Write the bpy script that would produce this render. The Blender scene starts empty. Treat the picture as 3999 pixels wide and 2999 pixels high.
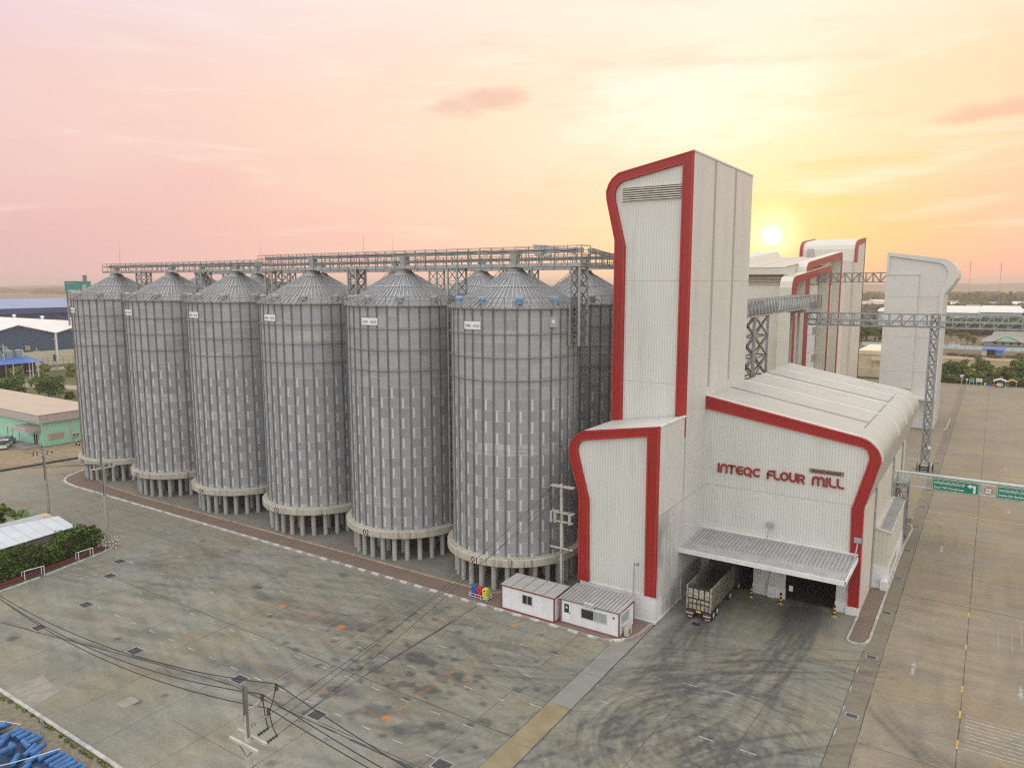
import bpy, bmesh, math, random
import numpy as np
from mathutils import Vector, Matrix
random.seed(11)
RNG = np.random.default_rng(5)
S = bpy.context.scene
COL = S.collection
PI = math.pi

# ---------------------------------------------------------------- helpers
def lin(r, g, b):
    f = lambda c: (c/255/12.92) if c/255 <= .04045 else ((c/255+.055)/1.055)**2.4
    return (f(r), f(g), f(b), 1.0)

class MB:
    """collects faces in world coordinates; build() links them as one mesh object"""
    def __init__(s): s.v = []; s.f = []; s.m = []; s.mi = 0
    def q(s, *p):
        n = len(s.v); s.v += [tuple(a) for a in p]; s.f.append(tuple(range(n, n+len(p)))); s.m.append(s.mi)
    def hexa(s, b, t):
        n = len(b)
        s.q(*b[::-1]); s.q(*t)
        for i in range(n):
            j = (i+1) % n; s.q(b[i], b[j], t[j], t[i])
    def box(s, x0, x1, y0, y1, z0, z1):
        s.hexa([(x0,y0,z0),(x1,y0,z0),(x1,y1,z0),(x0,y1,z0)], [(x0,y0,z1),(x1,y0,z1),(x1,y1,z1),(x0,y1,z1)])
    def bar(s, a, b, w, h=None, up=(0,0,1)):
        h = w if h is None else h
        a = Vector(a); b = Vector(b); d = b-a
        if d.length < 1e-6: return
        d.normalize(); u = Vector(up)
        if abs(d.dot(u)) > .98: u = Vector((1,0,0)) if abs(d.x) < .9 else Vector((0,1,0))
        r = d.cross(u).normalized()*w/2; u = r.cross(d).normalized()*h/2
        A = [a-r-u, a+r-u, a+r+u, a-r+u]; B = [b-r-u, b+r-u, b+r+u, b-r+u]
        s.hexa(A, B)
    def tube(s, pts, r, n=6, cap=True):
        pts = [Vector(p) for p in pts]; rings = []
        for i, p in enumerate(pts):
            d = (pts[min(i+1, len(pts)-1)]-pts[max(i-1, 0)]).normalized()
            u = Vector((0,0,1)) if abs(d.z) < .95 else Vector((1,0,0))
            a = d.cross(u).normalized(); b = a.cross(d)
            rr = r[i] if isinstance(r, (list, tuple)) else r
            rings.append([p+a*math.cos(2*PI*k/n)*rr+b*math.sin(2*PI*k/n)*rr for k in range(n)])
        for i in range(len(rings)-1):
            for k in range(n): s.q(rings[i][k], rings[i][(k+1) % n], rings[i+1][(k+1) % n], rings[i+1][k])
        if cap: s.q(*rings[0][::-1]); s.q(*rings[-1])
    def cyl(s, cx, cy, z0, z1, r0, r1=None, n=24, cap=True):
        r1 = r0 if r1 is None else r1
        a = [(cx+r0*math.cos(2*PI*k/n), cy+r0*math.sin(2*PI*k/n), z0) for k in range(n)]
        b = [(cx+r1*math.cos(2*PI*k/n), cy+r1*math.sin(2*PI*k/n), z1) for k in range(n)]
        for k in range(n): s.q(a[k], a[(k+1) % n], b[(k+1) % n], b[k])
        if cap: s.q(*a[::-1]); s.q(*b)
    def lathe(s, cx, cy, prof, n=24):
        for (r0, z0), (r1, z1) in zip(prof, prof[1:]): s.cyl(cx, cy, z0, z1, r0, r1, n, cap=False)
    def prism_y(s, poly, y0, y1):
        a = [(x, y0, z) for x, z in poly]; b = [(x, y1, z) for x, z in poly]; n = len(a)
        s.q(*a); s.q(*b[::-1])
        for i in range(n): s.q(a[i], a[(i+1) % n], b[(i+1) % n], b[i])
    def prism_x(s, poly, x0, x1):
        a = [(x0, y, z) for y, z in poly]; b = [(x1, y, z) for y, z in poly]; n = len(a)
        s.q(*a); s.q(*b[::-1])
        for i in range(n): s.q(a[i], a[(i+1) % n], b[(i+1) % n], b[i])
    def prism_z(s, poly, z0, z1):
        s.hexa([(x, y, z0) for x, y in poly], [(x, y, z1) for x, y in poly])
    def band_y(s, out, inn, y0, y1):
        P = lambda c, y: [(x, y, z) for x, z in c]
        o0, o1, i0, i1 = P(out, y0), P(out, y1), P(inn, y0), P(inn, y1)
        for k in range(len(out)-1):
            s.q(o0[k], o0[k+1], i0[k+1], i0[k]); s.q(o1[k], o1[k+1], i1[k+1], i1[k])
            s.q(o0[k], o0[k+1], o1[k+1], o1[k]); s.q(i0[k], i0[k+1], i1[k+1], i1[k])
        for k in (0, -1): s.q(o0[k], i0[k], i1[k], o1[k])
    def band_x(s, out, inn, x0, x1):
        P = lambda c, x: [(x, y, z) for y, z in c]
        o0, o1, i0, i1 = P(out, x0), P(out, x1), P(inn, x0), P(inn, x1)
        for k in range(len(out)-1):
            s.q(o0[k], o0[k+1], i0[k+1], i0[k]); s.q(o1[k], o1[k+1], i1[k+1], i1[k])
            s.q(o0[k], o0[k+1], o1[k+1], o1[k]); s.q(i0[k], i0[k+1], i1[k+1], i1[k])
        for k in (0, -1): s.q(o0[k], i0[k], i1[k], o1[k])
    def mesh(s, name, mats, base=(0,0,0), smooth=False):
        me = bpy.data.meshes.new(name)
        bx, by, bz = base
        me.from_pydata([(x-bx, y-by, z-bz) for x, y, z in s.v], [], s.f)
        for m in (mats if isinstance(mats, (list, tuple)) else [mats]): me.materials.append(m)
        me.polygons.foreach_set('material_index', s.m)
        bm = bmesh.new(); bm.from_mesh(me)
        bmesh.ops.remove_doubles(bm, verts=bm.verts, dist=1e-4)
        bmesh.ops.recalc_face_normals(bm, faces=bm.faces)
        bm.to_mesh(me); bm.free()
        if smooth:
            me.polygons.foreach_set('use_smooth', [True]*len(me.polygons))
            me.set_sharp_from_angle(angle=math.radians(40))
        return me
    def build(s, name, mats, parent=None, label=None, cat=None, group=None, kind=None, smooth=False):
        base = root_base(parent) if parent else (0,0,0)
        o = bpy.data.objects.new(name, s.mesh(name, mats, base, smooth))
        COL.objects.link(o)
        if parent: o.parent = parent
        tag(o, label, cat, group, kind)
        return o

def tag(o, label=None, cat=None, group=None, kind=None):
    for k, v in (('label', label), ('category', cat), ('group', group), ('kind', kind)):
        if v: o[k] = v
    return o
def root_base(o):
    while o.parent: o = o.parent
    return tuple(o.location)
def thing(name, label, cat, loc=(0,0,0), group=None):
    o = bpy.data.objects.new(name, None); COL.objects.link(o); o.location = loc
    o.empty_display_size = .3
    return tag(o, label, cat, group)
KIDS = {}
def copy_tree(o, parent=None):
    kids = [c for c in o.children]
    c = o.copy(); COL.objects.link(c)
    if parent: c.parent = parent
    for k in kids: copy_tree(k, c)
    return c
def struct(name, mb, m): return mb.build(name, m, kind='structure')

def text_mb(body, size, thick, xf, mb, offset=0.0, align='LEFT'):
    """adds font outlines (local x right, y up) to mb through the matrix xf"""
    cu = bpy.data.curves.new('txt', 'FONT'); cu.body = body; cu.size = size
    cu.align_x = align; cu.extrude = thick/2; cu.offset = offset; cu.resolution_u = 3
    ob = bpy.data.objects.new('txt', cu); COL.objects.link(ob)
    dg = bpy.context.evaluated_depsgraph_get()
    me = bpy.data.meshes.new_from_object(ob.evaluated_get(dg))
    n = len(mb.v)
    mb.v += [tuple(xf @ v.co) for v in me.vertices]
    for p in me.polygons:
        mb.f.append(tuple(n+i for i in p.vertices)); mb.m.append(mb.mi)
    w = max((v.co.x for v in me.vertices), default=0)-min((v.co.x for v in me.vertices), default=0)
    bpy.data.objects.remove(ob); bpy.data.curves.remove(cu); bpy.data.meshes.remove(me)
    return w
def face_y(x, y, z): # text plane facing -y
    return Matrix(((1,0,0,x),(0,0,-1,y),(0,1,0,z),(0,0,0,1)))
def face_x(x, y, z): # text plane facing +x
    return Matrix(((0,0,1,x),(1,0,0,y),(0,1,0,z),(0,0,0,1)))

# ---------------------------------------------------------------- materials
class N:
    def __init__(s, nt): s.nt = nt
    def add(s, t, **kw):
        n = s.nt.nodes.new(t)
        for k, v in kw.items(): setattr(n, k, v)
        return n
    def link(s, a, b): s.nt.links.new(a, b)
    def setv(s, sock, v):
        if isinstance(v, bpy.types.NodeSocket): s.link(v, sock)
        elif v is not None: sock.default_value = v
    def math(s, op, a, b=None, c=None, clamp=False):
        n = s.add('ShaderNodeMath', operation=op); n.use_clamp = clamp
        s.setv(n.inputs[0], a)
        if b is not None: s.setv(n.inputs[1], b)
        if c is not None: s.setv(n.inputs[2], c)
        return n.outputs[0]
    def noise(s, vec, scale, detail=3, rough=.55, dist=0):
        n = s.add('ShaderNodeTexNoise'); s.setv(n.inputs['Vector'], vec)
        n.inputs['Scale'].default_value = scale; n.inputs['Detail'].default_value = detail
        n.inputs['Roughness'].default_value = rough; n.inputs['Distortion'].default_value = dist
        return n.outputs['Fac']
    def mapping(s, vec, scale):
        n = s.add('ShaderNodeMapping'); s.link(vec, n.inputs['Vector']); n.inputs['Scale'].default_value = scale
        return n.outputs[0]
    def add_rot(s, vec, a):
        n = s.add('ShaderNodeVectorRotate', rotation_type='Z_AXIS'); s.link(vec, n.inputs['Vector']); n.inputs['Angle'].default_value = a
        return n.outputs[0]
    def mix(s, f, a, b, mode='MIX'):
        n = s.add('ShaderNodeMix', data_type='RGBA', blend_type=mode)
        s.setv(n.inputs[0], f); s.setv(n.inputs[6], a); s.setv(n.inputs[7], b)
        return n.outputs[2]
    def rng(s, v, a, b, c=0., d=1., smooth=False):
        n = s.add('ShaderNodeMapRange'); s.setv(n.inputs['Value'], v)
        if smooth: n.interpolation_type = 'SMOOTHSTEP'
        for k, x in zip(('From Min','From Max','To Min','To Max'), (a,b,c,d)): n.inputs[k].default_value = x
        return n.outputs[0]
    def sep(s, v):
        n = s.add('ShaderNodeSeparateXYZ'); s.link(v, n.inputs[0]); return n.outputs
    def pos(s): return s.add('ShaderNodeNewGeometry').outputs['Position']
    def obj(s): return s.add('ShaderNodeTexCoord').outputs['Object']

def newmat(name):
    m = bpy.data.materials.new(name); m.use_nodes = True
    nt = m.node_tree; nt.nodes.clear(); n = N(nt)
    b = n.add('ShaderNodeBsdfPrincipled'); o = n.add('ShaderNodeOutputMaterial')
    n.link(b.outputs[0], o.inputs[0])
    return m, n, b
def c4(c): return tuple(c)+(1,) if len(c) == 3 else tuple(c)

def mat(name, col, rough=.6, metal=0., var=.15, vs=1.2, stretch=(1,1,1), dirt=None, dirt_amt=.5, spec=None, bump=0, bscale=12, rib=None, rib_amt=.3):
    """plain procedural surface: colour with noise, optional dirt streaks, optional ribs along an axis ('xy','x','y','z')"""
    m, n, b = newmat(name)
    p = n.pos(); pm = n.mapping(p, stretch)
    f = n.noise(pm, vs, 4)
    c = n.mix(1.0, c4(col), n.mix(n.rng(f, .3, .7), (1-var,)*3+(1,), (1+var*.6,)*3+(1,)), 'MULTIPLY')
    if dirt:
        d = n.noise(n.mapping(p, (1.3,1.3,.12)), .9, 5, .6)
        d2 = n.noise(p, .25, 2)
        fac = n.math('MULTIPLY', n.rng(d, .48, .75), n.rng(d2, .4, .65))
        c = n.mix(n.math('MULTIPLY', fac, dirt_amt), c, c4(dirt))
    if rib:
        ax, pitch = rib
        x, y, z = n.sep(p)
        v = {'x': x, 'y': y, 'z': z, 'xy': n.math('ADD', x, y)}[ax]
        w = n.math('PINGPONG', v, pitch/2)
        edge = n.rng(w, 0, pitch*.16, 1, 0)
        c = n.mix(n.math('MULTIPLY', edge, rib_amt), c, (col[0]*.45, col[1]*.45, col[2]*.47, 1))  # shade in the rib grooves is painted into the colour, besides the bump
        bp = n.add('ShaderNodeBump'); bp.inputs['Strength'].default_value = .5; bp.inputs['Distance'].default_value = .03
        n.link(n.rng(w, 0, pitch*.25), bp.inputs['Height']); n.link(bp.outputs[0], b.inputs['Normal'])
    elif bump:
        bp = n.add('ShaderNodeBump'); bp.inputs['Strength'].default_value = bump; bp.inputs['Distance'].default_value = .05
        n.link(n.noise(p, bscale, 4), bp.inputs['Height']); n.link(bp.outputs[0], b.inputs['Normal'])
    n.link(c, b.inputs['Base Color'])
    b.inputs['Roughness'].default_value = rough; b.inputs['Metallic'].default_value = metal
    if spec is not None: b.inputs['Specular IOR Level'].default_value = spec
    return m

WHITE = mat('ribbed_white_sheet', (.675,.672,.61), .45, var=.06, vs=.3, stretch=(1,1,.25), rib=('xy', .30), rib_amt=.40, dirt=(.40,.38,.34), dirt_amt=.4)
SOOT_OLD = mat('stained_white_sheet', (.70,.695,.67), .5, var=.06, vs=.3, rib=('xy', .30), rib_amt=.55, dirt=(.20,.195,.195), dirt_amt=1.0, stretch=(1,1,.2))
CREAM = mat('cream_ribbed_sheet', (.68,.65,.55), .45, var=.06, vs=.2, rib=('xy', .42), rib_amt=.4)
PLAIN_WHITE = mat('white_plaster', (.76,.76,.74), .6, var=.07, vs=.8, dirt=(.4,.38,.34), dirt_amt=.5)
ROOFW_Y = mat('hall_roof_sheet', (.50,.49,.435), .4, var=.08, vs=.25, rib=('y', .30), rib_amt=.3)
ROOFW_X = mat('pale_roof_sheet', (.66,.64,.60), .4, var=.08, vs=.25, rib=('x', .36), rib_amt=.3)
ROOFSTRIP = mat('skylight_strip', (.30,.28,.25), .5, var=.2, vs=.8, stretch=(.3,1,1))
TANSTRIP = mat('tan_translucent_strip', (.42,.38,.31), .5, var=.08)
RED = mat('red_trim_sheet', (.345,.016,.013), .42, var=.14, vs=.35, stretch=(1,1,.3), rib=('xy', .36), rib_amt=.18)
REDLIP = mat('red_trim_lip', (.46,.03,.03), .33, var=.1)
GALV = mat('galvanised_steel', (.40,.41,.41), .5, .35, var=.2, vs=1.)
GALVD = mat('weathered_steel', (.23,.22,.20), .6, .25, var=.25, vs=1.5)
STEELB = mat('grey_blue_steel', (.33,.36,.38), .5, .3, var=.2)
CONC = mat('pale_concrete', (.45,.43,.38), .85, var=.2, vs=1.2, dirt=(.07,.065,.06), dirt_amt=.9, bump=.15)
CONCD = mat('grey_concrete', (.33,.32,.29), .85, var=.25, vs=.7, bump=.2)
def soot_wall():
    m, n, b = newmat('soot_stained_sheet'); p = n.pos(); x, y, z = n.sep(p)
    v = n.math('PINGPONG', n.math('ADD', x, y), .15); rib = n.rng(v, 0, .05, .35, 0)
    c = n.mix(rib, (.66,.655,.61,1), (.32,.31,.30,1))  # groove shade between the ribs painted into the sheet colour
    st = n.noise(n.mapping(p, (2.2,2.2,.10)), 1.2, 5, .6); bl = n.noise(n.mapping(p, (.6,.6,.35)), .8, 3)
    my = n.rng(y, 74.5, 66.5); mz = n.math('MULTIPLY', n.rng(z, 2.8, 6., .45, 1.), n.rng(z, 13., 9.5))
    k = n.math('MULTIPLY', n.math('MULTIPLY', my, mz), n.math('ADD', n.rng(st, .35, .65, 0, .8), n.rng(bl, .4, .65, 0, .5)), clamp=True)
    c = n.mix(n.math('MULTIPLY', k, .8), c, (.17,.165,.165,1)); n.link(c, b.inputs['Base Color']); b.inputs['Roughness'].default_value = .5
    return m
WHITE_STAINED = soot_wall()
def ring_concrete():
    m, n, b = newmat('ring_concrete'); p = n.pos(); o = n.obj(); x, y, z = n.sep(o)
    c = n.mix(n.rng(n.noise(p, .9, 4), .3, .7), (.52,.48,.39,1), (.42,.40,.34,1))
    dr = n.noise(n.mapping(p, (1.,1.,.06)), 3.2, 4, .7); ar = n.noise(p, .22, 2)
    k = n.math('MULTIPLY', n.rng(dr, .50, .66), n.rng(ar, .38, .6)); c = n.mix(n.math('MULTIPLY', k, .85), c, (.07,.062,.055,1))
    n.link(c, b.inputs['Base Color']); b.inputs['Roughness'].default_value = .85
    return m
RINGC = ring_concrete()
COLM = mat('column_concrete', (.42,.43,.40), .85, var=.2, vs=.9, stretch=(1,1,.4))
DARK = mat('dark_interior', (.03,.028,.026), .8, var=.3)  # near-black colour carries the shade inside openings
BLACK = mat('black_rubber', (.018,.018,.018), .7, var=.3)
WIRE = mat('black_cable', (.02,.02,.022), .6)
GLASSD = mat('dark_glass', (.03,.035,.035), .08, var=.3, spec=.6)
GLASSG = mat('grey_blind_glass', (.36,.39,.37), .25, var=.2)
ALU = mat('aluminium_frame', (.62,.64,.62), .4, .3, var=.05)
CABW = mat('cabin_white_panel', (.78,.79,.80), .4, var=.06, vs=1.5, dirt=(.35,.34,.32), dirt_amt=.6)
CABTRIM = mat('rust_red_trim', (.26,.05,.03), .55, var=.25, vs=3)
CABTRIM2 = mat('faded_maroon_trim', (.24,.12,.11), .55, var=.25, vs=3)
CABROOF = mat('grey_cabin_roof', (.44,.43,.40), .6, var=.12, vs=.6)
RIBROOF = mat('ribbed_zinc_roof', (.48,.475,.46), .45, .2, var=.15, vs=.8)
RIBDARK = mat('roof_groove', (.22,.215,.21), .6, var=.2)
YEL = mat('yellow_paint', (.72,.42,.03), .5)
YELB = mat('yellow_bin', (.70,.62,.08), .45)
BLUEB = mat('blue_bin', (.02,.11,.42), .45)
REDB = mat('red_bin', (.55,.03,.05), .45)
WOODPOLE = mat('concrete_pole', (.52,.50,.43), .8, var=.15, vs=1.5)
POLEG = mat('grey_pole', (.36,.35,.32), .8, var=.15, vs=1.5)
PORC = mat('brown_insulator', (.05,.04,.035), .25)
DRUM = mat('blue_plastic_drum', (.045,.16,.38), .45, var=.4, vs=2.)
TARP = mat('dark_blue_tarp', (.015,.05,.11), .6, var=.5, vs=2.)
BRICK = None
GREENS = mat('green_sign', (.005,.22,.13), .4, var=.05)
SIGNW = mat('sign_white', (.80,.82,.80), .4, var=.03)
MINT = mat('mint_wall', (.36,.66,.50), .7, var=.06, vs=.4)
TANROOF = mat('tan_roof', (.50,.40,.30), .6, var=.08, vs=.4)
FASCIA = mat('grey_pink_fascia', (.50,.44,.41), .6, var=.06, rib=('xy', .5), rib_amt=.2)
NAVY = mat('navy_wall', (.05,.10,.17), .6, var=.12, vs=.15, rib=('y', .9), rib_amt=.25)
NAVYROOF = mat('blue_roof', (.24,.30,.47), .5, var=.08, vs=.05)
NAVYD = mat('blue_shade_wall', (.03,.07,.22), .6, var=.1)
WHROOF = mat('white_roof', (.78,.74,.68), .5, var=.06, vs=.08)
CREAMW = mat('cream_wall', (.62,.56,.43), .7, var=.1, vs=.4)
BLUEROOF2 = mat('blue_shed_roof', (.05,.13,.42), .5, var=.1, vs=.6)
TANKM = mat('grey_green_tank', (.24,.32,.30), .5, var=.15)
PALEBLUE = mat('pale_blue_wall', (.50,.62,.64), .6, var=.06, vs=.05)
TEAL = mat('teal_billboard', (.05,.26,.24), .5, var=.2, vs=.3)
SILHOUETTE = mat('olive_bark', (.10,.08,.05), .9)
LEAFB = None
def leafmat(name, a, bcol):
    m, n, b = newmat(name)
    r = n.add('ShaderNodeNewGeometry').outputs['Random Per Island']
    f = n.noise(n.pos(), .45, 3)
    k = n.math('ADD', n.math('MULTIPLY', r, .55), n.math('MULTIPLY', n.rng(f, .3, .7), .5), clamp=True)
    n.link(n.mix(k, c4(a), c4(bcol)), b.inputs['Base Color'])
    b.inputs['Roughness'].default_value = .6; b.inputs['Specular IOR Level'].default_value = .25
    return m
LEAF = leafmat('leaf_olive', (.05,.08,.016), (.28,.30,.06))
LEAFD = leafmat('leaf_deep_green', (.022,.050,.012), (.14,.21,.036))
LEAFY = leafmat('leaf_yellow_green', (.05,.06,.012), (.22,.20,.05))
LEAFF = leafmat('leaf_far', (.05,.065,.02), (.15,.155,.06))

def silo_mat(name, top, low):
    m, n, b = newmat(name)
    p = n.obj(); x, y, z = n.sep(p)
    ang = n.math('DEGREES', n.math('ARCTAN2', y, x))
    u = n.math('DIVIDE', n.math('ADD', ang, 365.4), 10.)
    v = n.math('DIVIDE', n.math('SUBTRACT', z, 4.43), 1.225)
    ui, vi = n.math('FLOOR', u), n.math('FLOOR', v)
    uf, vf = n.math('FRACT', u), n.math('FRACT', v)
    info = n.add('ShaderNodeObjectInfo')
    cv = n.add('ShaderNodeCombineXYZ'); n.link(ui, cv.inputs[0]); n.link(vi, cv.inputs[1]); n.link(n.math('MULTIPLY', info.outputs['Random'], 91.), cv.inputs[2])
    wn = n.add('ShaderNodeTexWhiteNoise'); n.link(cv.outputs[0], wn.inputs['Vector'])
    rv = n.add('ShaderNodeCombineXYZ'); n.link(vi, rv.inputs[0]); n.link(n.math('MULTIPLY', info.outputs['Random'], 37.), rv.inputs[1])
    rn = n.add('ShaderNodeTexWhiteNoise'); n.link(rv.outputs[0], rn.inputs['Vector'])
    up = n.math('GREATER_THAN', v, 14.)
    c = n.mix(up, c4(low), c4(top))
    k = n.math('ADD', .86, n.math('MULTIPLY', wn.outputs['Value'], .2))
    kk = n.add('ShaderNodeCombineXYZ'); [n.link(k, kk.inputs[i]) for i in range(3)]
    c = n.mix(1., c, kk.outputs[0], 'MULTIPLY')
    # a few rows bleached by flour dust
    row = n.rng(rn.outputs['Value'], .88, .93)
    st = n.noise(n.mapping(p, (.5,.5,6.)), 1.3, 4, .6)
    ofs = n.noise(n.mapping(p, (.16,.16,.2)), 1., 2)
    pale = n.math('MULTIPLY', n.math('MULTIPLY', row, n.rng(st, .42, .62)), n.rng(ofs, .42, .58))
    c = n.mix(n.math('MULTIPLY', pale, .75), c, (.62,.61,.58,1))
    gr = n.noise(n.mapping(p, (1.,1.,.25)), .8, 5, .6)
    c = n.mix(n.math('MULTIPLY', n.rng(gr, .5, .8), .35), c, (.62,.62,.60,1))
    # bright lap strip every second bay, alternating by row, in the heavy lower rows
    par = n.math('MODULO', n.math('ADD', ui, vi), 2.)
    strip = n.math('MULTIPLY', n.math('GREATER_THAN', uf, .21), n.math('LESS_THAN', uf, .38))
    vert = n.math('MULTIPLY', strip, n.math('MULTIPLY', n.math('SUBTRACT', 1., up), par))
    thin = n.math('MULTIPLY', n.math('MULTIPLY', n.math('GREATER_THAN', uf, .22), n.math('LESS_THAN', uf, .26)), n.math('MULTIPLY', up, par))
    dash = n.math('GREATER_THAN', n.math('FRACT', n.math('MULTIPLY', u, 7.)), .5)
    hl = n.math('MULTIPLY', n.math('LESS_THAN', vf, .05), dash)
    li = n.math('MAXIMUM', n.math('MULTIPLY', vert, .8), n.math('MAXIMUM', n.math('MULTIPLY', hl, .6), n.math('MULTIPLY', thin, .35)))
    c = n.mix(li, c, (.76,.79,.80,1))
    # rolled corrugation: trough shade painted into the colour, plus bump
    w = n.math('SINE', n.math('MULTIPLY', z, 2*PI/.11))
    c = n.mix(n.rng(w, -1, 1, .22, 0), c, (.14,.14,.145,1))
    bp = n.add('ShaderNodeBump'); bp.inputs['Strength'].default_value = .35; bp.inputs['Distance'].default_value = .02
    n.link(w, bp.inputs['Height']); n.link(bp.outputs[0], b.inputs['Normal'])
    n.link(c, b.inputs['Base Color']); b.inputs['Roughness'].default_value = .55; b.inputs['Metallic'].default_value = .25
    return m
SILO = silo_mat('corrugated_silo_sheet', (.43,.433,.43), (.37,.373,.385))
STIFF = mat('silo_stiffener', (.22,.21,.20), .6, .2, var=.25, vs=.8)
ROOFS = mat('silo_roof_sheet', (.29,.287,.28), .5, .25, var=.2, vs=.8, dirt=(.2,.19,.18), dirt_amt=.6)
ROOFRIB = mat('silo_roof_rib', (.43,.43,.43), .45, .2, var=.25, vs=2.)
VENTG = mat('grey_vent', (.42,.43,.42), .5, var=.1)
VENTB = mat('blue_vent', (.22,.42,.62), .5, var=.1)
NUMR = mat('number_maroon', (.12,.015,.015), .6)
LETR = mat('letter_red', (.30,.025,.02), .45, var=.25, vs=1.)
TEXTG = mat('faded_grey_print', (.30,.31,.31), .6)
TEXTB = mat('dark_print', (.04,.04,.045), .6)
BROWNP = mat('brown_plate', (.24,.19,.13), .6)
# ---------------------------------------------------------------- silos
SX = [-46.25-16.72*k for k in range(6)]
SY, SYR, SR = 71.2, 88.0, 7.35
def polar(r, deg, z, c=(0,0)): a = math.radians(deg); return (c[0]+r*math.cos(a), c[1]+r*math.sin(a), z)

def vent_mesh(m):
    g = MB(); g.lathe(0, 0, [(.36,0),(.36,.42),(.50,.42),(.50,.62),(.30,.74),(0.001,.76)], 14)
    return g.mesh('roof_vent', [m], smooth=True)
VG, VB = vent_mesh(VENTG), vent_mesh(VENTB)
def column_mesh():
    g = MB(); g.cyl(0, 0, 0, 3.15, .30, n=14); return g.mesh('column', [COLM], smooth=True)
COLMESH = column_mesh()

def silo_body():
    root = thing('grain_silo', 'x', 'silo', (0,0,0), 'corrugated grain silos in two rows')
    w = MB(); w.cyl(0, 0, 4.05, 31.35, SR, n=108, cap=False)
    w.mi = 1
    for k in range(36):
        a = -5.4+10*k; A = math.radians(a); r = (math.cos(A), math.sin(A)); t = (-r[1], r[0])
        for off in (-.055, .055):
            R0, R1, hw = SR-.02, SR+.085, .035
            P = lambda R, s, z: (r[0]*R+t[0]*(off+s*hw), r[1]*R+t[1]*(off+s*hw), z)
            w.hexa([P(R0,-1,4.1),P(R1,-1,4.1),P(R1,1,4.1),P(R0,1,4.1)], [P(R0,-1,31.2),P(R1,-1,31.2),P(R1,1,31.2),P(R0,1,31.2)])
    w.build('wall', [SILO, STIFF], root)
    for z in (28.6, 26.09, 23.62):
        g = MB(); g.tube([polar(SR+.22, 5*k, z) for k in range(73)], .055, 6, cap=False)
        for k in range(0, 36, 2): g.bar(polar(SR+.05, -5.4+10*k, z), polar(SR+.26, -5.4+10*k, z), .05)
        g.build('wind_ring', [STIFF], root)
    # cone roof: flat panels with raised ribs, eave lip
    g = MB()
    prof = [(7.62,31.22),(7.62,31.33),(1.45,34.97),(1.45,35.05),(1.05,35.42),(1.05,35.62),(.001,35.70)]
    g.lathe(0, 0, prof, 72)
    g.mi = 1
    for k in range(72):
        a = 5*k
        lo, hi = polar(7.66, a, 31.36), polar(1.5 if k % 2 == 0 else 3.9, a, 34.99 if k % 2 == 0 else 33.57)
        g.bar(lo, hi, .095, .15)
    g.tube([polar(3.9, 5*k, 33.62) for k in range(73)], .07, 4, cap=False)
    g.tube([polar(1.48, 10*k, 35.0) for k in range(37)], .09, 4, cap=False)
    roof = g.build('roof', [ROOFS, ROOFRIB], root)
    for k in range(10):
        o = bpy.data.objects.new('roof_vent', VG); COL.objects.link(o); o.parent = roof
        o.location = polar(6.75, -17.3+36*k, 31.75)
    g = MB()
    for k in range(36):
        a = -5.4+10*k; b_ = a+10
        g.bar(polar(7.72, a, 30.6), polar(7.72, a, 32.42), .05)
        for z in (32.42, 31.9): g.bar(polar(7.72, a, z), polar(7.72, b_, z), .045)
    g.build('guard_rail', [GALVD], root)
    g = MB()
    # stair rail running up one slope
    A, B = polar(7.3, 165, 31.5), polar(1.7, 165, 34.9)
    for side in (-.35, .35):
        a = Vector(A)+Vector((0, side, 0)); b = Vector(B)+Vector((0, side, 0))
        for up in (.45, .9): g.bar(a+Vector((0,0,up)), b+Vector((0,0,up)), .04)
        for i in range(9): p = a.lerp(b, i/8); g.bar(p, p+Vector((0,0,.9)), .04)
    for i in range(22): p = Vector(A).lerp(Vector(B), i/21); g.bar(p+Vector((0,-.35,.1)), p+Vector((0,.35,.1)), .18, .03)
    g.build('roof_stair', [GALVD], root)
    g = MB()
    g.lathe(0, 0, [(7.0,3.12),(8.05,3.12),(8.12,3.2),(8.12,3.95),(8.02,4.05),(7.34,4.12)], 96)
    g.cyl(0, 0, 3.1, 3.14, 7.2, n=48)
    g.build('ring_beam', [RINGC], root)
    for k in range(28):
        o = bpy.data.objects.new('column', COLMESH); COL.objects.link(o); o.parent = root
        o.location = polar(6.95, -90.+360/28*k, 0)
    for k in range(12):
        o = bpy.data.objects.new('column', COLMESH); COL.objects.link(o); o.parent = root
        o.location = polar(4.1, 360/12*k, 0)
    g = MB(); g.lathe(0, 0, [(3.6,3.1),(.6,1.2),(.5,.9)], 24)
    g.build('hopper', [GALVD], root)
    return root
PROTO = silo_body()
ANG = [-95.6, -83.5, -93.2, -93.3, -96., -100.]
NUMANG = [-90.6, -89.6, -88.7, -89.3, -90.9, -92.5]
DESC = ['with blue roof vents, beside the white tower, numbered 01', 'with grey roof vents, numbered 02 on its concrete ring', 'with a bleached band of panels low down, numbered 03',
        'between silos 03 and 05 in the front row, numbered 04', 'second from the far end of the front row, numbered 05', 'at the far left end of the front row, numbered 06']
NUMS = ['01', '02', '03', '04', '05', '06']
silos = []
for row in range(2):
    for k in range(6):
        o = PROTO if (row == 0 and k == 0) else copy_tree(PROTO)
        silos.append(o)
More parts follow.
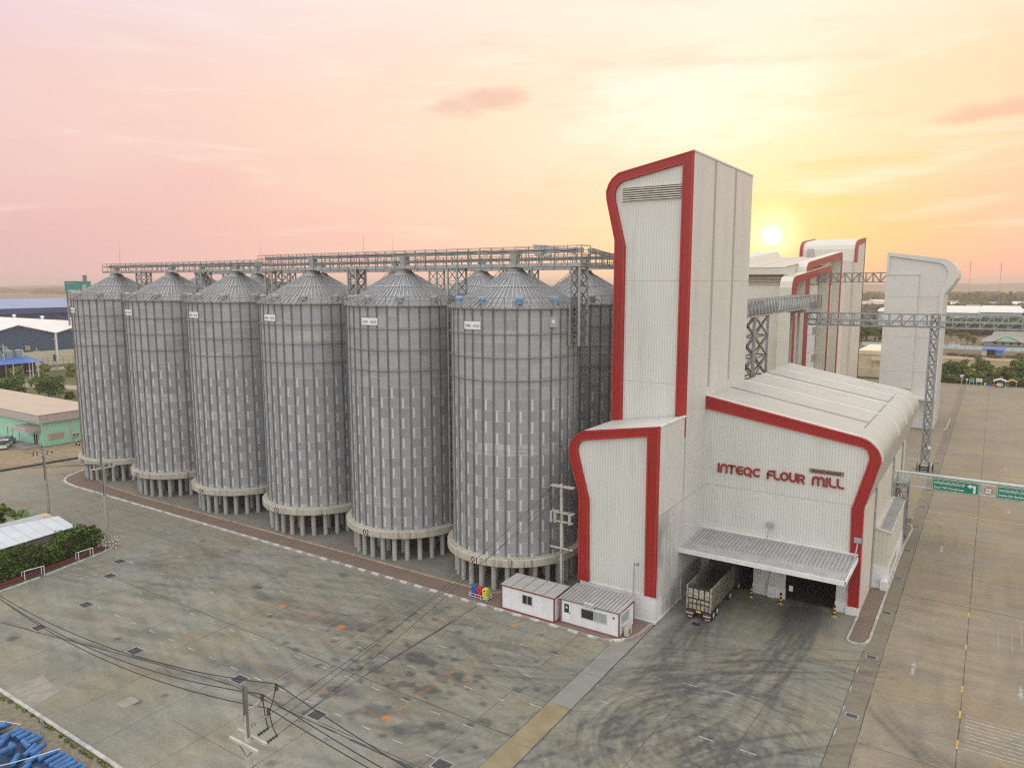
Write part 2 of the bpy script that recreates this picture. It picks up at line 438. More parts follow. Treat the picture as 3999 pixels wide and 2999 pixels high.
def curved_plate(root, name, R, z0, z1, a0, a1, m):
    g = MB(); n = 8
    for i in range(n):
        b0, b1 = a0+(a1-a0)*i/n, a0+(a1-a0)*(i+1)/n
        g.q(polar(R, b0, z0), polar(R, b1, z0), polar(R, b1, z1), polar(R, b0, z1))
        g.q(polar(R-.03, b1, z0), polar(R-.03, b0, z0), polar(R-.03, b0, z1), polar(R-.03, b1, z1))
    for a in (a0, a1): g.q(polar(R-.03, a, z0), polar(R, a, z0), polar(R, a, z1), polar(R-.03, a, z1))
    return g.build(name, [m], root)
def rot_text(body, size, R, ang, z, m, root, name, off=0.0):
    g = MB(); A = math.radians(ang); rx, ry = math.cos(A), math.sin(A)
    xf = Matrix(((-ry, 0, rx, rx*R), (rx, 0, ry, ry*R), (0, 1, 0, z), (0,0,0,1)))
    text_mb(body, size, .012, xf, g, off, 'CENTER')
    return g.build(name, [m], root)
NUMB = mat('number_backing', (.62,.57,.50), .7)
for row in range(2):
    for k in range(6):
        o = silos[row*6+k]
        if row == 0 and k == 0:
            for c in o.children:
                for v in c.children:
                    if v.name.startswith('roof_vent'): v.data = VB
        if not (row == 0 and k == 0):
            for c in o.children:
                if c.name.startswith('roof') and c.children:
                    for v in c.children: v.data = VG
        if row == 0:
            a = ANG[k]
            pl = curved_plate(o, 'nameplate', SR+.12, 29.05, 29.9, a-8.9, a+8.9, SIGNW)
            for i, (t, da) in enumerate((('SYM', -4.6), ('AGA', 4.6))): rot_text(t, .42, SR+.135, a+da, 29.30, TEXTG, pl, 'lettering', .006)
            np_ = curved_plate(o, 'number_plate', 8.135, 3.2, 3.98, NUMANG[k]-3.9, NUMANG[k]+3.9, NUMB)
            rot_text(NUMS[k], .98, 8.15, NUMANG[k], 3.25, NUMR, np_, 'lettering', .014)
            for da in (-4.5, 8.3):
                A = 90
        o.location = (SX[k], SY if row == 0 else SYR, 0)
        o['label'] = ('grey corrugated grain silo '+DESC[k]) if row == 0 else 'grey corrugated grain silo in the back row directly behind silo '+NUMS[k]

# ---------------------------------------------------------------- galleries over the silos
def gallery(name, label, x0, x1, y, zt, group, conv=True, hop=(), step=1.6):
    t = thing(name, label, 'catwalk', (x0, y, 35.7), group)
    g = MB()
    for yy in (y-.95, y+.95): g.box(x0, x1, yy-.08, yy+.08, 35.72, 36.12)
    n = int((x1-x0)/3)
    for i in range(n+1):
        x = x0+.1+(x1-x0-.2)*i/n; g.box(x-.06, x+.06, y-.87, y+.87, 35.74, 35.9)
    g.build('girder', [GALV], t)
    g = MB(); g.box(x0, x1, y-.87, y+.87, 35.98, 36.03); g.build('deck', [GALVD], t)
    g = MB()
    m = max(2, int((x1-x0)/step))
    for yy in (y-1.06, y+1.06):
        for i in range(m+1):
            x = x0+(x1-x0)*i/m; g.box(x-.035, x+.035, yy-.03, yy+.03, 35.8, zt)
        for z in ([zt, zt-.42, 36.55] if zt > 37.6 else [zt, (zt+36.1)/2]): g.bar((x0, yy, z), (x1, yy, z), .05)
    for x in (x0, x1):
        for z in (zt, 36.9): g.bar((x, y-1.06, z), (x, y+1.06, z), .05)
    g.build('guard_rail', [GALVD], t)
    if conv:
        g = MB(); z = zt-.72
        g.box(x0+.6, x1-.4, y-.32, y+.32, z, z+.5)
        for i in range(int((x1-x0)/2.4)):
            x = x0+1.2+2.4*i; g.box(x-.05, x+.05, y-.38, y+.38, z-.03, z+.54)
            g.bar((x, y-.3, z), (x, y-.3, 36.02), .06); g.bar((x, y+.3, z), (x, y+.3, 36.02), .06)
        g.build('conveyor', [GALV], t)
        g = MB(); pts = [(x0+.5+(x1-x0-1)*i/60, y-.99, zt-.5+.05*math.sin(i*1.7)+.04*math.sin(i*.6)) for i in range(61)]
        g.tube(pts, .045, 5); g.build('cable', [BLACK], t)
    for hx in hop:
        g = MB(); g.hexa([(hx-.25,y-.25,35.6),(hx+.25,y-.25,35.6),(hx+.25,y+.25,35.6),(hx-.25,y+.25,35.6)],
                         [(hx-.5,y-.4,zt-.72),(hx+.5,y-.4,zt-.72),(hx+.5,y+.4,zt-.72),(hx-.5,y+.4,zt-.72)])
        g.build('chute', [VENTG], t)
    return t
gallery('conveyor_catwalk', 'lower railed catwalk over the far left silos of the front row', -132.4, -90.3, SY, 37.32, 'catwalks over the silos', True, SX[3:], 1.5)
gallery('conveyor_catwalk', 'tall railed conveyor catwalk over silos 01 to 03 of the front row', -90.0, -37.2, SY, 37.95, 'catwalks over the silos', True, SX[:3], 1.6)
gallery('conveyor_catwalk', 'rear conveyor catwalk over the back row running into the white tower', -131.0, -34.8, SYR, 37.7, 'catwalks over the silos', True, SX, 1.7)
# drive end: motor, inclined casing and cross bridge at the tower end
t = thing('conveyor_drive', 'grey drive head and inclined casing on top of the catwalk end above silo 01', 'conveyor drive', (-44.0, SY, 36.1))
g = MB(); g.hexa([(-43.4,70.8,37.0),(-42.4,70.8,37.0),(-42.4,71.6,37.0),(-43.4,71.6,37.0)], [(-43.6,70.8,38.2),(-42.1,70.8,38.1),(-42.1,71.6,38.1),(-43.6,71.6,38.2)])
g.build('head_casing', [VENTG], t)
g = MB(); g.bar((-42.6, 71.2, 37.9), (-38.6, 71.2, 37.3), .7, .45); g.build('inclined_casing', [GALV], t)
g = MB(); g.tube([(-42.0,70.6,36.9),(-41.2,70.6,36.9)], .25, 12); g.build('motor', [VENTG], t)
t = thing('cross_bridge', 'short railed steel bridge joining both catwalks beside the white tower', 'catwalk', (-38.2, 72.3, 35.7))
g = MB()
for x in (-39.0, -37.4): g.box(x-.07, x+.07, 72.3, 86.9, 35.74, 36.1)
g.box(-38.93, -37.47, 72.3, 86.9, 35.97, 36.02); g.build('deck', [GALV], t)
g = MB()
for x in (-39.1, -37.3):
    for i in range(10): y = 72.3+14.6*i/9; g.box(x-.03, x+.03, y-.03, y+.03, 35.8, 37.3)
    for z in (37.3, 36.7): g.bar((x, 72.3, z), (x, 86.9, z), .05)
g.build('guard_rail', [GALVD], t)
g = MB(); g.bar((-38.2, 74, 37.6), (-38.2, 86.5, 36.5), .55, .45); g.build('conveyor', [GALV], t)

def lattice(name, label, cat, x0, x1, y0, y1, z0, z1, leg=.17, br=.08, pitch=1.35, m=GALV, group=None, mb=None):
    t = thing(name, label, cat, ((x0+x1)/2, (y0+y1)/2, z0), group)
    for x in (x0, x1):
        for y in (y0, y1):
            g = MB(); g.box(x-leg/2, x+leg/2, y-leg/2, y+leg/2, z0, z1); g.build('leg', [m], t)
    g = MB(); n = max(1, round((z1-z0)/pitch)); dz = (z1-z0)/n
    for i in range(n):
        a, b = z0+dz*i, z0+dz*(i+1)
        for y in (y0, y1):
            g.bar((x0,y,a),(x1,y,b), br); g.bar((x1,y,a),(x0,y,b), br); g.bar((x0,y,b-.02),(x1,y,b-.02), br)
        for x in (x0, x1):
            g.bar((x,y0,a),(x,y1,b), br); g.bar((x,y1,a),(x,y0,b), br); g.bar((x,y0,b-.02),(x,y1,b-.02), br)
    g.build('bracing', [mb or m], t)
    return t
for k in range(5):
    x = SX[k]-8.36
    for yy, row in ((SY, 'front'), (SYR, 'back')):
        lattice('support_tower', f'lattice steel tower rising between silos {NUMS[k]} and {NUMS[k+1]} of the {row} row', 'lattice tower', x-.72, x+.72, yy-.9, yy+.9, 4.2, 35.72, .2, .07, 1.5, GALV, 'lattice towers holding up the catwalks', GALVD)
lattice('support_tower', 'lattice steel tower on the tower side of silo 01 under the catwalk end', 'lattice tower', -38.6, -37.45, 70.3, 72.1, 27.2, 35.72, .2, .08, 1.3, GALV, 'lattice towers holding up the catwalks', GALVD)
t = thing('control_box', 'small grey junction box with a round dial on the wall of silo 01', 'junction box', polar(7.5, -24., 29.6, (SX[0], SY)))
g = MB(); c = polar(7.62, -24., 29.6, (SX[0], SY)); g.box(c[0]-.4, c[0]+.4, c[1]-.25, c[1]+.25, 29.3, 30.4); g.build('casing', [VENTG], t)
g = MB(); g.tube([(c[0]+.05, c[1]-.25, 29.9), (c[0]+.05, c[1]-.29, 29.9)], .2, 14); g.build('dial', [SIGNW], t)
for k in range(4):
    x = (-126.6, -113.5, -81.2, -68.9)[k]; y = (SY, SYR, SYR, SY)[k]
    g = MB(); g.cyl(x, y-1.06 if y == SY else y+1.06, 37.2, (41.5, 41.6, 41.6, 40.2)[k], .03, .012, 5)
    g.build('lightning_rod', [GALVD], label=('thin lightning rod on the catwalk above silo 06','thin lightning rod on the back catwalk between silos 05 and 04','thin lightning rod on the back catwalk left of silo 03','thin lightning rod on the tall catwalk between silos 03 and 02')[k], cat='lightning rod', group='lightning rods on the catwalks')
# ---------------------------------------------------------------- white mill: intake block, tower, hall
XW = -26.25
bout = [(-35.0,2.85),(-35.05,12.2),(-36.25,16.3),(-36.25,16.98),(-36.0,17.69),(-35.48,18.39),(-34.67,18.9),(-26.3,20.22),(-26.3,2.85)]
binn = [(-33.75,2.85),(-33.88,11.7),(-35.2,16.45),(-35.25,16.89),(-35.12,17.4),(-34.85,17.75),(-34.4,17.95),(-27.6,19.1),(-27.5,2.85)]
t = thing('intake_block', 'white ribbed block with a red border in front of the tall tower, beside the cabins', 'mill building', (-30.6, 66.2, 0))
g = MB(); g.prism_y(bout, 66.35, 73.1)
g.build('wall', [WHITE], t)
g = MB(); g.box(-34.85, -26.34, 66.27, 73.05, 0, 2.84)
for x in (-33.2, -31.4, -29.6, -28.0): g.box(x-.02, x+.02, 66.25, 66.27, .2, 2.7)
g.box(-34.9, -26.29, 66.22, 66.27, 2.74, 2.84); g.box(-34.9, -26.29, 66.2, 73.0, 0, .22)
g.build('plinth', [PLAIN_WHITE], t)
g = MB(); g.box(-26.34, -26.28, 68.0, 71.6, .35, 2.5); g.build('access_panel', [mat('beige_panel', (.55,.52,.46), .7, dirt=(.3,.28,.25))], t)
g = MB(); g.band_y(bout, binn, 66.1, 66.36)
trim = g.build('border_trim', [RED], t)
mid = lambda o, i, k: [(a[0]+(b[0]-a[0])*k, a[1]+(b[1]-a[1])*k) for a, b in zip(o, i)]
g = MB(); g.band_y(mid(bout, binn, .02), mid(bout, binn, .16), 66.03, 66.1); g.band_y(mid(bout, binn, .84), mid(bout, binn, .97), 66.03, 66.1)
g.build('trim_lip', [REDLIP], trim)
# side wall facing the yard carries years of truck soot
g = MB(); g.box(-26.3, -26.24, 66.4, 79.45, 2.86, 11.2); g.build('stained_side_panel', [WHITE_STAINED], t, 'side cladding darkened by truck soot')
g = MB(); g.box(-26.33, -26.235, 66.4, 79.4, 11.2, 11.28); g.box(-26.36, -26.22, 66.3, 79.4, 2.78, 2.86); g.build('sheet_joint', [mat('joint_grey', (.45,.44,.41), .7)], t)
g = MB(); g.box(-26.38, -26.2, 66.3, 73.1, 20.12, 20.3); g.build('roof_flashing', [PLAIN_WHITE], t)

tout = [(-34.75,0),(-34.75,38.5),(-35.77,42.75),(-35.84,43.61),(-35.59,44.37),(-35.13,45.0),(-34.4,45.51),(XW,47.05),(XW,0)]
t = thing('mill_tower', 'tall white tower with a red border, sloped top and long louvre, highest building', 'tower', (-30.5, 83.6, 0))
g = MB(); g.prism_y(tout, 73.25, 94.2); g.build('wall', [WHITE], t)
to2 = [(-34.75,18.0)]+tout[1:8]+[(XW,18.0)]
ti2 = [(-33.5,18.0),(-33.5,37.8),(-34.72,42.6),(-34.78,43.4),(-34.6,43.95),(-34.2,44.4),(-33.72,44.6),(-27.38,45.8),(-27.42,18.0)]
g = MB(); g.band_y(to2, ti2, 73.0, 73.26); trim = g.build('border_trim', [RED], t)
g = MB(); g.band_y(mid(to2, ti2, .02), mid(to2, ti2, .14), 72.94, 73.0); g.band_y(mid(to2, ti2, .84), mid(to2, ti2, .97), 72.94, 73.0)
g.build('trim_lip', [REDLIP], trim)
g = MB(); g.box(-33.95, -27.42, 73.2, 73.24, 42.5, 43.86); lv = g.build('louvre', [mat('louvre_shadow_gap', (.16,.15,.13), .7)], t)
g = MB()
for k in range(6):
    z = 42.52+.226*k
    g.hexa([(-33.9,73.0,z),(-27.42,73.0,z),(-27.42,73.2,z+.10),(-33.9,73.2,z+.10)], [(-33.9,73.0,z+.07),(-27.42,73.0,z+.07),(-27.42,73.2,z+.17),(-33.9,73.2,z+.17)])
g.box(-34.0, -33.9, 72.98, 73.2, 42.45, 43.92); g.box(-33.9, -27.42, 72.98, 73.2, 43.84, 43.92)
g.build('slats', [mat('louvre_slat', (.66,.62,.54), .5)], lv)
g = MB()
for y in (80.0, 87.3): g.box(XW-.02, XW+.03, y-.3, y+.3, 22.5, 46.85)
g.build('translucent_strip', [TANSTRIP], t)
g = MB(); g.box(XW-.1, XW+.09, 73.0, 94.3, 46.93, 47.09); g.build('roof_flashing', [PLAIN_WHITE], t)
g = MB(); g.box(XW, XW+.012, 73.3, 94.2, 34.18, 34.23); g.box(-33.5, -27.4, 73.238, 73.25, 34.18, 34.23); g.box(-33.5, -27.4, 73.238, 73.25, 23.44, 23.49)
g.build('sheet_joint', [mat('joint_line', (.5,.49,.45), .7)], t)

# receiving hall
hout = [(XW,21.55),(-10.39,18.66),(-9.52,18.32),(-8.75,17.59),(-8.39,16.81),(-8.45,15.98),(-9.04,13.65),(-9.64,11.38),(-9.57,0.9)]
hinn = [(XW,20.12),(-10.15,17.66),(-9.78,17.45),(-9.56,17.1),(-9.47,16.55),(-9.62,15.85),(-10.2,13.6),(-10.82,11.2),(-10.58,0.9)]
HY0, HY1 = 79.5, 118.4
t = thing('receiving_hall', 'white receiving hall with sloped roof, red border, big lettering and truck doors', 'hall', (-18, HY0, 0))
g = MB()   # facade above the doors plus piers
up = [(XW,4.9),(XW,21.5)]+[(x,z) for x,z in hout[1:7]]+[(-9.64,11.38),(-9.6,4.9)]
g.prism_y(up, 79.55, 79.85)
for a, b in ((XW,-25.2),(-20.28,-16.88),(-11.8,-9.6)): g.box(a, b, 79.55, 79.85, 1.1, 4.9)
g.build('front_wall', [WHITE], t)
g = MB()
for a, b in ((XW,-25.2),(-20.28,-16.88),(-11.8,-9.62)):
    g = MB(); g.box(a-.03, b+.03, 79.47, 79.9, 0, 1.1)
    if a < -20 and a > -21: g.box(-18.6, -17.85, 79.2, 79.47, 0, 1.35)
    if a > -12: g.box(-10.75, -9.5, 79.25, 79.47, 0, .9)
    g.build('plinth', [PLAIN_WHITE], t)
g = MB()   # roof and curved eave as one sheet
prof = hout[:8]
for (x0,z0),(x1,z1) in zip(prof[:2], prof[1:2]): g.q((x0,HY0,z0),(x1,HY0,z1),(x1,HY1,z1),(x0,HY1,z0)); g.q((x0,HY0,z0-.1),(x1,HY0,z1-.1),(x1,HY1,z1-.1),(x0,HY1,z0-.1))
g.build('roof', [ROOFW_Y], t)
g = MB(); sub = [(-10.39,18.66),(-9.93,18.54),(-9.52,18.32),(-9.1,18.0),(-8.75,17.59),(-8.52,17.2),(-8.39,16.81),(-8.37,16.4),(-8.45,15.98),(-9.04,13.65),(-9.64,11.38)]
for (x0,z0),(x1,z1) in zip(sub, sub[1:]): g.q((x0,HY0+.02,z0),(x1,HY0+.02,z1),(x1,HY1,z1),(x0,HY1,z0))
g.build('curved_eave', [ROOFW_Y], t, smooth=True)
g = MB(); g.box(-9.7, -9.5, HY0+.02, HY1, 0, 11.4); g.build('side_wall', [CREAM], t)
g = MB(); g.prism_y([(XW,0),(XW,21.4)]+[(x+.12 if x > -12 else x, z-.08) for x, z in hout[1:7]]+[(-9.7,11.3),(-9.7,0)], HY1-.3, HY1-.05); g.build('rear_wall', [CREAM], t)
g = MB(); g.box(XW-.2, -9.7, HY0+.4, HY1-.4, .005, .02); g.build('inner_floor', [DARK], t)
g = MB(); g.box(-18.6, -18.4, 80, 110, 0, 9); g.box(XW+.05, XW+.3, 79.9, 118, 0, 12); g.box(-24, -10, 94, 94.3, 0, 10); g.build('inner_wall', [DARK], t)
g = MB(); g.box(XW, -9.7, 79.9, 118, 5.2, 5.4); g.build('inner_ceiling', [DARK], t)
# roof ribs and skylight strips
def zr(x): return 21.55-.1823*(x-XW)
RRIB = mat('pale_roof_rib', (.78,.75,.68), .4, var=.05)
for y in (94.4, 102.7, 110.8, 79.62, HY1-.1):
    g = MB()
    g.hexa([(XW,y-.16,zr(XW)),(-10.4,y-.16,zr(-10.4)),(-10.4,y+.16,zr(-10.4)),(XW,y+.16,zr(XW))], [(XW,y-.16,zr(XW)+.12),(-10.4,y-.16,zr(-10.4)+.12),(-10.4,y+.16,zr(-10.4)+.12),(XW,y+.16,zr(XW)+.12)])
    for (x0,z0),(x1,z1) in zip(sub, sub[1:8]): g.bar((x0,y,z0+.04),(x1,y,z1+.04), .28, .14, up=(0,1,0))
    g.build('roof_rib', [RRIB], t)
g = MB()
for y in (88.0, 105.0): g.hexa([(XW+.2,y-.35,zr(XW+.2)+.005),(-10.8,y-.35,zr(-10.8)+.005),(-10.8,y+.35,zr(-10.8)+.005),(XW+.2,y+.35,zr(XW+.2)+.005)],[(XW+.2,y-.35,zr(XW+.2)+.03),(-10.8,y-.35,zr(-10.8)+.03),(-10.8,y+.35,zr(-10.8)+.03),(XW+.2,y+.35,zr(XW+.2)+.03)])
g.bar((-10.75, 84.5, zr(-10.75)+.02), (-10.75, 112.5, zr(-10.75)+.02), .16, .05)
g.build('skylight_strip', [ROOFSTRIP], t)
g = MB(); g.band_y(hout, hinn, 79.3, 79.56); trim = g.build('border_trim', [RED], t)
g = MB(); g.band_y(mid(hout, hinn, .02), mid(hout, hinn, .10), 79.22, 79.3); g.band_y(mid(hout, hinn, .86), mid(hout, hinn, .97), 79.22, 79.3); g.build('trim_lip', [REDLIP], trim)
g = MB(); g.box(-26.0, -10.8, 79.535, 79.55, 11.5, 11.56); g.build('sheet_joint', [mat('joint_line2', (.5,.49,.46), .7)], t)
for y in (86.83, 103.1, 113.9):
    g = MB(); g.tube([(-9.42,y,11.9),(-9.42,y,.3)], .11, 8); g.build('downpipe', [GALV], t)

# canopy
g = MB(); z0, z1 = 6.5, 6.12
g.hexa([(XW+.02,72.2,z1-.08),(-9.95,72.2,z1-.08),(-9.95,79.5,z0-.08),(XW+.02,79.5,z0-.08)], [(XW+.02,72.2,z1),(-9.95,72.2,z1),(-9.95,79.5,z0),(XW+.02,79.5,z0)])
g.mi = 1
for k in range(42):
    x = XW+.4+k*.385
    g.hexa([(x-.05,72.6,z1+.02),(x+.05,72.6,z1+.02),(x+.05,79.0,z0-.03),(x-.05,79.0,z0-.03)], [(x-.03,72.6,z1+.10),(x+.03,72.6,z1+.10),(x+.03,79.0,z0+.05),(x-.03,79.0,z0+.05)])
g.mi = 2
for k in range(41):
    x = XW+.59+k*.385; g.hexa([(x-.045,72.7,z1+.004),(x+.045,72.7,z1+.004),(x+.045,79.0,z0-.022),(x-.045,79.0,z0-.022)],[(x-.045,72.7,z1+.02),(x+.045,72.7,z1+.02),(x+.045,79.0,z0-.01),(x-.045,79.0,z0-.01)])
cn = g.build('canopy', [RIBROOF, RIBROOF, RIBDARK], t)
g = MB(); g.box(XW+.02, -9.9, 72.08, 72.22, 5.75, 6.2); g.box(-9.98, -9.84, 72.08, 79.3, 5.85, 6.3); g.box(XW+.02, -9.9, 79.1, 79.5, 6.45, 6.62); g.build('fascia', [PLAIN_WHITE], cn)
for x in (-18.7, -10.0):
    g = MB(); g.tube([(x,79.2,7.8),(x,77.3,6.35)], .07, 8); g.box(x-.35, x+.35, 79.12, 79.28, 7.8, 8.35); g.build('tie_rod', [GALV], cn)

# lettering: rounded strokes
def arc(cx, cy, rx, ry, a0, a1, n=10): return [(cx+rx*math.cos(math.radians(a0+(a1-a0)*i/n)), cy+ry*math.sin(math.radians(a0+(a1-a0)*i/n))) for i in range(n+1)]
LET = {
 'I': (.26, [[(.13,0),(.13,1)]]),
 'N': (.78, [[(.12,0),(.12,.55)]+arc(.39,.55,.27,.38,180,0)+[(.66,0)]]),
 'T': (.74, [[(.02,.9),(.72,.9)],[(.37,.9),(.37,0)]]),
 'E': (.72, [[(.68,.9),(.42,.9)]+arc(.42,.5,.30,.4,90,270)+[(.68,.1)],[(.14,.5),(.62,.5)]]),
 'Q': (.90, [arc(.44,.5,.33,.4,0,360,20),[(.55,.28),(.80,-.08)]]),
 'C': (.76, [arc(.44,.5,.33,.4,50,310,16)]),
 'F': (.66, [[(.12,0),(.12,.6)]+arc(.40,.6,.28,.3,180,90)+[(.62,.9)],[(.12,.46),(.56,.46)]]),
 'L': (.66, [[(.12,1),(.12,.4)]+arc(.40,.4,.28,.3,180,270)+[(.62,.1)]]),
 'O': (.88, [arc(.44,.5,.33,.4,0,360,20)]),
 'U': (.80, [[(.12,1),(.12,.4)]+arc(.40,.4,.28,.3,180,360)+[(.68,1)]]),
 'R': (.78, [[(.12,0),(.12,.9),(.42,.9)]+arc(.42,.66,.24,.24,90,-90)+[(.16,.42)],[(.40,.42),(.68,0)]]),
 'M': (1.14, [[(.12,0),(.12,.62)]+arc(.345,.62,.225,.3,180,0)+[(.57,0)],[(.57,.62)]+arc(.795,.62,.225,.3,180,0)+[(1.02,0)]]),
}
g = MB(); x = -24.68
words_ = [('INTEQC', -24.72, -20.0), ('FLOUR', -19.35, -15.42), ('MILL', -14.78, -11.62)]
for w, xa, xb in words_:
    tot = sum(LET[c][0] for c in w); k = (xb-xa)/tot; x = xa
    for c in w:
        wd, strokes = LET[c]
        for st in strokes:
            P = [(x+px*k, 13.1+py*.97) for px, py in st]
            hw = .092
            for i, ((ax, az), (bx, bz)) in enumerate(zip(P, P[1:])):
                d = Vector((bx-ax, bz-az)); L = d.length
                if L < 1e-5: continue
                d /= L; nx, nz = -d.y*hw, d.x*hw; e = hw*.35
                ax2, az2, bx2, bz2 = ax-d.x*e, az-d.y*e, bx+d.x*e, bz+d.y*e
                yo = 79.36-.0015*(i % 3)
                g.hexa([(ax2+nx,yo,az2+nz),(ax2-nx,yo,az2-nz),(bx2-nx,yo,bz2-nz),(bx2+nx,yo,bz2+nz)], [(ax2+nx,79.54,az2+nz),(ax2-nx,79.54,az2-nz),(bx2-nx,79.54,bz2-nz),(bx2+nx,79.54,bz2+nz)])
        x += wd*k
g.build('lettering', [LETR], t)
g = MB(); g.box(-15.03, -11.74, 79.46, 79.53, 14.38, 14.84); pl = g.build('thai_name_board', [BROWNP], t)
g = MB(); text_mb('อินเทคค์ ฟลาวมิลล์', .37, .03, face_y(-13.38, 79.44, 14.50), g, .008, 'CENTER'); g.build('lettering', [NUMR], pl)
for x, d in ((-19.75,'1'), (-17.35,'2')):
    g = MB(); g.box(x-.21, x+.21, 79.5, 79.54, 2.36, 2.8); p_ = g.build('number_plate', [TEXTB], t)
    g = MB(); g.box(x-.18, x+.18, 79.485, 79.5, 2.39, 2.77); text_mb(d, .36, .01, face_y(x, 79.475, 2.45), (tt := MB()), .01, 'CENTER'); g.build('face', [SIGNW], p_); tt.build('digit', [TEXTB], p_)
g = MB(); g.box(-16.55, -16.15, 79.95, 80.05, .9, 1.5); g.build('wall_notice', [SIGNW], t)

# lean-to on the side of the hall
t = thing('side_annex', 'narrow white lean-to with flat grey grille roof on the road side of the hall', 'annex', (-8.7, 95, 0))
g = MB(); g.prism_y([(-9.48,2.6),(-9.48,6.7),(-7.98,6.35),(-7.98,2.6)], 88.5, 103.5); g.build('wall', [CREAM], t)
g = MB(); g.box(-9.48, -7.95, 88.46, 103.5, 0, 2.6); g.box(-8.55, -7.85, 87.5, 88.46, 0, 1.15); g.box(-9.5, -8.55, 87.9, 88.46, 0, .3)
g.build('plinth', [PLAIN_WHITE], t)
g = MB()
for y in [90.5+.75*i for i in range(9)]: g.box(-7.96, -7.93, y-.05, y+.05, 1.0, 2.2)
g.build('vent_slots', [GALVD], t)
g = MB(); g.hexa([(-9.5,88.4,6.72),(-7.85,88.4,6.35),(-7.85,103.6,6.35),(-9.5,103.6,6.72)],[(-9.5,88.4,6.86),(-7.85,88.4,6.49),(-7.85,103.6,6.49),(-9.5,103.6,6.86)]); rf = g.build('roof', [mat('dusty_flashing', (.55,.50,.42), .7, var=.25, vs=1.)], t)
g = MB()
for i in range(58):
    y = 89.1+.245*i; g.hexa([(-9.0,y-.06,6.76),(-7.95,y-.06,6.52),(-7.95,y+.06,6.52),(-9.0,y+.06,6.76)],[(-9.0,y-.04,6.86),(-7.95,y-.04,6.62),(-7.95,y+.04,6.62),(-9.0,y+.04,6.86)])
g.build('grille', [GALV], rf)

# ---------------------------------------------------------------- high-sided truck backed into bay 1
TR = dict()
BODY = mat('dusty_truck_body', (.19,.18,.135), .7, var=.6, vs=2.5, dirt=(.03,.03,.028), dirt_amt=1.)
BODY2 = mat('worn_cream_tailboard', (.42,.39,.29), .7, var=.55, vs=4., dirt=(.05,.035,.03), dirt_amt=1.)
TD = mat('truck_dark_frame', (.035,.034,.032), .7, var=.4, vs=3)
RIM = mat('white_wheel_rim', (.62,.63,.64), .4, .2, var=.1)
t = thing('tipper_truck', 'dusty cream high-sided grain truck with open top parked at bay 1', 'truck', (-23.0, 73.5, 0))
x0, x1, y0, y1 = -24.25, -21.72, 69.45, 77.3
g = MB()
for x in (x0, x1-.08):
    g.box(x, x+.08, y0+.1, y1, 1.35, 3.45)
    for k in range(7):
        z = 2.0+.2*k; xx = x-.05 if x == x0 else x+.08; g.box(xx, xx+.05, y0+.15, y1-.05, z, z+.11)
    for k in range(3): xx = x-.07 if x == x0 else x+.08; g.box(xx, xx+.07, y0+.15, y1-.05, 1.3+.2*k, 1.42+.2*k)
g.box(x0-.04, x0+.12, y0+.05, y1, 3.45, 3.56); g.box(x1-.12, x1+.04, y0+.05, y1, 3.45, 3.56)
for k in range(9):
    y = y0+.5+.85*k; g.box(x0+.08, x0+.15, y-.05, y+.05, 1.4, 3.45); g.box(x1-.15, x1-.08, y-.05, y+.05, 1.4, 3.45)
g.build('side_board', [BODY], t)
g = MB(); g.box(x0+.08, x1-.08, y0+.1, y1, 1.25, 1.4); g.build('load_floor', [mat('dark_load_floor', (.12,.115,.10), .8, var=.3)], t)
g = MB(); g.box(x0, x1, y1-.08, y1, 1.3, 3.9); g.build('headboard', [TD], t)
g = MB(); g.box(x0, x1, y0, y0+.1, 1.15, 2.2)
g.mi = 1
for k in range(4):
    a = x0+.16+.57*k; g.box(a, a+.46, y0-.02, y0+.06, 2.36, 3.3)
g.mi = 2; g.box(x0, x1, y0-.03, y0+.06, 2.2, 2.34); g.box(x0, x1, y0-.03, y0+.06, 3.32, 3.45)
for k in range(5): a = x0+.03+.585*k; g.box(a, a+.12, y0-.03, y0+.06, 2.34, 3.32)
for k in range(6): a = x0+.2+.42*k; g.box(a, a+.06, y0-.05, y0, 1.18, 2.18)
g.mi = 3; g.box(x0+.25, x1-.15, y0-.03, y0, 1.68, 1.82)
g.build('tailgate', [BODY2, BODY2, TD, mat('dark_red_band', (.12,.03,.025), .7, var=.4)], t)
g = MB()
for x in (x0-.02, x1-.1): g.box(x, x+.12, y0-.06, y0+.08, 1.1, 3.62)
g.build('corner_post', [BODY2], t)
g = MB(); g.box(x0+.5, x0+.7, y0+.2, y1, .85, 1.25); g.box(x1-.7, x1-.5, y0+.2, y1, .85, 1.25); g.box(x0+.1, x1-.1, y0+.05, y0+.3, .72, 1.1)
g.build('chassis', [TD], t)
g = MB(); g.box(x0, x0+.75, y0-.12, y0+.05, .62, .72); g.box(x1-.75, x1, y0-.12, y0+.05, .62, .72); g.build('bumper', [ALU], t)
g = MB(); g.box(x0+1.0, x0+1.48, y0+.02, y0+.05, .82, 1.04); pl = g.build('licence_plate', [YEL], t)
for x in (x0+.05, x1-.65):
    g = MB(); g.box(x, x+.6, y0+.12, y0+.15, .12, .62); fl = g.build('mud_flap', [TD], t)
    g = MB(); g.box(x+.06, x+.54, y0+.1, y0+.12, .14, .34); g.build('flap_plate', [BODY2], fl)
    g = MB(); g.box(x+.1, x+.5, y0-.02, y0+.05, .78, .9); g.build('tail_light', [mat('tail_light_red', (.35,.03,.02), .3)], t)
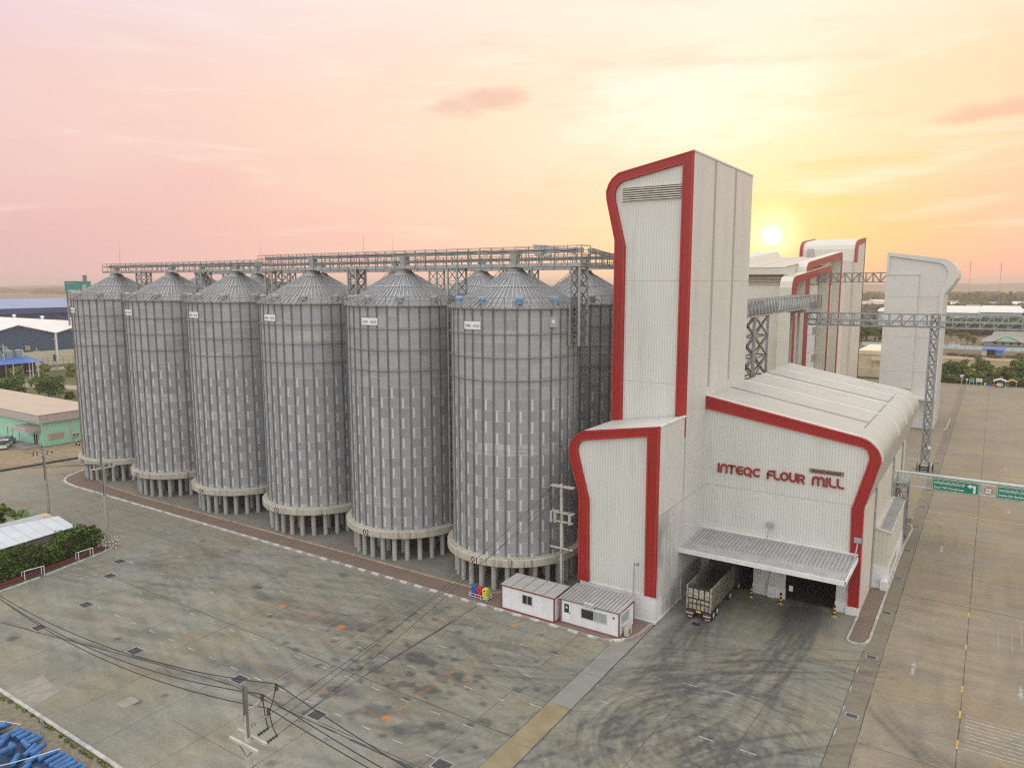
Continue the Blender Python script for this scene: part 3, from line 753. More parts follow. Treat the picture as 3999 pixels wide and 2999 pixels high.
def wheel(parent, x, y, r=.5, w=.28, side=1):
    g = MB(); g.lathe(0, 0, [(.28,-w/2),(r-.05,-w/2),(r,-w/2+.05),(r,w/2-.05),(r-.05,w/2),(.28,w/2)], 24)
    g.v = [(x+c*1.0, y+a, r+b) for a, b, c in g.v]; wl = g.build('wheel', [BLACK], parent, smooth=True)
    g = MB(); s = side*w/2; g.lathe(0, 0, [(.001,s*.55),(.12,s*.9),(.14,s*.5),(.28,s*.95)], 20); g.v = [(x+c, y+a, r+b) for a, b, c in g.v]; g.build('rim', [RIM], wl, smooth=True)
for y in (70.55, 71.75, 76.1):
    for x, s in ((x1-.17, 1), (x0+.17, -1), (x1-.52, 1), (x0+.52, -1)): wheel(t, x, y, .5, .28, s)
g = MB(); g.box(x0+.05, x1-.05, 78.1, 80.3, .9, 3.1); g.box(x0+.2, x1-.2, 77.4, 78.1, .6, 1.2)
cab = g.build('cab', [TD], t)
g = MB(); g.box(x1-.06, x1-.03, 78.6, 79.7, 1.9, 2.7); g.build('side_window', [GLASSD], cab)
for x, s in ((x1-.17, 1), (x0+.17, -1)): wheel(t, x, 79.3, .5, .28, s)
g = MB()
for k in range(7): a = x0+.1+.38*k; g.hexa([(a,77.32,2.0),(a+.4,77.34,1.9),(a+.42,77.7,1.95),(a,77.6,2.0)],[(a+.02,77.3,3.85),(a+.38,77.32,3.9),(a+.36,77.5,3.85),(a+.04,77.5,3.8)])
g.box(x1-.02, x1+.16, 77.3, 77.95, 1.5, 3.6); g.build('rolled_tarpaulin', [BLACK], t)

# bollards
def bollard():
    t = thing('bollard', 'x', 'bollard', (0,0,0), 'black and yellow bollards at the truck bays')
    g = MB()
    for k in range(6):
        g.mi = 1 if k % 2 == 0 else 0; g.cyl(0, 0, .2*k, .2*(k+1), .13, n=16, cap=(k == 5))
    g.build('post', [BLACK, YEL], t, smooth=False)
    g = MB(); g.cyl(0, 0, 0, .03, .34, .3, 14); g.build('foot', [mat('yellow_spatter', (.42,.36,.2), .8, var=.3)], t)
    return t
b0 = bollard()
for i, (x, y, l) in enumerate(((-20.07,78.15,'striped bollard beside the truck at the door marked 1'),(-16.95,78.12,'striped bollard between the two truck doors, nearest the open empty door'),(-11.6,78.0,'striped bollard at the outer corner of the empty open door'))):
    o = b0 if i == 0 else copy_tree(b0); o.location = (x,y,0); o['label'] = l
t = thing('broom', 'long thin pole leaning on the white pier between the truck doors', 'pole', (-18.9, 79.2, 0))
g = MB(); g.tube([(-18.95,78.7,.05),(-18.45,79.42,3.0)], .03, 6); g.build('handle', [GALVD], t)
t = thing('wheel_chock', 'small black rubber wheel chock lying behind the truck', 'wheel chock', (-22.9, 68.6, 0))
g = MB(); g.prism_y([(-23.25,0),(-23.2,.16),(-23.0,.2),(-22.85,.1),(-22.7,.2),(-22.5,.16),(-22.45,0)], 68.35, 68.65); g.build('block', [BLACK], t)

# ---------------------------------------------------------------- cabins
def window_y(parent, x0, x1, z0, z1, y, split=.5, g1=GLASSD, g2=GLASSD):
    g = MB()
    for a, b, c, d in ((x0-.06,x1+.06,z0-.06,z0),(x0-.06,x1+.06,z1,z1+.06),(x0-.06,x0,z0,z1),(x1,x1+.06,z0,z1)): g.box(a, b, y-.05, y+.02, c, d)
    xm = x0+(x1-x0)*split; g.box(xm-.03, xm+.03, y-.05, y+.02, z0, z1)
    w = g.build('window', [ALU], parent)
    g = MB(); g.box(x0, xm-.03, y-.02, y, z0, z1); g.mi = 1; g.box(xm+.03, x1, y-.02, y, z0, z1); g.build('pane', [g1, g2], w)
    return w
t = thing('office_cabin', 'white cabin with bright rust-red edging and flat grey roof beside the bins', 'cabin', (-38, 62.3, .1))
g = MB(); g.box(-41.24, -34.87, 60.85, 63.85, .2, 2.62)
for x in (-40.1, -38.95, -37.2, -36.1): g.box(x-.015, x+.015, 60.83, 60.85, .3, 2.5)
g.build('wall', [CABW], t)
g = MB()
for x in (-41.28, -34.95): g.box(x, x+.12, 60.8, 60.92, .1, 2.7); g.box(x, x+.12, 63.78, 63.9, .1, 2.7)
g.box(-41.28, -34.83, 60.78, 60.9, .06, .24); g.box(-41.3, -34.81, 60.76, 60.9, 2.6, 2.74); g.box(-34.95, -34.81, 60.9, 63.8, .06, .24); g.box(-34.95, -34.81, 60.9, 63.8, 2.6, 2.74)
g.build('edge_trim', [CABTRIM], t)
g = MB(); g.hexa([(-41.3,60.76,2.74),(-34.81,60.76,2.74),(-34.81,63.92,2.84),(-41.3,63.92,2.84)],[(-41.3,60.76,2.79),(-34.81,60.76,2.79),(-34.81,63.92,2.9),(-41.3,63.92,2.9)]); rf = g.build('roof', [CABROOF], t)
g = MB()
for x in (-40.0,-38.7,-37.4,-36.1): g.bar((x,60.76,2.8),(x,63.92,2.91),.05,.05)
g.build('roof_seam', [RIBDARK], rf)
window_y(t, -38.62, -37.5, 1.3, 2.2, 60.85)
t = thing('office_cabin', 'white cabin with faded maroon edging, ribbed zinc roof, door and notice board', 'cabin', (-31.2, 63.2, .1))
g = MB(); g.box(-34.42, -28.06, 61.45, 64.9, .2, 2.55); g.build('wall', [CABW], t)
g = MB()
for x in (-34.48, -28.12): g.box(x, x+.13, 61.4, 61.54, .1, 2.6); g.box(x, x+.13, 64.82, 64.95, .1, 2.6)
g.box(-34.48, -27.99, 61.38, 61.5, .06, .24); g.box(-34.5, -27.97, 61.36, 61.5, 2.52, 2.66); g.box(-28.12, -27.98, 61.5, 64.85, .06, .24); g.box(-28.12, -27.98, 61.5, 64.85, 2.5, 2.62)
g.build('edge_trim', [CABTRIM2], t)
g = MB(); g.hexa([(-34.6,61.2,2.70),(-27.9,61.2,2.70),(-27.9,65.1,2.84),(-34.6,65.1,2.84)],[(-34.6,61.2,2.74),(-27.9,61.2,2.74),(-27.9,65.1,2.88),(-34.6,65.1,2.88)])
g.mi = 1
for k in range(17): x = -34.4+.395*k; g.bar((x,61.2,2.75),(x,65.1,2.89),.09,.08)
g.mi = 2
for k in range(16): x = -34.28+.395*k; g.bar((x,61.21,2.745),(x,65.1,2.885),.07,.02)
g.build('roof', [RIBROOF, RIBROOF, RIBDARK], t)
window_y(t, -32.1, -29.4, 1.2, 2.12, 61.45, .5, GLASSD, GLASSG)
g = MB(); g.box(-34.2, -33.35, 61.40, 61.46, .3, 2.4); d = g.build('door', [SIGNW], t)
g = MB(); g.box(-34.02, -33.5, 61.38, 61.41, 1.3, 2.2); g.build('door_window', [GLASSD], d)
g = MB(); g.box(-33.85, -33.66, 61.365, 61.38, 1.75, 1.95); g.build('notice', [SIGNW], d)
g = MB(); g.box(-33.42, -33.38, 61.33, 61.4, 1.2, 1.4); g.build('handle', [GALVD], d)
g = MB(); g.box(-31.82, -30.7, 61.30, 61.34, 2.35, 2.9); s_ = g.build('notice_board', [SIGNW], t)
g = MB(); text_mb('ห้องควบคุม', .26, .01, face_y(-31.26, 61.29, 2.66), g, .004, 'CENTER'); text_mb('การรับวัตถุดิบ', .24, .01, face_y(-31.26, 61.29, 2.42), g, .004, 'CENTER'); g.build('lettering', [TEXTG], s_)
g = MB(); g.tube([(-28.62,61.46,2.0),(-28.62,61.4,2.0)], .11, 14); g.build('vent_fan', [CABTRIM2], t)
g = MB()
for a, b, c, d in ((61.9,63.7,1.25,1.31),(61.9,63.7,2.2,2.26),(61.9,61.96,1.31,2.2),(63.64,63.7,1.31,2.2),(62.77,62.83,1.31,2.2)): g.box(-28.08, -28.01, a, b, c, d)
w = g.build('side_window', [ALU], t)
g = MB(); g.box(-28.07, -28.04, 61.96, 63.64, 1.31, 2.2); g.build('pane', [GLASSG], w)
t = thing('air_conditioner', 'beige air conditioner unit standing outside the end wall of the maroon-edged cabin', 'air conditioner', (-27.5, 62.5, .12))
g = MB(); g.box(-27.75, -27.35, 62.0, 62.95, .2, 1.0); g.build('casing', [mat('beige_casing', (.55,.50,.38), .5)], t)
g = MB(); g.tube([(-27.35,62.4,.6),(-27.32,62.4,.6)], .26, 16); g.build('fan_grille', [GALVD], t)
g = MB(); g.box(-27.75, -27.35, 62.05, 62.12, .1, .2); g.box(-27.75, -27.35, 62.83, 62.9, .1, .2); g.tube([(-27.8,62.1,.9),(-27.95,62.0,1.1),(-28.02,62.0,.9)], .03, 5); g.build('bracket', [GALVD], t)

# bins in a rack
def bin_(m, lm, x, label):
    t = thing('wheelie_bin', label, 'bin', (x, 61.65, .14), 'coloured wheelie bins by the cabin')
    g = MB(); g.hexa([(x-.24,61.42,.2),(x+.24,61.42,.2),(x+.24,61.9,.2),(x-.24,61.9,.2)],[(x-.3,61.35,1.05),(x+.3,61.35,1.05),(x+.3,61.95,1.05),(x-.3,61.95,1.05)]); g.build('body', [m], t)
    g = MB(); g.hexa([(x-.31,61.33,1.05),(x+.31,61.33,1.05),(x+.31,61.97,1.05),(x-.31,61.97,1.05)],[(x-.26,61.4,1.3),(x+.26,61.4,1.3),(x+.26,61.9,1.34),(x-.26,61.9,1.34)]); g.mi = 1; g.box(x-.15, x+.15, 61.335, 61.4, 1.1, 1.2); g.build('lid', [lm, BLACK], t)
bin_(BLUEB, BLUEB, -45.3, 'blue wheelie bin in the wire rack')
bin_(REDB, REDB, -44.6, 'red wheelie bin in the wire rack')
bin_(YELB, YELB, -43.85, 'yellow wheelie bin in the wire rack')
t = thing('bin_rack', 'low white wire rack holding three coloured wheelie bins', 'rack', (-44.6, 61.6, .12))
g = MB()
for z in (.3, .6): 
    for yy in (61.2, 62.08): g.bar((-45.75,yy,z),(-43.4,yy,z),.04)
    for xx in (-45.75, -43.4): g.bar((xx,61.2,z),(xx,62.08,z),.04)
for xx in (-45.75,-44.95,-44.2,-43.4):
    for yy in (61.2, 62.08): g.bar((xx,yy,.12),(xx,yy,.62),.04)
g.build('frame', [SIGNW], t)
# ---------------------------------------------------------------- ground
def ground_mat(name, base, warm=0.0, grain=.16):
    m, n, b = newmat(name)
    p = n.pos()
    at = n.add('ShaderNodeAttribute'); at.attribute_name = 'stain'
    r = n.add('ShaderNodeSeparateColor'); n.link(at.outputs['Color'], r.inputs[0])
    f1 = n.noise(p, .09, 4, .6); f2 = n.noise(n.mapping(p, (1,.55,1)), .55, 5, .62, .6); f3 = n.noise(p, 3.2, 4, .7); f4 = n.noise(n.mapping(p, (.18,1.1,1)), .8, 4, .6, .4)
    k = n.math('ADD', n.math('MULTIPLY', n.rng(f1, .3, .7, -.5, .5), .16), n.math('MULTIPLY', n.rng(f2, .3, .7, -.5, .5), .17))
    k = n.math('ADD', k, n.math('MULTIPLY', n.rng(f3, .3, .7, -.5, .5), grain*1.6))
    k = n.math('ADD', k, n.math('MULTIPLY', n.rng(f4, .3, .7, -.5, .5), .16))
    sc1 = n.noise(n.mapping(n.add_rot(p, .5), (.7,7.,1)), 1.4, 4, .7); sc2 = n.noise(n.mapping(n.add_rot(p, -.65), (.7,8.,1)), 1.3, 4, .7)
    k = n.math('ADD', k, n.math('MULTIPLY', n.rng(sc1, .3, .7, -.5, .5), .26)); k = n.math('ADD', k, n.math('MULTIPLY', n.rng(sc2, .3, .7, -.5, .5), .22))
    if name == 'yard_concrete':      # scuffing left by lorries turning on the forecourt: arcs round two turning points
        X_, Y_, Z_ = n.sep(p)
        for cx, cy, r0, r1, am in ((-16., 49.5, 17., 8., .62), (-31., 58., 26., 10., .34), (-60., 80., 60., 30., .26)):
            dx, dy = n.math('SUBTRACT', X_, cx), n.math('SUBTRACT', Y_, cy)
            rr_ = n.math('SQRT', n.math('ADD', n.math('MULTIPLY', dx, dx), n.math('MULTIPLY', dy, dy))); th_ = n.math('ARCTAN2', dy, dx)
            cv = n.add('ShaderNodeCombineXYZ'); n.link(n.math('MULTIPLY', rr_, 2.3), cv.inputs[0]); n.link(n.math('MULTIPLY', th_, 2.6 if r0 < 30 else 9.), cv.inputs[1])
            w_ = n.noise(cv.outputs[0], 1., 5, .68, .5)
            k = n.math('ADD', k, n.math('MULTIPLY', n.math('MULTIPLY', n.rng(w_, .3, .7, -.5, .5), am), n.rng(rr_, r0, r1)))
    k = n.math('ADD', k, 1.0)
    kk = n.add('ShaderNodeCombineXYZ'); [n.link(k, kk.inputs[i]) for i in range(3)]
    tint = n.mix(n.rng(n.noise(p, .14, 3), .38, .66), c4(base), (base[0]*1.10, base[1]*1.03, base[2]*.88, 1))
    c = n.mix(1., tint, kk.outputs[0], 'MULTIPLY')
    brk = n.noise(n.mapping(p, (1,1,1)), 2.2, 4, .7)
    dk = n.math('MULTIPLY', r.outputs[0], n.rng(brk, .3, .65, .7, 1.1), clamp=True)
    c = n.mix(dk, c, (.052,.053,.054,1))
    og = n.math('MULTIPLY', r.outputs[1], n.rng(brk, .3, .62, .1, 1.1), clamp=True)
    c = n.mix(og, c, (.60,.20,.025,1))
    lt = n.math('MULTIPLY', r.outputs[2], n.rng(brk, .3, .65, .2, 1.0), clamp=True)
    c = n.mix(lt, c, (.42,.42,.39,1))
    n.link(c, b.inputs['Base Color']); b.inputs['Specular IOR Level'].default_value = .35
    n.link(n.rng(f2, .3, .7, .62, .85), b.inputs['Roughness'])
    bp = n.add('ShaderNodeBump'); bp.inputs['Strength'].default_value = .12; bp.inputs['Distance'].default_value = .02
    n.link(f3, bp.inputs['Height']); n.link(bp.outputs[0], b.inputs['Normal'])
    return m
YARD = ground_mat('yard_concrete', (.232,.224,.180))
ROADM = ground_mat('road_concrete', (.262,.220,.160))  # warm sunset glow on the road is mixed into this base colour
PADM = ground_mat('pad_concrete', (.22,.21,.185))

def vnoise(X, Y, sc, seed):
    r = np.random.default_rng(seed); T = r.random((256, 256))
    x, y = X*sc, Y*sc; xi, yi = np.floor(x).astype(int), np.floor(y).astype(int); fx, fy = x-xi, y-yi
    fx, fy = fx*fx*(3-2*fx), fy*fy*(3-2*fy); g = lambda a, b: T[a % 256, b % 256]
    return (g(xi,yi)*(1-fx)+g(xi+1,yi)*fx)*(1-fy)+(g(xi,yi+1)*(1-fx)+g(xi+1,yi+1)*fx)*fy
def bez(p0, p1, p2, n=26): return [((1-t)**2*p0[0]+2*t*(1-t)*p1[0]+t*t*p2[0], (1-t)**2*p0[1]+2*t*(1-t)*p1[1]+t*t*p2[1]) for t in [i/n for i in range(n+1)]]
def segdist(X, Y, a, b):
    dx, dy = b[0]-a[0], b[1]-a[1]; L = dx*dx+dy*dy+1e-9
    t = np.clip(((X-a[0])*dx+(Y-a[1])*dy)/L, 0, 1)
    return np.hypot(X-a[0]-t*dx, Y-a[1]-t*dy)
R_ = random.Random(3)
MARKS = []      # (channel, polyline, half width, strength)
def track(pl, s, gap=1.9, w=.22):
    for side in (-gap/2, gap/2):
        o = []
        for i, (x, y) in enumerate(pl):
            a, b = pl[max(i-1,0)], pl[min(i+1,len(pl)-1)]; d = math.hypot(b[0]-a[0], b[1]-a[1])+1e-9
            o.append((x-(b[1]-a[1])/d*side, y+(b[0]-a[0])/d*side))
        MARKS.append((0, o, w, s))
for k in range(30):   # lorries swinging out of the two bays
    sx = R_.choice((-23.2, -22.8, -14.3, -13.8))+R_.uniform(-.6,.6); sy = R_.uniform(69, 76)
    ex = R_.choice((R_.uniform(-45,-30), R_.uniform(-12,-7), R_.uniform(-27,-16))); ey = R_.uniform(28, 52)
    track(bez((sx,sy), (sx+R_.uniform(-1.5,2.0), R_.uniform(50,60)), (ex,ey)), R_.uniform(.18,.5), 1.9, .15)
for k in range(9):
    track(bez((-7.5+R_.uniform(-.5,3), R_.uniform(62,74)), (-15+R_.uniform(-2,2), R_.uniform(64,70)), (-22.5+R_.uniform(-1,1), R_.uniform(52,60))), R_.uniform(.3,.6), 1.9, .14)
for k in range(6):
    track(bez((-24+R_.uniform(0,3), R_.uniform(47,52)), (-20, R_.uniform(58,62)), (-8, R_.uniform(56,62))), R_.uniform(.25,.5), 1.9, .14)
    track(bez((-24+R_.uniform(0,9), 40), (-16, R_.uniform(46,52)), (-6, R_.uniform(52,58))), R_.uniform(.25,.5), 1.9, .14)
for k in range(20):
    y0 = R_.uniform(27, 58); x0 = R_.uniform(-125, -40); L = R_.uniform(12, 34)
    track(bez((x0,y0), (x0+L*.5, y0+R_.uniform(-3,3)), (x0+L, y0+R_.uniform(-6,6))), R_.uniform(.10,.32), 1.9, .2)
for k in range(9):
    x0, y0 = R_.uniform(-95,-78), R_.uniform(38,46)
    track(bez((x0,y0), (x0+R_.uniform(2,6), y0+R_.uniform(8,14)), (x0+R_.uniform(10,22), y0+R_.uniform(10,16))), R_.uniform(.2,.45))
track(bez((-6.6,63.3),(-4.4,59.6),(-.8,56.)), .7, 1.0, .2); track(bez((-6.7,65),(-5,60),(1,55.5)), .5, 1.3, .18)
track(bez((-6.6,121),(-2.5,118),(-3,108)), .35, 1.6, .15)
OR = [[(-77,39.3),(-38,39.5)],[(-37.85,39.5),(-37.75,60)],[(-64,45.4),(-49.5,45.2)],[(-49.5,45.2),(-49.3,52.3)],[(-49.3,52.3),(-63,52)],[(-57.2,45.6),(-57.0,52.3)],
      [(-57+2.3*math.cos(a*.35), 48.6+2.3*math.sin(a*.35)) for a in range(19)], [(-35.2+1.7*math.cos(a*.3), 49.2+1.7*math.sin(a*.3)) for a in range(5,16)]]
def paint(X, Y):
    D = np.zeros_like(X); O = np.zeros_like(X); L = np.zeros_like(X)
    nz = vnoise(X, Y, .35, 1); nb = vnoise(X, Y, .9, 2); nl = vnoise(X, Y, .07, 3); nf = vnoise(X, Y, 1.9, 8)
    def put(A, pl, w, s):
        xs = [p[0] for p in pl]; ys = [p[1] for p in pl]; q = 1.2
        m = (X > min(xs)-q) & (X < max(xs)+q) & (Y > min(ys)-q) & (Y < max(ys)+q)
        if not m.any(): return
        x, y = X[m], Y[m]; d = np.full(x.shape, 9.)
        for a, b in zip(pl, pl[1:]): d = np.minimum(d, segdist(x, y, a, b))
        A[m] = np.maximum(A[m], s*np.clip(1.35-d/w*.75, 0, 1)*np.clip(nz[m]*1.5+.05, .4, 1))
    acc = np.zeros_like(X)
    for ch, pl, w, s in MARKS:
        t = np.zeros_like(X); put(t, pl, w, s*.55); acc = 1-(1-acc)*(1-t)
    D = np.maximum(D, acc)
    for pl in OR: put(O, pl, .15, .21)
    for (x, y, r) in ((-61.2,48.6,.34),(-52.4,48.6,.38),(-37.9,39.6,.32),(-56.9,48.6,.18),(-38.1,58.4,.22)):
        d = np.hypot((X-x), (Y-y))/r; O = np.maximum(O, np.clip(1.6-d, 0, 1)*1.2)
    R2 = random.Random(9)
    spots = [(-46.6,56.9,.8),(-42.2,48.2,.8),(-40.4,48.2,.6),(-40.1,44,.5),(-38.8,44.2,.45),(-37.6,44.7,.6),(-39.7,39.9,.9),(-36.7,47.3,.4),(-35.8,39.3,.8),(-34.3,40.3,.7),(-38.6,39.9,.8),(-35.4,48.6,.4)]
    spots += [(R2.gauss(-41,8), R2.gauss(45,5), abs(R2.gauss(.10,.14))+.10) for _ in range(130)]
    spots += [(R2.uniform(-95,-10), R2.uniform(28,60), abs(R2.gauss(.15,.12))+.08) for _ in range(60)]
    for x, y, r in spots:
        m = (abs(X-x) < r*2.5) & (abs(Y-y) < r*2.5)
        if m.any(): D[m] = np.maximum(D[m], np.clip(1.3-np.hypot((X[m]-x)*.8, Y[m]-y)/r*(.6+.8*nf[m]), 0, .62))
    # broad grime
    g1 = np.exp(-(((X+42)/13)**2+((Y-49)/8)**2)); D += .34*g1*np.clip(vnoise(X*.35, Y, .8, 21)*1.5-.25, 0, 1)
    g2 = np.exp(-(((X+14.2)/3.2)**2+((Y-76.5)/5.5)**2)); D += .85*g2*np.clip(vnoise(X, Y*.25, 1.1, 4)*1.6-.2, .1, 1)
    g3 = np.exp(-(((X+22)/5)**2+((Y-70)/9)**2)); D += .34*g3*np.clip(vnoise(X*2.2, Y*.25, .8, 22)*1.5-.1, 0, 1)
    g4 = np.exp(-(((X+18)/10)**4+((Y-52)/17)**4))
    rc, th = np.hypot(X+16, Y-49.5), np.arctan2(Y-49.5, X+16)
    sw = vnoise(rc*1.5+20, th*1.1+10, 1.5, 23)*.5+vnoise(rc*1.2+20, th*1.6+10, 3.1, 24)*.5
    rc2, th2 = np.hypot(X+31, Y-58), np.arctan2(Y-58, X+31)
    sw2 = vnoise(rc2*1.5+20, th2*1.6+10, 1.4, 25)*.5+vnoise(rc2*1.2+20, th2*3.+10, 2.6, 26)*.5
    D += g4*(.16+.34*np.clip(sw*2.4-1.1, 0, 1)+.2*np.clip(sw2*2.6-1.3, 0, 1)); L += g4*(.3*np.clip(1.-sw*2.5, 0, 1)+.2*np.clip(.9-sw2*2.4, 0, 1))
    yd = np.exp(-(((X+58)/34)**4+((Y-44)/17)**4)); ya = X*.96+Y*.28; yb = Y*.96-X*.28; yc = X*.93-Y*.37; ye = Y*.93+X*.37
    s1 = vnoise(ya*.14, yb, 1.5, 27); s2 = vnoise(yc*.12, ye, 2.1, 28)
    D += yd*(.26*np.clip(s1*2.5-1.25, 0, 1)+.22*np.clip(s2*2.5-1.25, 0, 1)); L += yd*(.3*np.clip(1.-s1*2.4, 0, 1)+.22*np.clip(1.-s2*2.4, 0, 1))
    rd = np.clip((X+6.4)/2, 0, 1)*np.clip((140-Y)/60, 0, 1); s3 = vnoise(X*.9+30, Y*.16, 1.3, 29); s4 = vnoise(X*.16+40, Y, 1.2, 30)
    D += rd*(.16*np.clip(s3*2.4-1.2, 0, 1)+.16*np.clip(s4*2.4-1.2, 0, 1))
    g5 = np.exp(-(((X+30)/9)**2+((Y-36)/5)**2)); D += .2*g5*nz
    D += .16*np.clip(vnoise(X, Y, .16, 12)*2-.9, 0, 1)
    for x in (-14.3, -13.2, -15.5): D += .45*np.exp(-((X-x)/.5)**2)*np.exp(-((Y-75.5)/5)**2)
    L += .55*np.exp(-(((X+26)/1.6)**2+((Y-62)/9)**2))*nz+.5*np.exp(-(((X+11)/3)**2+((Y-76)/4)**2))*nz
    L += .35*np.clip(nl*2.2-1.2, 0, 1)*nb
    return np.clip(D,0,.85), np.clip(O,0,1), np.clip(L,0,.8)
def sheet(name, x0, x1, y0, y1, res, z, m):
    nx, ny = max(1, round((x1-x0)/res)), max(1, round((y1-y0)/res))
    xs, ys = np.linspace(x0, x1, nx+1), np.linspace(y0, y1, ny+1)
    X, Y = np.meshgrid(xs, ys); D, O, L = paint(X, Y)
    co = np.stack([X.ravel(), Y.ravel(), np.full(X.size, z)], 1).astype(np.float32)
    i = np.arange((nx+1)*(ny+1)).reshape(ny+1, nx+1)
    f = np.stack([i[:-1,:-1], i[:-1,1:], i[1:,1:], i[1:,:-1]], -1).reshape(-1, 4)
    me = bpy.data.meshes.new(name); me.vertices.add(len(co)); me.vertices.foreach_set('co', co.ravel())
    me.loops.add(f.size); me.loops.foreach_set('vertex_index', f.ravel().astype(np.int32))
    me.polygons.add(len(f)); me.polygons.foreach_set('loop_start', np.arange(0, f.size, 4, dtype=np.int32))
    a = me.attributes.new('stain', 'FLOAT_COLOR', 'POINT')
    a.data.foreach_set('color', np.stack([D.ravel(), O.ravel(), L.ravel(), np.ones(D.size)], 1).astype(np.float32).ravel())
    me.update(); me.validate(); me.materials.append(m)
    o = bpy.data.objects.new(name, me); COL.objects.link(o); o['kind'] = 'structure'
    return o
sheet('yard_pavement', -150, -30, 24.8, 60.3, .22, 0, YARD)
sheet('forecourt_pavement', -30, -8, 24.8, 80, .17, 0, YARD)
sheet('road', -6.4, 14, 24.8, 130, .3, 0, ROADM)
sheet('road', -6.4, 14, 130, 286, .8, 0, ROADM)
sheet('drain_channel_pavement', -8, -6.4, 24.8, 286, .4, .001, ground_mat('channel_concrete', (.205,.178,.135)))
sheet('rear_yard_pavement', -120, -8, 118, 286, 1.2, -.004, ROADM)
sheet('silo_pad', -139, -26.6, 63.2, 118, .5, .06, PADM)
sheet('side_road', -150, -120, 60.3, 80, .5, -.004, ROADM)

# open land to the horizon
m, n, b = newmat('open_land'); GROUNDM = m
p = n.pos()
f = n.noise(n.mapping(p, (.6,1.,1.)), .012, 5, .6); f2 = n.noise(p, .11, 5, .65); f3 = n.noise(n.mapping(p, (.25,1,1)), .0026, 4, .6)
c = n.mix(n.rng(f, .35, .62), (.21,.17,.095,1), (.115,.125,.055,1))
c = n.mix(n.rng(f3, .42, .58), c, (.27,.21,.14,1))
c = n.mix(n.rng(f2, .3, .75, .0, .55), c, (.075,.075,.04,1))
n.link(c, b.inputs['Base Color']); b.inputs['Roughness'].default_value = .95; b.inputs['Specular IOR Level'].default_value = .1
g = MB(); RAD = 4950
ring = [(RAD*math.cos(2*PI*k/96), RAD*math.sin(2*PI*k/96), -.05) for k in range(96)]
g.q(*ring); struct('ground', g, GROUNDM)
g = MB(); q_ = random.Random(17); hs = []
for k in range(361): hs.append(26+5*math.sin(k*.31)+3*math.sin(k*1.3)+q_.uniform(-2,2))
for k in range(360):
    P = lambda r, i, z: (r*math.cos(math.radians(i)), r*math.sin(math.radians(i)), z)
    g.q(P(4300,k,-.04), P(4300,k+1,-.04), P(4800,k+1,hs[k+1]), P(4800,k,hs[k])); g.q(P(4800,k,hs[k]), P(4800,k+1,hs[k+1]), P(4940,k+1,-.04), P(4940,k,-.04))
struct('hills', g, mat('far_scrub', (.11,.105,.06), .95, var=.4, vs=.004))

# markings (sheets 4 mm above the slab)
PAINTW = mat('worn_white_paint', (.50,.50,.46), .7, var=.5, vs=1.3)
PAINTT = mat('thin_white_paint', (.36,.355,.32), .7, var=.5, vs=1.5)
PAINTY = mat('worn_yellow_paint', (.55,.36,.09), .7, var=.4, vs=2.)
JOINT = mat('tar_joint', (.075,.075,.072), .85, var=.4, vs=1.)
def flat(mb, x0, x1, y0, y1, z=.004): mb.q((x0,y0,z),(x1,y0,z),(x1,y1,z),(x0,y1,z))
def fline(mb, a, b, w, z=.004):
    d = Vector((b[0]-a[0], b[1]-a[1])); d.normalize(); nx, ny = -d.y*w/2, d.x*w/2
    mb.q((a[0]-nx,a[1]-ny,z),(b[0]-nx,b[1]-ny,z),(b[0]+nx,b[1]+ny,z),(a[0]+nx,a[1]+ny,z))
g = MB()
for y in (37.8, 42.25, 46.67, 51.07, 55.5):
    k0 = 0
    for k in range(-6, 23):
        x = -76.95+3.22*k
        if x < -30 and not (x < -90 and y < 50) and not (y == 37.8 and x < -78) and random.random() > .03: flat(g, x-.48, x+.48, y-.038, y+.038, .012)
for x, y in ((-19.5,57.4),(-16.3,58.0),(-24.5,51.0),(-15.9,50.8),(-12.8,50.9),(-28.9,47.5)): flat(g, x-.6, x+.6, y-.045, y+.045, .012)
for k in range(10):
    a = 60+.54*k; fline(g, (.35, a), (6.5, a), .07, .012)
def arrow(x, y, d, s=1.):
    flat(g, x-.13*s, x+.13*s, min(y, y+d*1.6), max(y, y+d*1.6), .012); y2 = y+d*1.6
    g.q((x-.32*s,y2,.012),(x+.32*s,y2,.012),(x,y2+d*1.0,.012))
struct('road_marking', g, PAINTW)
g = MB()
for a, b in (((-66.6,53.7),(-47.15,53.9)),((-66.6,43.95),(-47.0,44.1)),((-66.6,43.95),(-66.6,53.7)),((-47.15,53.9),(-47.0,44.1)),((-60,43.95),(-60,53.7)),((-53.6,44),(-53.7,53.8)),((-49.7,38.4),(-49.6,57.5))): fline(g, a, b, .06, .010)
fline(g, (-6.9,211),(12,211), .3, .010)
for k in range(4): flat(g, -7.97, -7.87, 56.5+3.6*k, 57.6+3.6*k, .010)
for k in range(26): flat(g, -8.0, -7.9, 92+6.4*k, 93.6+6.4*k, .010)
arrow(-3.8, 69.5, 1); arrow(4.1, 72.5, -1); arrow(-3.6, 105, 1); arrow(3.8, 131, -1); arrow(-3.4, 136, 1); arrow(3.6, 161, -1)
for a, b in (((2.5,77),(2.5,86)),((3.6,79),(3.6,86)),((4.4,80),(4.4,87)),((2.5,86),(3.6,86))): fline(g, a, b, .06, .010)
struct('court_marking', g, PAINTT)
g = MB(); fline(g, (-6.3,123.3),(14,123.6), .26, .010)
for y in (60.3,64.9,69.3,77.9,86): flat(g, -.11, .04, y-.6, y+.6, .010)
struct('yellow_marking', g, PAINTY)
g = MB(); rr = random.Random(4)
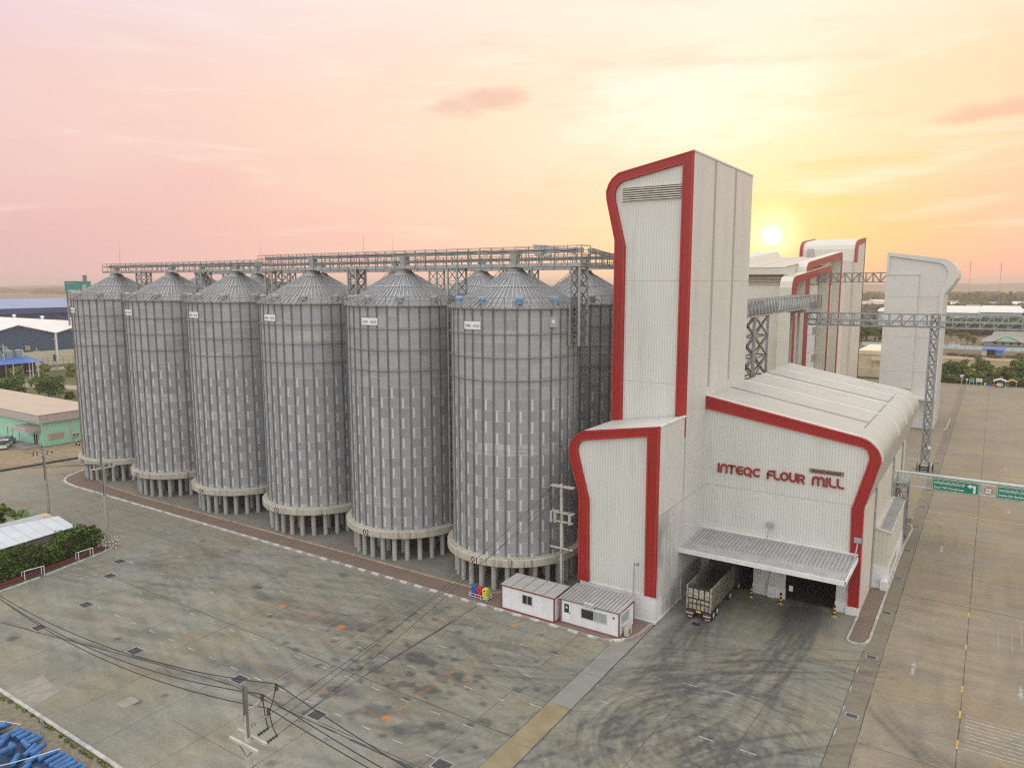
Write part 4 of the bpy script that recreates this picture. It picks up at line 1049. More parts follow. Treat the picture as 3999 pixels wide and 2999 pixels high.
def wob(a, b, w, z):
    n_ = max(2, int(math.hypot(b[0]-a[0], b[1]-a[1])/1.5)); pts = [(a[0]+(b[0]-a[0])*i/n_+rr.uniform(-.03,.03), a[1]+(b[1]-a[1])*i/n_+rr.uniform(-.03,.03)) for i in range(n_+1)]
    for p_, q_ in zip(pts, pts[1:]): fline(g, p_, q_, w*rr.uniform(.5,1.4), z)
for k in range(15):
    x = -31.75-6.05*k
    if k in (1,): continue
    wob((x,36.3), (x,60.1), .10 if k == 2 else .035, .006)
    wob((x+2.1,25), (x+2.1,35.6), .03, .006)
wob((-43.85,43.2),(-43.7,56), .24, .007)
for y, w in ((43.,.07),(48.5,.03),(53.9,.03),(57.9,.03)): wob((-120 if y > 50 else -90,y), (-28.3,y), w, .008)
wob((-52,30.2),(-8,30.2), .03, .008)
for a, b in (((-82,30.5),(-71.6,32.5)),((-71.6,32.5),(-59.8,34.7)),((-59.8,34.7),(-52.3,35.95)),((-52.3,35.95),(-32,36.15)),((-32,36.15),(-8.2,36.4))):
    wob(a, b, .17, .009); wob((a[0],a[1]+.32), (b[0],b[1]+.32), .05, .009)
wob((-26.2,36.5),(-26.3,79), .11, .007); wob((-28.3,36.5),(-28.35,60), .04, .007)
wob((-8.03,25),(-8.03,72), .05, .007); wob((-6.38,25),(-6.38,280), .06, .007); wob((0,25),(0,280), .06, .007)
for y in (56.5, 88, 154, 186): wob((-6.3,y),(12,y), .05, .008)
for y in (53.2,): wob((-26,y),(-8.1,y), .03, .008)
for x in (-14.2,-20.): wob((x,37),(x+1.,62), .03, .0085)
struct('pavement_joint', g, JOINT)
BUFF = mat('buff_concrete', (.27,.22,.125), .85, var=.2, vs=.6)
g = MB(); flat(g, -28.25, -26.25, 24.9, 42.5, .003); flat(g, -28.25, -26.25, 43.3, 48.55, .003); flat(g, -28.25, -26.25, 42.55, 43.25, .003); struct('buff_strip', g, BUFF)
g = MB(); flat(g, -28.25, -26.3, 48.65, 54.2, .003); flat(g, -28.25, -26.3, 54.3, 60.2, .003); struct('pale_strip', g, mat('pale_strip_concrete', (.25,.243,.21), .85, var=.15, vs=.6))
g = MB(); g.prism_z([(-57.9,29.0),(-56.6,29.0),(-56.5,30.3),(-57.8,30.3)], .002, .006); g.prism_z([(-67.5,24.9),(-63,24.9),(-63.6,27.4),(-67.5,27.9)], .002, .005); struct('repair_patch', g, mat('light_patch', (.30,.275,.22), .85, var=.2))

# brick walk, kerbs
def brickmat():
    m, n, b = newmat('clay_paver'); p = n.pos()
    bt = n.add('ShaderNodeTexBrick'); n.link(p, bt.inputs['Vector']); bt.inputs['Scale'].default_value = 1.
    bt.inputs['Brick Width'].default_value = .42; bt.inputs['Row Height'].default_value = .21; bt.inputs['Mortar Size'].default_value = .022
    bt.inputs['Color1'].default_value = (.27,.175,.125,1); bt.inputs['Color2'].default_value = (.23,.155,.115,1); bt.inputs['Mortar'].default_value = (.13,.10,.085,1)
    f = n.noise(p, .5, 4); f2 = n.noise(p, .05, 2)
    c = n.mix(n.rng(f, .4, .75, 0, .6), bt.outputs['Color'], (.13,.115,.10,1)); n.link(c, b.inputs['Base Color']); b.inputs['Roughness'].default_value = .9
    return m
BRICK = brickmat()
chain = [(-139,69.5),(-137.4,66.0),(-135.5,63.0),(-133.4,61.4),(-131,60.75),(-128,60.5),(-29.6,60.5),(-28.3,60.9),(-27.3,61.9),(-26.75,63.4),(-26.6,66.2)]
g = MB(); g.prism_z(chain+[(-42,66.2),(-44,63.2),(-114,62.75),(-124,63.3),(-131,65.2),(-134,69.5)], 0, .13); struct('brick_walk', g, BRICK)
def kerbmat(name, a, bcol, period):
    m, n, b = newmat(name); p = n.pos(); x, y, z = n.sep(p)
    w = n.math('FRACT', n.math('DIVIDE', x, period)); k = n.math('GREATER_THAN', w, .5)
    f = n.noise(p, 1.6, 4); f2 = n.noise(p, .08, 2)
    c = n.mix(n.math('MULTIPLY', k, n.rng(x, -110, -60, .1, 1)), c4(a), c4(bcol)); c = n.mix(n.rng(f, .48, .7, 0, .8), c, (.22,.19,.17,1))
    n.link(c, b.inputs['Base Color']); b.inputs['Roughness'].default_value = .8
    return m
KERBP = kerbmat('painted_kerb', (.60,.59,.56), (.34,.275,.26), 2.2)
def kerb(name, pts, w, h, m):
    g = MB()
    for i in range(len(pts)-1):
        a, b = Vector(pts[i]), Vector(pts[i+1]); d = (b-a).normalized(); nn = Vector((-d.y, d.x))*w/2
        P = [a-nn, b-nn, b+nn, a+nn]; g.hexa([(v.x,v.y,0) for v in P], [(v.x,v.y,h+.0015*(i % 2)) for v in P])
    return struct(name, g, m)
kerb('kerb', [(x-.0, y-.12) for x, y in chain], .34, .16, KERBP)
kerb('kerb', [(-139,63.2),(-134,69)][1:]+[(-131,65.3),(-124,63.4),(-114,62.9),(-44,63.3),(-42.2,66)], .28, .2, mat('rusty_kerb', (.42,.33,.22), .85, var=.35, vs=1.5))
WKERB = mat('whitewashed_kerb', (.46,.45,.40), .85, var=.35, vs=1.2)
kerb('kerb', [(-110,24.65),(-20,24.75)], .3, .14, WKERB)
kerb('kerb', [(-90.2,33.2),(-90.9,38.2)], .35, .15, WKERB); kerb('kerb', [(-91.1,39),(-92.9,46.8),(-93.6,48.2)], .35, .15, WKERB)
kerb('kerb', [(-150,58),(-148.4,72),(-147,86)], .8, .25, mat('black_white_kerb', (.06,.055,.05), .85, var=.4))
g = MB(); g.prism_z([(-9.5,73.4),(-8.7,73.1),(-8.0,73.9),(-7.95,87.4),(-9.5,88.4)], 0, .14); struct('brick_island', g, BRICK)
kerb('kerb', [(-9.55,79.4),(-9.62,73.2),(-9.2,72.9),(-8.6,72.85),(-8.05,73.3),(-7.82,74.3),(-7.8,104)], .22, .17, WKERB)
g = MB(); g.prism_z([(-9.5,103.6),(-7.9,103.6),(-7.5,112.6),(-7.8,114.3),(-8.6,115),(-9.5,115)], 0, .14); struct('brick_island', g, BRICK)
kerb('kerb', [(-7.85,104),(-7.45,112.6),(-7.75,114.4),(-8.6,115.1)], .2, .17, WKERB)
kerb('kerb', [(-10.6,194.4),(-8.2,194.6),(-7.7,197),(-7.6,212)], .3, .16, WKERB)
kerb('kerb', [(-30,286.2),(14,286.4)], .4, .2, WKERB)

# drain grates
GRT = mat('cast_grate', (.085,.085,.088), .6, .3, var=.3, vs=4); FRM = mat('grate_frame', (.33,.32,.29), .8, var=.2)
def grate(x, y, w, d, label, grp, fr=.12):
    t = thing('drain_grate', label, 'drain grate', (x,y,0), grp)
    g = MB(); flat(g, x-w/2-fr, x+w/2+fr, y-d/2-fr, y+d/2+fr, .014); g.build('frame', [FRM], t)
    g = MB()
    g.box(x-w/2, x+w/2, y-d/2, y+d/2, .016, .02)
    for k in range(int(w/.13)): xx = x-w/2+.07+.13*k; g.box(xx-.035, xx+.035, y-d/2+.03, y+d/2-.03, .02, .035)
    g.build('grille', [GRT], t)
for x, y, l in ((-52.5,36.9,'square drain grate behind the foreground utility pole'),(-42.8,36.9,'square drain grate between the overhead wires right of the utility pole'),(-30.6,37.5,'square drain grate beside the buff concrete strip'),(-64.9,34.7,'square drain grate at the bend of the long drain joint'),(-77.5,32.1,'square drain grate at the pale far end of the drain joint'),(-79,37.4,'dirty square drain grate at the first lane dash'),(-84.7,43,'dirty drain grate between the goal frames and the court'),(-88.2,46.1,'dark drain grate closest to the striped pole barrier')):
    grate(x, y, 1.25, 1.0, l, 'square drain grates in the yard')
for i, y in enumerate((60.0,71.0,81.9,92.6,103.4,114.4,125.5,136.4,147.3,158.2,171.6,186,200)):
    ds = ('nearest the camera','just before the brick island','beside the brick island','beside the white annex','beside the tall lattice post','under the sign gantry','between the gantry and the yellow line','just beyond the yellow line','beside the pylon base','first beyond the pylon base','second beyond the pylon base','third beyond the pylon base','beside the grey tower')[i]
    grate(-7.2, y, .8, .55, 'small drain lid in the roadside channel, '+ds, 'drain lids in the roadside channel', .1)
# ---------------------------------------------------------------- utility poles and wires
def insul(parent, a, b, r=.09, n=4, name='insulator'):
    g = MB(); a, b = Vector(a), Vector(b)
    for i in range(n):
        p, q = a.lerp(b, (i+.15)/n), a.lerp(b, (i+.8)/n); g.tube([p, q], [r, r*.55], 8)
    g.tube([a, b], .025, 5); return g.build(name, [PORC], parent)
def sag(a, b, s, n=28): a, b = Vector(a), Vector(b); return [a.lerp(b, i/n)-Vector((0,0,s*(1-(2*i/n-1)**2))) for i in range(n+1)]
def wire(a, b, s, label, r=.022, group='overhead power wires'):
    g = MB(); g.tube(sag(a, b, s), r, 5); return g.build('overhead_wire', [WIRE], label=label, cat='wire', group=group)
# foreground pole
PX_, PY_ = -33.93, 24.2
t = thing('utility_pole', 'foreground concrete utility pole with dark steel extension and black insulators', 'utility pole', (PX_, PY_, 0))
g = MB(); g.tube([(PX_,PY_,0),(PX_,PY_,9.7)], [.24,.17], 8); g.mi = 1; g.tube([(PX_,PY_,6.2),(PX_,PY_,6.5)], [.245,.245], 8); g.build('shaft', [WOODPOLE, GALVD], t)
g = MB()
for dx in (-.1, .13): g.box(PX_+dx-.06, PX_+dx+.06, PY_-.14, PY_-.02, 8.4 if dx > 0 else 9.3, 11.55)
g.build('steel_extension', [GALVD], t)
for dy, z in ((-.3,7.95),(.28,8.1)):
    g = MB(); g.box(PX_-1.25, PX_+1.25, PY_+dy-.07, PY_+dy+.07, z, z+.16)
    for i in range(5): g.box(PX_-1.1+.55*i-.02, PX_-1.1+.55*i+.02, PY_+dy-.09, PY_+dy+.09, z+.05, z+.1)
    g.build('crossarm', [WOODPOLE], t)
g = MB(); g.bar((PX_-.8,PY_-.2,7.95),(PX_,PY_-.15,7.2),.05); g.bar((PX_+.8,PY_-.2,7.95),(PX_,PY_-.15,7.2),.05); g.build('brace', [GALVD], t)
INS = []
for i, (zz, dx, dy) in enumerate(((10.0,.25,1.9),(9.75,.12,1.0),(8.85,.35,1.2))):
    g = MB(); g.bar((PX_,PY_,zz-.05),(PX_+dx,PY_+dy,zz+.35),.06); g.build('bracket', [GALV], t)
    top = (PX_+dx,PY_+dy,zz+.75); insul(t, (PX_+dx,PY_+dy,zz+.35), top, .13, 2); INS.append(top)
STR = []
for i, (dx, dy, z) in enumerate(((.35,.4,8.35),(1.15,.4,8.2),(-.7,.35,8.3))):
    a = (PX_+dx, PY_+dy, z); b = (PX_+dx+.05, PY_+dy+.75, z+.1); insul(t, a, b, .1, 4); STR.append(b)
for i, (a, l) in enumerate(zip(INS, ('top','middle','bottom'))):
    wire((-85, 25+.6*i, 10.9-.5*i), a, 3.0, f'thick black wire running left from the {l} insulator of the foreground pole', .03)
    wire(a, (16, 24.6+1.3*i, 11.2-.2*i), 1.9+.15*i, f'thick black wire running off the bottom edge from the {l} insulator of the foreground pole', .03)
g = MB(); g.tube(sag(INS[0], (INS[2][0], INS[2][1], INS[2][2]-.2), .25, 10), .03, 5); g.tube(sag(INS[2], STR[1], .5, 10), .03, 5); g.tube(sag(INS[1], STR[0], .6, 10), .03, 5); g.build('jumper_cable', [WIRE], t)
# pole behind the cabins
UX, UY = -37.1, 66.4
t = thing('utility_pole', 'tall cream utility pole with several crossarms behind the cabins', 'utility pole', (UX, UY, .1))
g = MB(); g.tube([(UX,UY,.1),(UX-.2,UY,12.8)], [.24,.17], 8); g.build('shaft', [WOODPOLE], t)
for z, n_ in ((12.5,2),(9.65,2),(8.7,1),(5.75,1)):
    for k in range(n_):
        dy = -.22 if k == 0 else .22
        g = MB(); g.box(UX-1.4, UX+1.35, UY+dy-.06, UY+dy+.06, z, z+.14); g.build('crossarm', [WOODPOLE], t)
UST = []
for dx in (-1.2,-.25,.75):
    a = (UX+dx, UY-.3, 12.45); b = (UX+dx-.15, UY-1.0, 12.05); insul(t, a, b, .1, 4); UST.append(b)
for dx in (-1.25,-.75,1.0):
    g = MB(); g.tube([(UX+dx,UY-.3,8.6),(UX+dx,UY-.3,9.75)], .16, 10); g.build('fuse_cutout', [mat('fuse_grey', (.42,.42,.40), .5)], t)
g = MB()
for dx in (-1.2,-.25,.75): g.tube(sag((UX+dx-.1,UY-.6,12.1),(UX+dx+.1,UY-.35,9.8), .0, 6)+[Vector((UX+dx+.2,UY-.3,8.7))], .025, 5)
g.tube(sag((UX+.9,UY-.3,8.7),(UX+.9,UY-.3,5.8),.0,6), .03, 5); g.tube([(UX+.25,UY-.28,.2),(UX+.2,UY-.28,5.8),(UX-.6,UY-.2,4.6),(UX-1.0,UY-.2,5.7)], .03, 5); g.build('jumper_cable', [WIRE], t)
insul(t, (UX+1.0,UY-.2,9.8), (UX+1.05,UY-.2,10.4), .07, 2)
for i, (a, b) in enumerate(zip(STR, UST)): wire(a, b, .7, 'overhead wire from the foreground pole up to the cream pole behind the cabins, '+('left one','middle one','right one')[(1,2,0)[i]], .018)
# left poles
def small_pole(x, y, h, za, label, m, ext):
    t = thing('utility_pole', label, 'utility pole', (x,y,0))
    g = MB(); g.tube([(x,y,0),(x,y,za+.3)], [.24,.16], 8); g.build('shaft', [m], t)
    g = MB()
    for d in ext: g.box(x+d-.05, x+d+.05, y-.2, y-.1, za-.4, h)
    g.build('steel_extension', [GALVD], t)
    g = MB(); g.bar((x-.9,y-1.1,za-.15),(x+.9,y+1.1,za+.15),.16,.16); g.build('crossarm', [WOODPOLE], t)
    for k in (-.9,-.55,.35,.75):
        insul(t, (x+k*.9,y+k*1.1,za+.15*k), (x+k*.9,y+k*1.1,za+.6), .12, 2)
    g = MB(); g.tube([(x+.16,y-.2,za-.3),(x+.28,y-.25,za-2.2),(x+.14,y-.2,za-3.6)], .04, 5); g.build('cable_drop', [WIRE], t)
small_pole(-111.3, 48.7, 11.8, 9.9, 'grey utility pole standing by the far left road with one slanted crossarm', POLEG, (0,))
small_pole(-94.8, 48.3, 12.8, 10.45, 'grey utility pole rising from the striped barrier at the hedge end', POLEG, (-.12,.1))
for i in range(3):
    wire((-94.8+.7*(i-1), 48.3+.9*(i-1), 10.9), (-160, 22+4*i, 9.8), 1.6, 'wire from the pole at the hedge end out to the left, '+('low one','middle one','high one')[i], .02, 'wires of the left hand poles')
    wire((-111.3+.7*(i-1), 48.7+.9*(i-1), 10.2), (-94.8+.7*(i-1), 48.3+.9*(i-1), 10.9), .4, 'wire between both left grey poles, '+('near one','middle one','far one')[i], .02, 'wires of the left hand poles')
    wire((-111.3+.5*(i-1), 48.7+.9*(i-1), 10.2), (-190, 60+2*i, 10.5), 1.8, 'wire from the far left grey pole crossing before the mint building, '+('low one','middle one','high one')[i], .02, 'wires of the left hand poles')
t = thing('pole_barrier', 'red and white striped pipe barrier around the foot of the utility pole', 'barrier', (-94.3, 48, 0))
g = MB(); cor = [(-95.3,47.4),(-93.5,47.2),(-93.0,48.3),(-94.2,49.3),(-95.6,48.9)]
for i, (x, y) in enumerate(cor):
    x2, y2 = cor[(i+1) % 5]
    for k in range(4): g.mi = k % 2; g.tube([(x,y,.28*k),(x,y,.28*k+.28)], .06, 8)
    for z in (.55, 1.05):
        for k in range(6): g.mi = k % 2; a = Vector((x,y,z)).lerp(Vector((x2,y2,z)), k/6); b = Vector((x,y,z)).lerp(Vector((x2,y2,z)), (k+1)/6); g.tube([a,b], .05, 6)
g.build('pipe_rail', [SIGNW, mat('stripe_red', (.35,.05,.03), .6)], t)
t = thing('lamp_post', 'thin grey flood light pole standing between cabin and block', 'lamp post', (-28.43, 65.6, .1))
g = MB(); g.tube([(-28.43,65.6,.1),(-28.43,65.6,5.3)], .07, 8); g.tube([(-28.38,65.55,4.9),(-28.38,65.55,6.35)], .05, 8); g.build('post', [POLEG], t)
g = MB(); g.bar((-28.4,65.5,6.2),(-28.0,65.3,6.3),.06); g.box(-28.05, -27.8, 65.15, 65.45, 6.15, 6.4); g.build('flood_light', [GALV], t)

# ---------------------------------------------------------------- trusses, pylon, gantry
def truss(name, label, a, b, h, w, n, m, cat='truss bridge', inside=True, flip=None, ch=.2, br=.13):
    """box truss from a to b (bottom centre line), height h, width w"""
    t = thing(name, label, cat, a); a, b = Vector(a), Vector(b); d = (b-a).normalized(); s = d.cross(Vector((0,0,1))).normalized()*w/2; H = Vector((0,0,h))
    for sd in (-1, 1):
        o = s*sd; g = MB()
        g.bar(a+o, b+o, ch); g.bar(a+o+H, b+o+H, ch)
        for i in range(n+1):
            p = a.lerp(b, i/n)+o; g.bar(p, p+H, br*1.2)
            if i < n:
                q = a.lerp(b, (i+1)/n)+o
                dn = (i < flip) if flip is not None else (i % 2 == 0)
                g.bar(p+H, q, br) if dn else g.bar(p, q+H, br)
        g.build('side_frame', [m], t)
    g = MB()
    for i in range(n+1):
        p = a.lerp(b, i/n); g.bar(p-s, p+s, br); g.bar(p-s+H, p+s+H, br)
    g.build('cross_lattice', [m], t)
    if inside:
        g = MB(); up = Vector((0,0,1))
        g.bar(a+up*.14, b+up*.14, w*.45, .06); g.build('walkway', [GALVD], t)
        g = MB(); g.bar(a+s*.35+up*h*.45, b+s*.35+up*h*.45, .5, .35); g.build('conveyor', [VENTG], t)
        g = MB()
        for z in (.55, 1.1): g.bar(a-s*.55+up*z, b-s*.55+up*z, .05)
        for i in range(n*2): p = a.lerp(b, (i+.5)/(n*2))-s*.55; g.bar(p, p+up*1.1, .05)
        g.build('handrail', [GALVD], t)
    return t
truss('truss_bridge', 'long grey conveyor truss bridge crossing the road on the tall lattice pylon', (-30.4,151,25.95), (14,151,26.1), 2.25, 2.2, 22, STEELB, flip=7)
truss('conveyor_truss', 'pale grey conveyor truss running out from behind the white tower to the platform', (-29,95,29.3), (-29,139,29.5), 2.2, 2.2, 24, GALV, flip=12)
truss('link_truss', 'small high truss linking the rear block with the grey tower', (-40.5,211,34.05), (-22,211,34.05), 2.3, 2.0, 11, GALVD, inside=False)
lattice('truss_pylon', 'tall slender lattice pylon carrying the conveyor truss bridge over the road', 'pylon', -9.5, -8.32, 150.3, 151.7, 1.25, 28.4, .26, .12, 2.25, STEELB, None, GALVD)
lattice('truss_trestle', 'stout lattice trestle under the pale conveyor truss behind the hall roof', 'trestle', -30, -28, 104.5, 111.5, 0, 29.3, .34, .2, 3.0, GALV, None, GALVD)
t = thing('pylon_base', 'concrete block base with black tyre fenders under the lattice pylon', 'pylon base', (-8.8, 150.8, 0))
g = MB(); g.box(-9.9, -7.6, 149.4, 152.2, 0, 1.2); g.build('block', [CONC], t)
g = MB()
for x in (-9.5,-8.1): g.box(x-.1, x+.1, 149.25, 149.42, .05, 1.22); g.box(x-.1, x+.1, 149.25, 152.3, 1.2, 1.26)
for y in (149.9,151.5): g.box(-10.05, -9.88, y-.1, y+.1, .05, 1.2); g.box(-7.62, -7.45, y-.1, y+.1, .05, 1.2)
g.box(-9.5, -8.1, 149.25, 149.4, .35, .5); g.box(-9.5, -8.1, 149.25, 149.4, .8, .95); g.build('fender', [BLACK], t)
t = thing('round_sign', 'small round white sign fixed low on the lattice pylon', 'road sign', (-8.25, 150.1, 4))
g = MB(); g.tube([(-8.25,150.05,4.4),(-8.25,150.0,4.4)], .3, 18); g.build('face', [SIGNW], t)
t = thing('transfer_platform', 'railed transfer platform where the two conveyor trusses meet', 'platform', (-30.5, 146, 28.8))
g = MB(); g.box(-34.5, -28.3, 139.5, 152.3, 28.6, 29.0); g.mi = 1; g.hexa([(-33.8,138,28.9),(-29,138,28.9),(-29,146,28.4),(-33.8,146,28.4)],[(-33.8,138,29.0),(-29,138,29.0),(-29,146,29.0),(-33.8,146,29.0)]); g.build('deck', [GALV, GALVD], t)
g = MB()
for i in range(9):
    y = 142+1.25*i; g.box(-28.4, -28.3, y-.06, y+.06, 29, 31.6)
for i in range(6): x = -34.4+1.22*i; g.box(x-.06, x+.06, 152.1, 152.2, 29, 31.6)
for z in (29.7,30.4,31.1,31.6): g.bar((-28.35,142,z),(-28.35,152.1,z),.07); g.bar((-34.4,152.15,z),(-28.35,152.15,z),.07)
g.build('guard_rail', [GALVD], t)
g = MB(); g.box(-30.5, -28.6, 143, 150.5, 29, 30.4); g.build('transfer_box', [GALV], t)
g = MB()
for y in (144.5, 150.5): g.box(-32.2, -31.8, y-.2, y+.2, 0, 28.6)
g.build('support_leg', [GALV], t)

GY = 106.
t = thing('sign_gantry', 'overhead sign gantry spanning the road beside the white annex', 'gantry', (-9.3, GY, 0))
g = MB(); g.tube([(-9.4,GY,9.55),(14,GY,9.55)], .17, 12); g.build('top_beam', [mat('pale_gantry_pipe', (.62,.66,.66), .45)], t, smooth=True)
g = MB(); g.tube([(-9.3,GY-.1,9.2),(14,GY-.1,9.2)], .045, 6); g.tube([(-9.3,GY,7.85),(14,GY,7.85)], .06, 6)
for i in range(15): x = -9.2+1.63*i; g.bar((x,GY,9.5),(x,GY,7.85),.06); g.bar((x,GY,9.5),(min(x+1.63,14),GY,7.85),.035)
for x in (-.01, .35): g.bar((x,GY-.05,9.4),(x,GY-.05,7.75),.07)
g.build('lower_truss', [ALU], t)
g = MB(); g.tube([(-9.15,GY,0),(-9.15,GY,9.5)], .14, 10); g.build('post', [GALV], t)
def sign(x0, x1, z0, z1, lines, nm='direction_sign'):
    g = MB(); g.box(x0, x1, GY-.24, GY-.18, z0, z1); s_ = g.build(nm, [GREENS], t)
    g = MB(); e = .07
    for a, b, c, d in ((x0+e,x1-e,z0+e,z0+e+.045),(x0+e,x1-e,z1-e-.045,z1-e),(x0+e,x0+e+.045,z0+e+.045,z1-e-.045),(x1-e-.045,x1-e,z0+e+.045,z1-e-.045)): g.box(a, b, GY-.25, GY-.24, c, d)
    g.build('border', [SIGNW], s_)
    g = MB()
    for tx, sz, x, z, fit in lines:
        h = MB(); w = text_mb(tx, sz, .012, Matrix.Identity(4), h, .006); k = min(1., fit/w)
        n0 = len(g.v); g.v += [(x+vx*k, GY-.25-vz, z+vy) for vx, vy, vz in h.v]; g.f += [tuple(n0+i for i in f) for f in h.f]; g.m += h.m
    g.build('lettering', [SIGNW], s_); return s_
s1 = sign(-5.22, -.08, 7.72, 9.3, [('คลังผลิตภัณฑ์แป้งสาลี', .52, -4.98, 8.62, 3.3), ('Flour Mill Warehouse', .42, -4.98, 8.05, 3.25)])
g = MB()
g.box(-.72, -.47, GY-.255, GY-.24, 7.93, 8.9); g.box(-1.0, -.72, GY-.255, GY-.24, 8.66, 8.9)
g.q((-1.0,GY-.255,8.5),(-1.0,GY-.255,9.06),(-1.42,GY-.255,8.78)); g.build('arrow', [SIGNW], s1)
sign(1.7, 9.6, 7.72, 9.3, [('อาคารรับวัตถุดิบ (ไซโล) , คลังสินค้าสำเร็จรูป', .5, 1.95, 8.62, 5.4), ('Intake Silo Building , Finished Goods', .40, 1.95, 8.07, 5.2)])
g = MB(); g.tube([(.87,GY-.2,8.5),(.87,GY-.24,8.5)], .44, 28); d_ = g.build('height_limit_sign', [mat('sign_red_rim', (.38,.08,.05), .5)], t)
g = MB(); g.tube([(.87,GY-.24,8.5),(.87,GY-.25,8.5)], .37, 28); g.build('face', [SIGNW], d_)
g = MB(); text_mb('7.0 ม', .33, .01, face_y(.87, GY-.256, 8.40), g, .01, 'CENTER')
g.q((.77,GY-.256,8.86),(.97,GY-.256,8.86),(.87,GY-.256,8.76)); g.q((.77,GY-.256,8.14),(.97,GY-.256,8.14),(.87,GY-.256,8.24)); g.build('lettering', [TEXTB], d_)
t = lattice('lattice_post', 'grey four-legged lattice post at the corner of the white annex', 'lattice post', -9.3, -8.0, 104.8, 108.8, 0, 8.3, .22, .1, 1.9, GALV, None, GALVD)
g = MB(); g.box(-9.5, -7.85, 104.6, 109, 8.25, 8.42); g.box(-9.4, -7.9, 104.7, 104.8, 7.7, 7.85); g.build('head_frame', [GALV], t)
t = thing('cable_box', 'low grey concrete block at the foot of the lattice post', 'block', (-8.1, 104.0, 0))
g = MB(); g.box(-8.5, -7.9, 103.7, 104.5, .14, 1.3); g.build('casing', [CONC], t)

# ---------------------------------------------------------------- rear mill building
t = thing('rear_mill', 'large cream mill building with two red portal frames and small barred windows', 'mill building', (-60, 240, 0))
g = MB(); body = [(185.4,0),(185.4,37.4),(231,41.2),(262,41.2),(262,0)]
g.prism_x(body, -82, -43.2); g.build('wall', [CREAM], t)
g = MB()
g.box(-82, -40.6, 184.2, 185.3, 35.9, 37.45); g.build('eave_fascia', [CREAM], t)
g = MB(); g.hexa([(-82,184.1,37.46),(-43,184.1,37.46),(-43,231,41.3),(-82,231,41.3)],[(-82,184.1,37.62),(-43,184.1,37.62),(-43,231,41.46),(-82,231,41.46)])
for x in (-50,-56,-62): g.hexa([(x-.1,184.1,37.62),(x+.1,184.1,37.62),(x+.1,231,41.46),(x-.1,231,41.46)],[(x-.1,184.1,37.7),(x+.1,184.1,37.7),(x+.1,231,41.54),(x-.1,231,41.54)])
rf = g.build('roof', [mat('pink_lit_roof', (.58,.50,.43), .5, var=.06, rib=('x', 1.2), rib_amt=.15)], t)  # pink evening light on the roof is put into its colour
g = MB(); g.hexa([(-82,190,37.9),(-55,190,37.9),(-55,231,41.3),(-82,231,41.3)],[(-82,190,39.6),(-56,190,39.6),(-56,231,43.1),(-82,231,43.1)]); g.build('roof_monitor', [CREAM], rf)
g = MB(); g.hexa([(-47.5,228,41),(-45.1,228,41),(-45.1,230,41.2),(-47.5,230,41.2)],[(-47,228,43.6),(-45.6,228,43.6),(-45.6,230,43.6),(-47,230,43.6)]); g.build('roof_cowl', [GALV], rf)
g = MB(); g.box(-82, -43.3, 185.3, 185.38, 33.9, 35.9); lv = g.build('louvre_band', [mat('brown_recess', (.27,.21,.15), .7)], t)
g = MB()
for k in range(4): z = 34.0+.33*k; g.box(-82, -43.3, 185.05, 185.28, z, z+.12)
g.box(-82, -43.2, 184.95, 185.3, 33.6, 33.85); g.build('slats', [mat('louvre_slat2', (.56,.50,.42), .5)], lv)
def portal(nm, x0, x1, y0, y1, za, zb, bw_n, bw_t, bw_f, lab):
    r = 2.4
    out = [(y0,0),(y0,za-2.6),(y0+.5,za-1.2),(y0+1.6,za-.3),(y0+3.6,za+.15),(y1-2.0,zb),(y1-.5,zb-.35),(y1,zb-1.6),(y1,0)]
    inn = [(y0+bw_n,0),(y0+bw_n,za-3.6),(y0+bw_n+.3,za-2.5),(y0+bw_n+1.0,za-1.75),(y0+bw_n+2.2,za-1.4),(y1-bw_f-1.4,zb-bw_t),(y1-bw_f-.4,zb-bw_t-.4),(y1-bw_f,zb-bw_t-1.3),(y1-bw_f,0)]
    g = MB(); g.band_x(out, inn, x0, x1-.14); p_ = g.build('portal_frame', [CREAM], t)
    g = MB(); o2 = mid(out, inn, .03); i2 = mid(out, inn, 1.0); g.band_x(o2, i2, x1-.14, x1); g.build('red_face', [RED], p_); return p_
portal('p1', -42.9, -40.0, 180.0, 227.3, 35.4, 38.75, 4.6, 1.75, 1.9, '')
portal('p2', -43.15, -40.6, 197.4, 247.6, 39.1, 43.2, 4.6, 1.85, 2.0, '')
g = MB(); g.box(-43.2, -43.02, 208, 262, 0, 33.2); g.build('window_wall', [mat('bright_white_wall', (.80,.79,.77), .6, var=.04)], t)
g = MB(); g.box(-43.0, -42.9, 207, 252, 33.2, 33.5)
for z in (8,14.5,19.5,25): g.box(-43.02, -43.0, 208, 262, z, z+.08)
g.build('string_course', [mat('shadow_joint', (.4,.37,.34), .7)], t)
for y in (234.5, 256):
    g = MB(); g.box(-43.0, -42.75, y, y+6, 0, 37.5); lc = g.build('louvre_column', [mat('louvre_column_base', (.42,.37,.31), .7)], t)
    g = MB()
    for k in range(75): g.box(-42.75, -42.66, y, y+6, .2+.5*k, .42+.5*k)
    g.build('slats', [mat('louvre_slat3', (.66,.60,.53), .6)], lc)
for y, z, h in ((229,29.9,1.3),(220.5,19.3,2.0),(228.5,13.9,1.3),(221,11.4,2.1),(250,11.5,1.9),(249,29,1.3),(252,26,2.4),(245,22,1.5),(247,17.5,1.5),(246,8.5,1.4)):
    g = MB(); g.box(-43.02, -42.97, y, y+5.0, z, z+h); w = g.build('window', [mat('grey_window', (.16,.16,.15), .4)], t)
    g = MB()
    for k in range(6): g.box(-42.97, -42.9, y+.2+.92*k-.13, y+.2+.92*k+.13, z, z+h)
    g.box(-42.97, -42.85, y-.2, y+5.2, z+h, z+h+.15); g.build('bars', [CREAM], w)
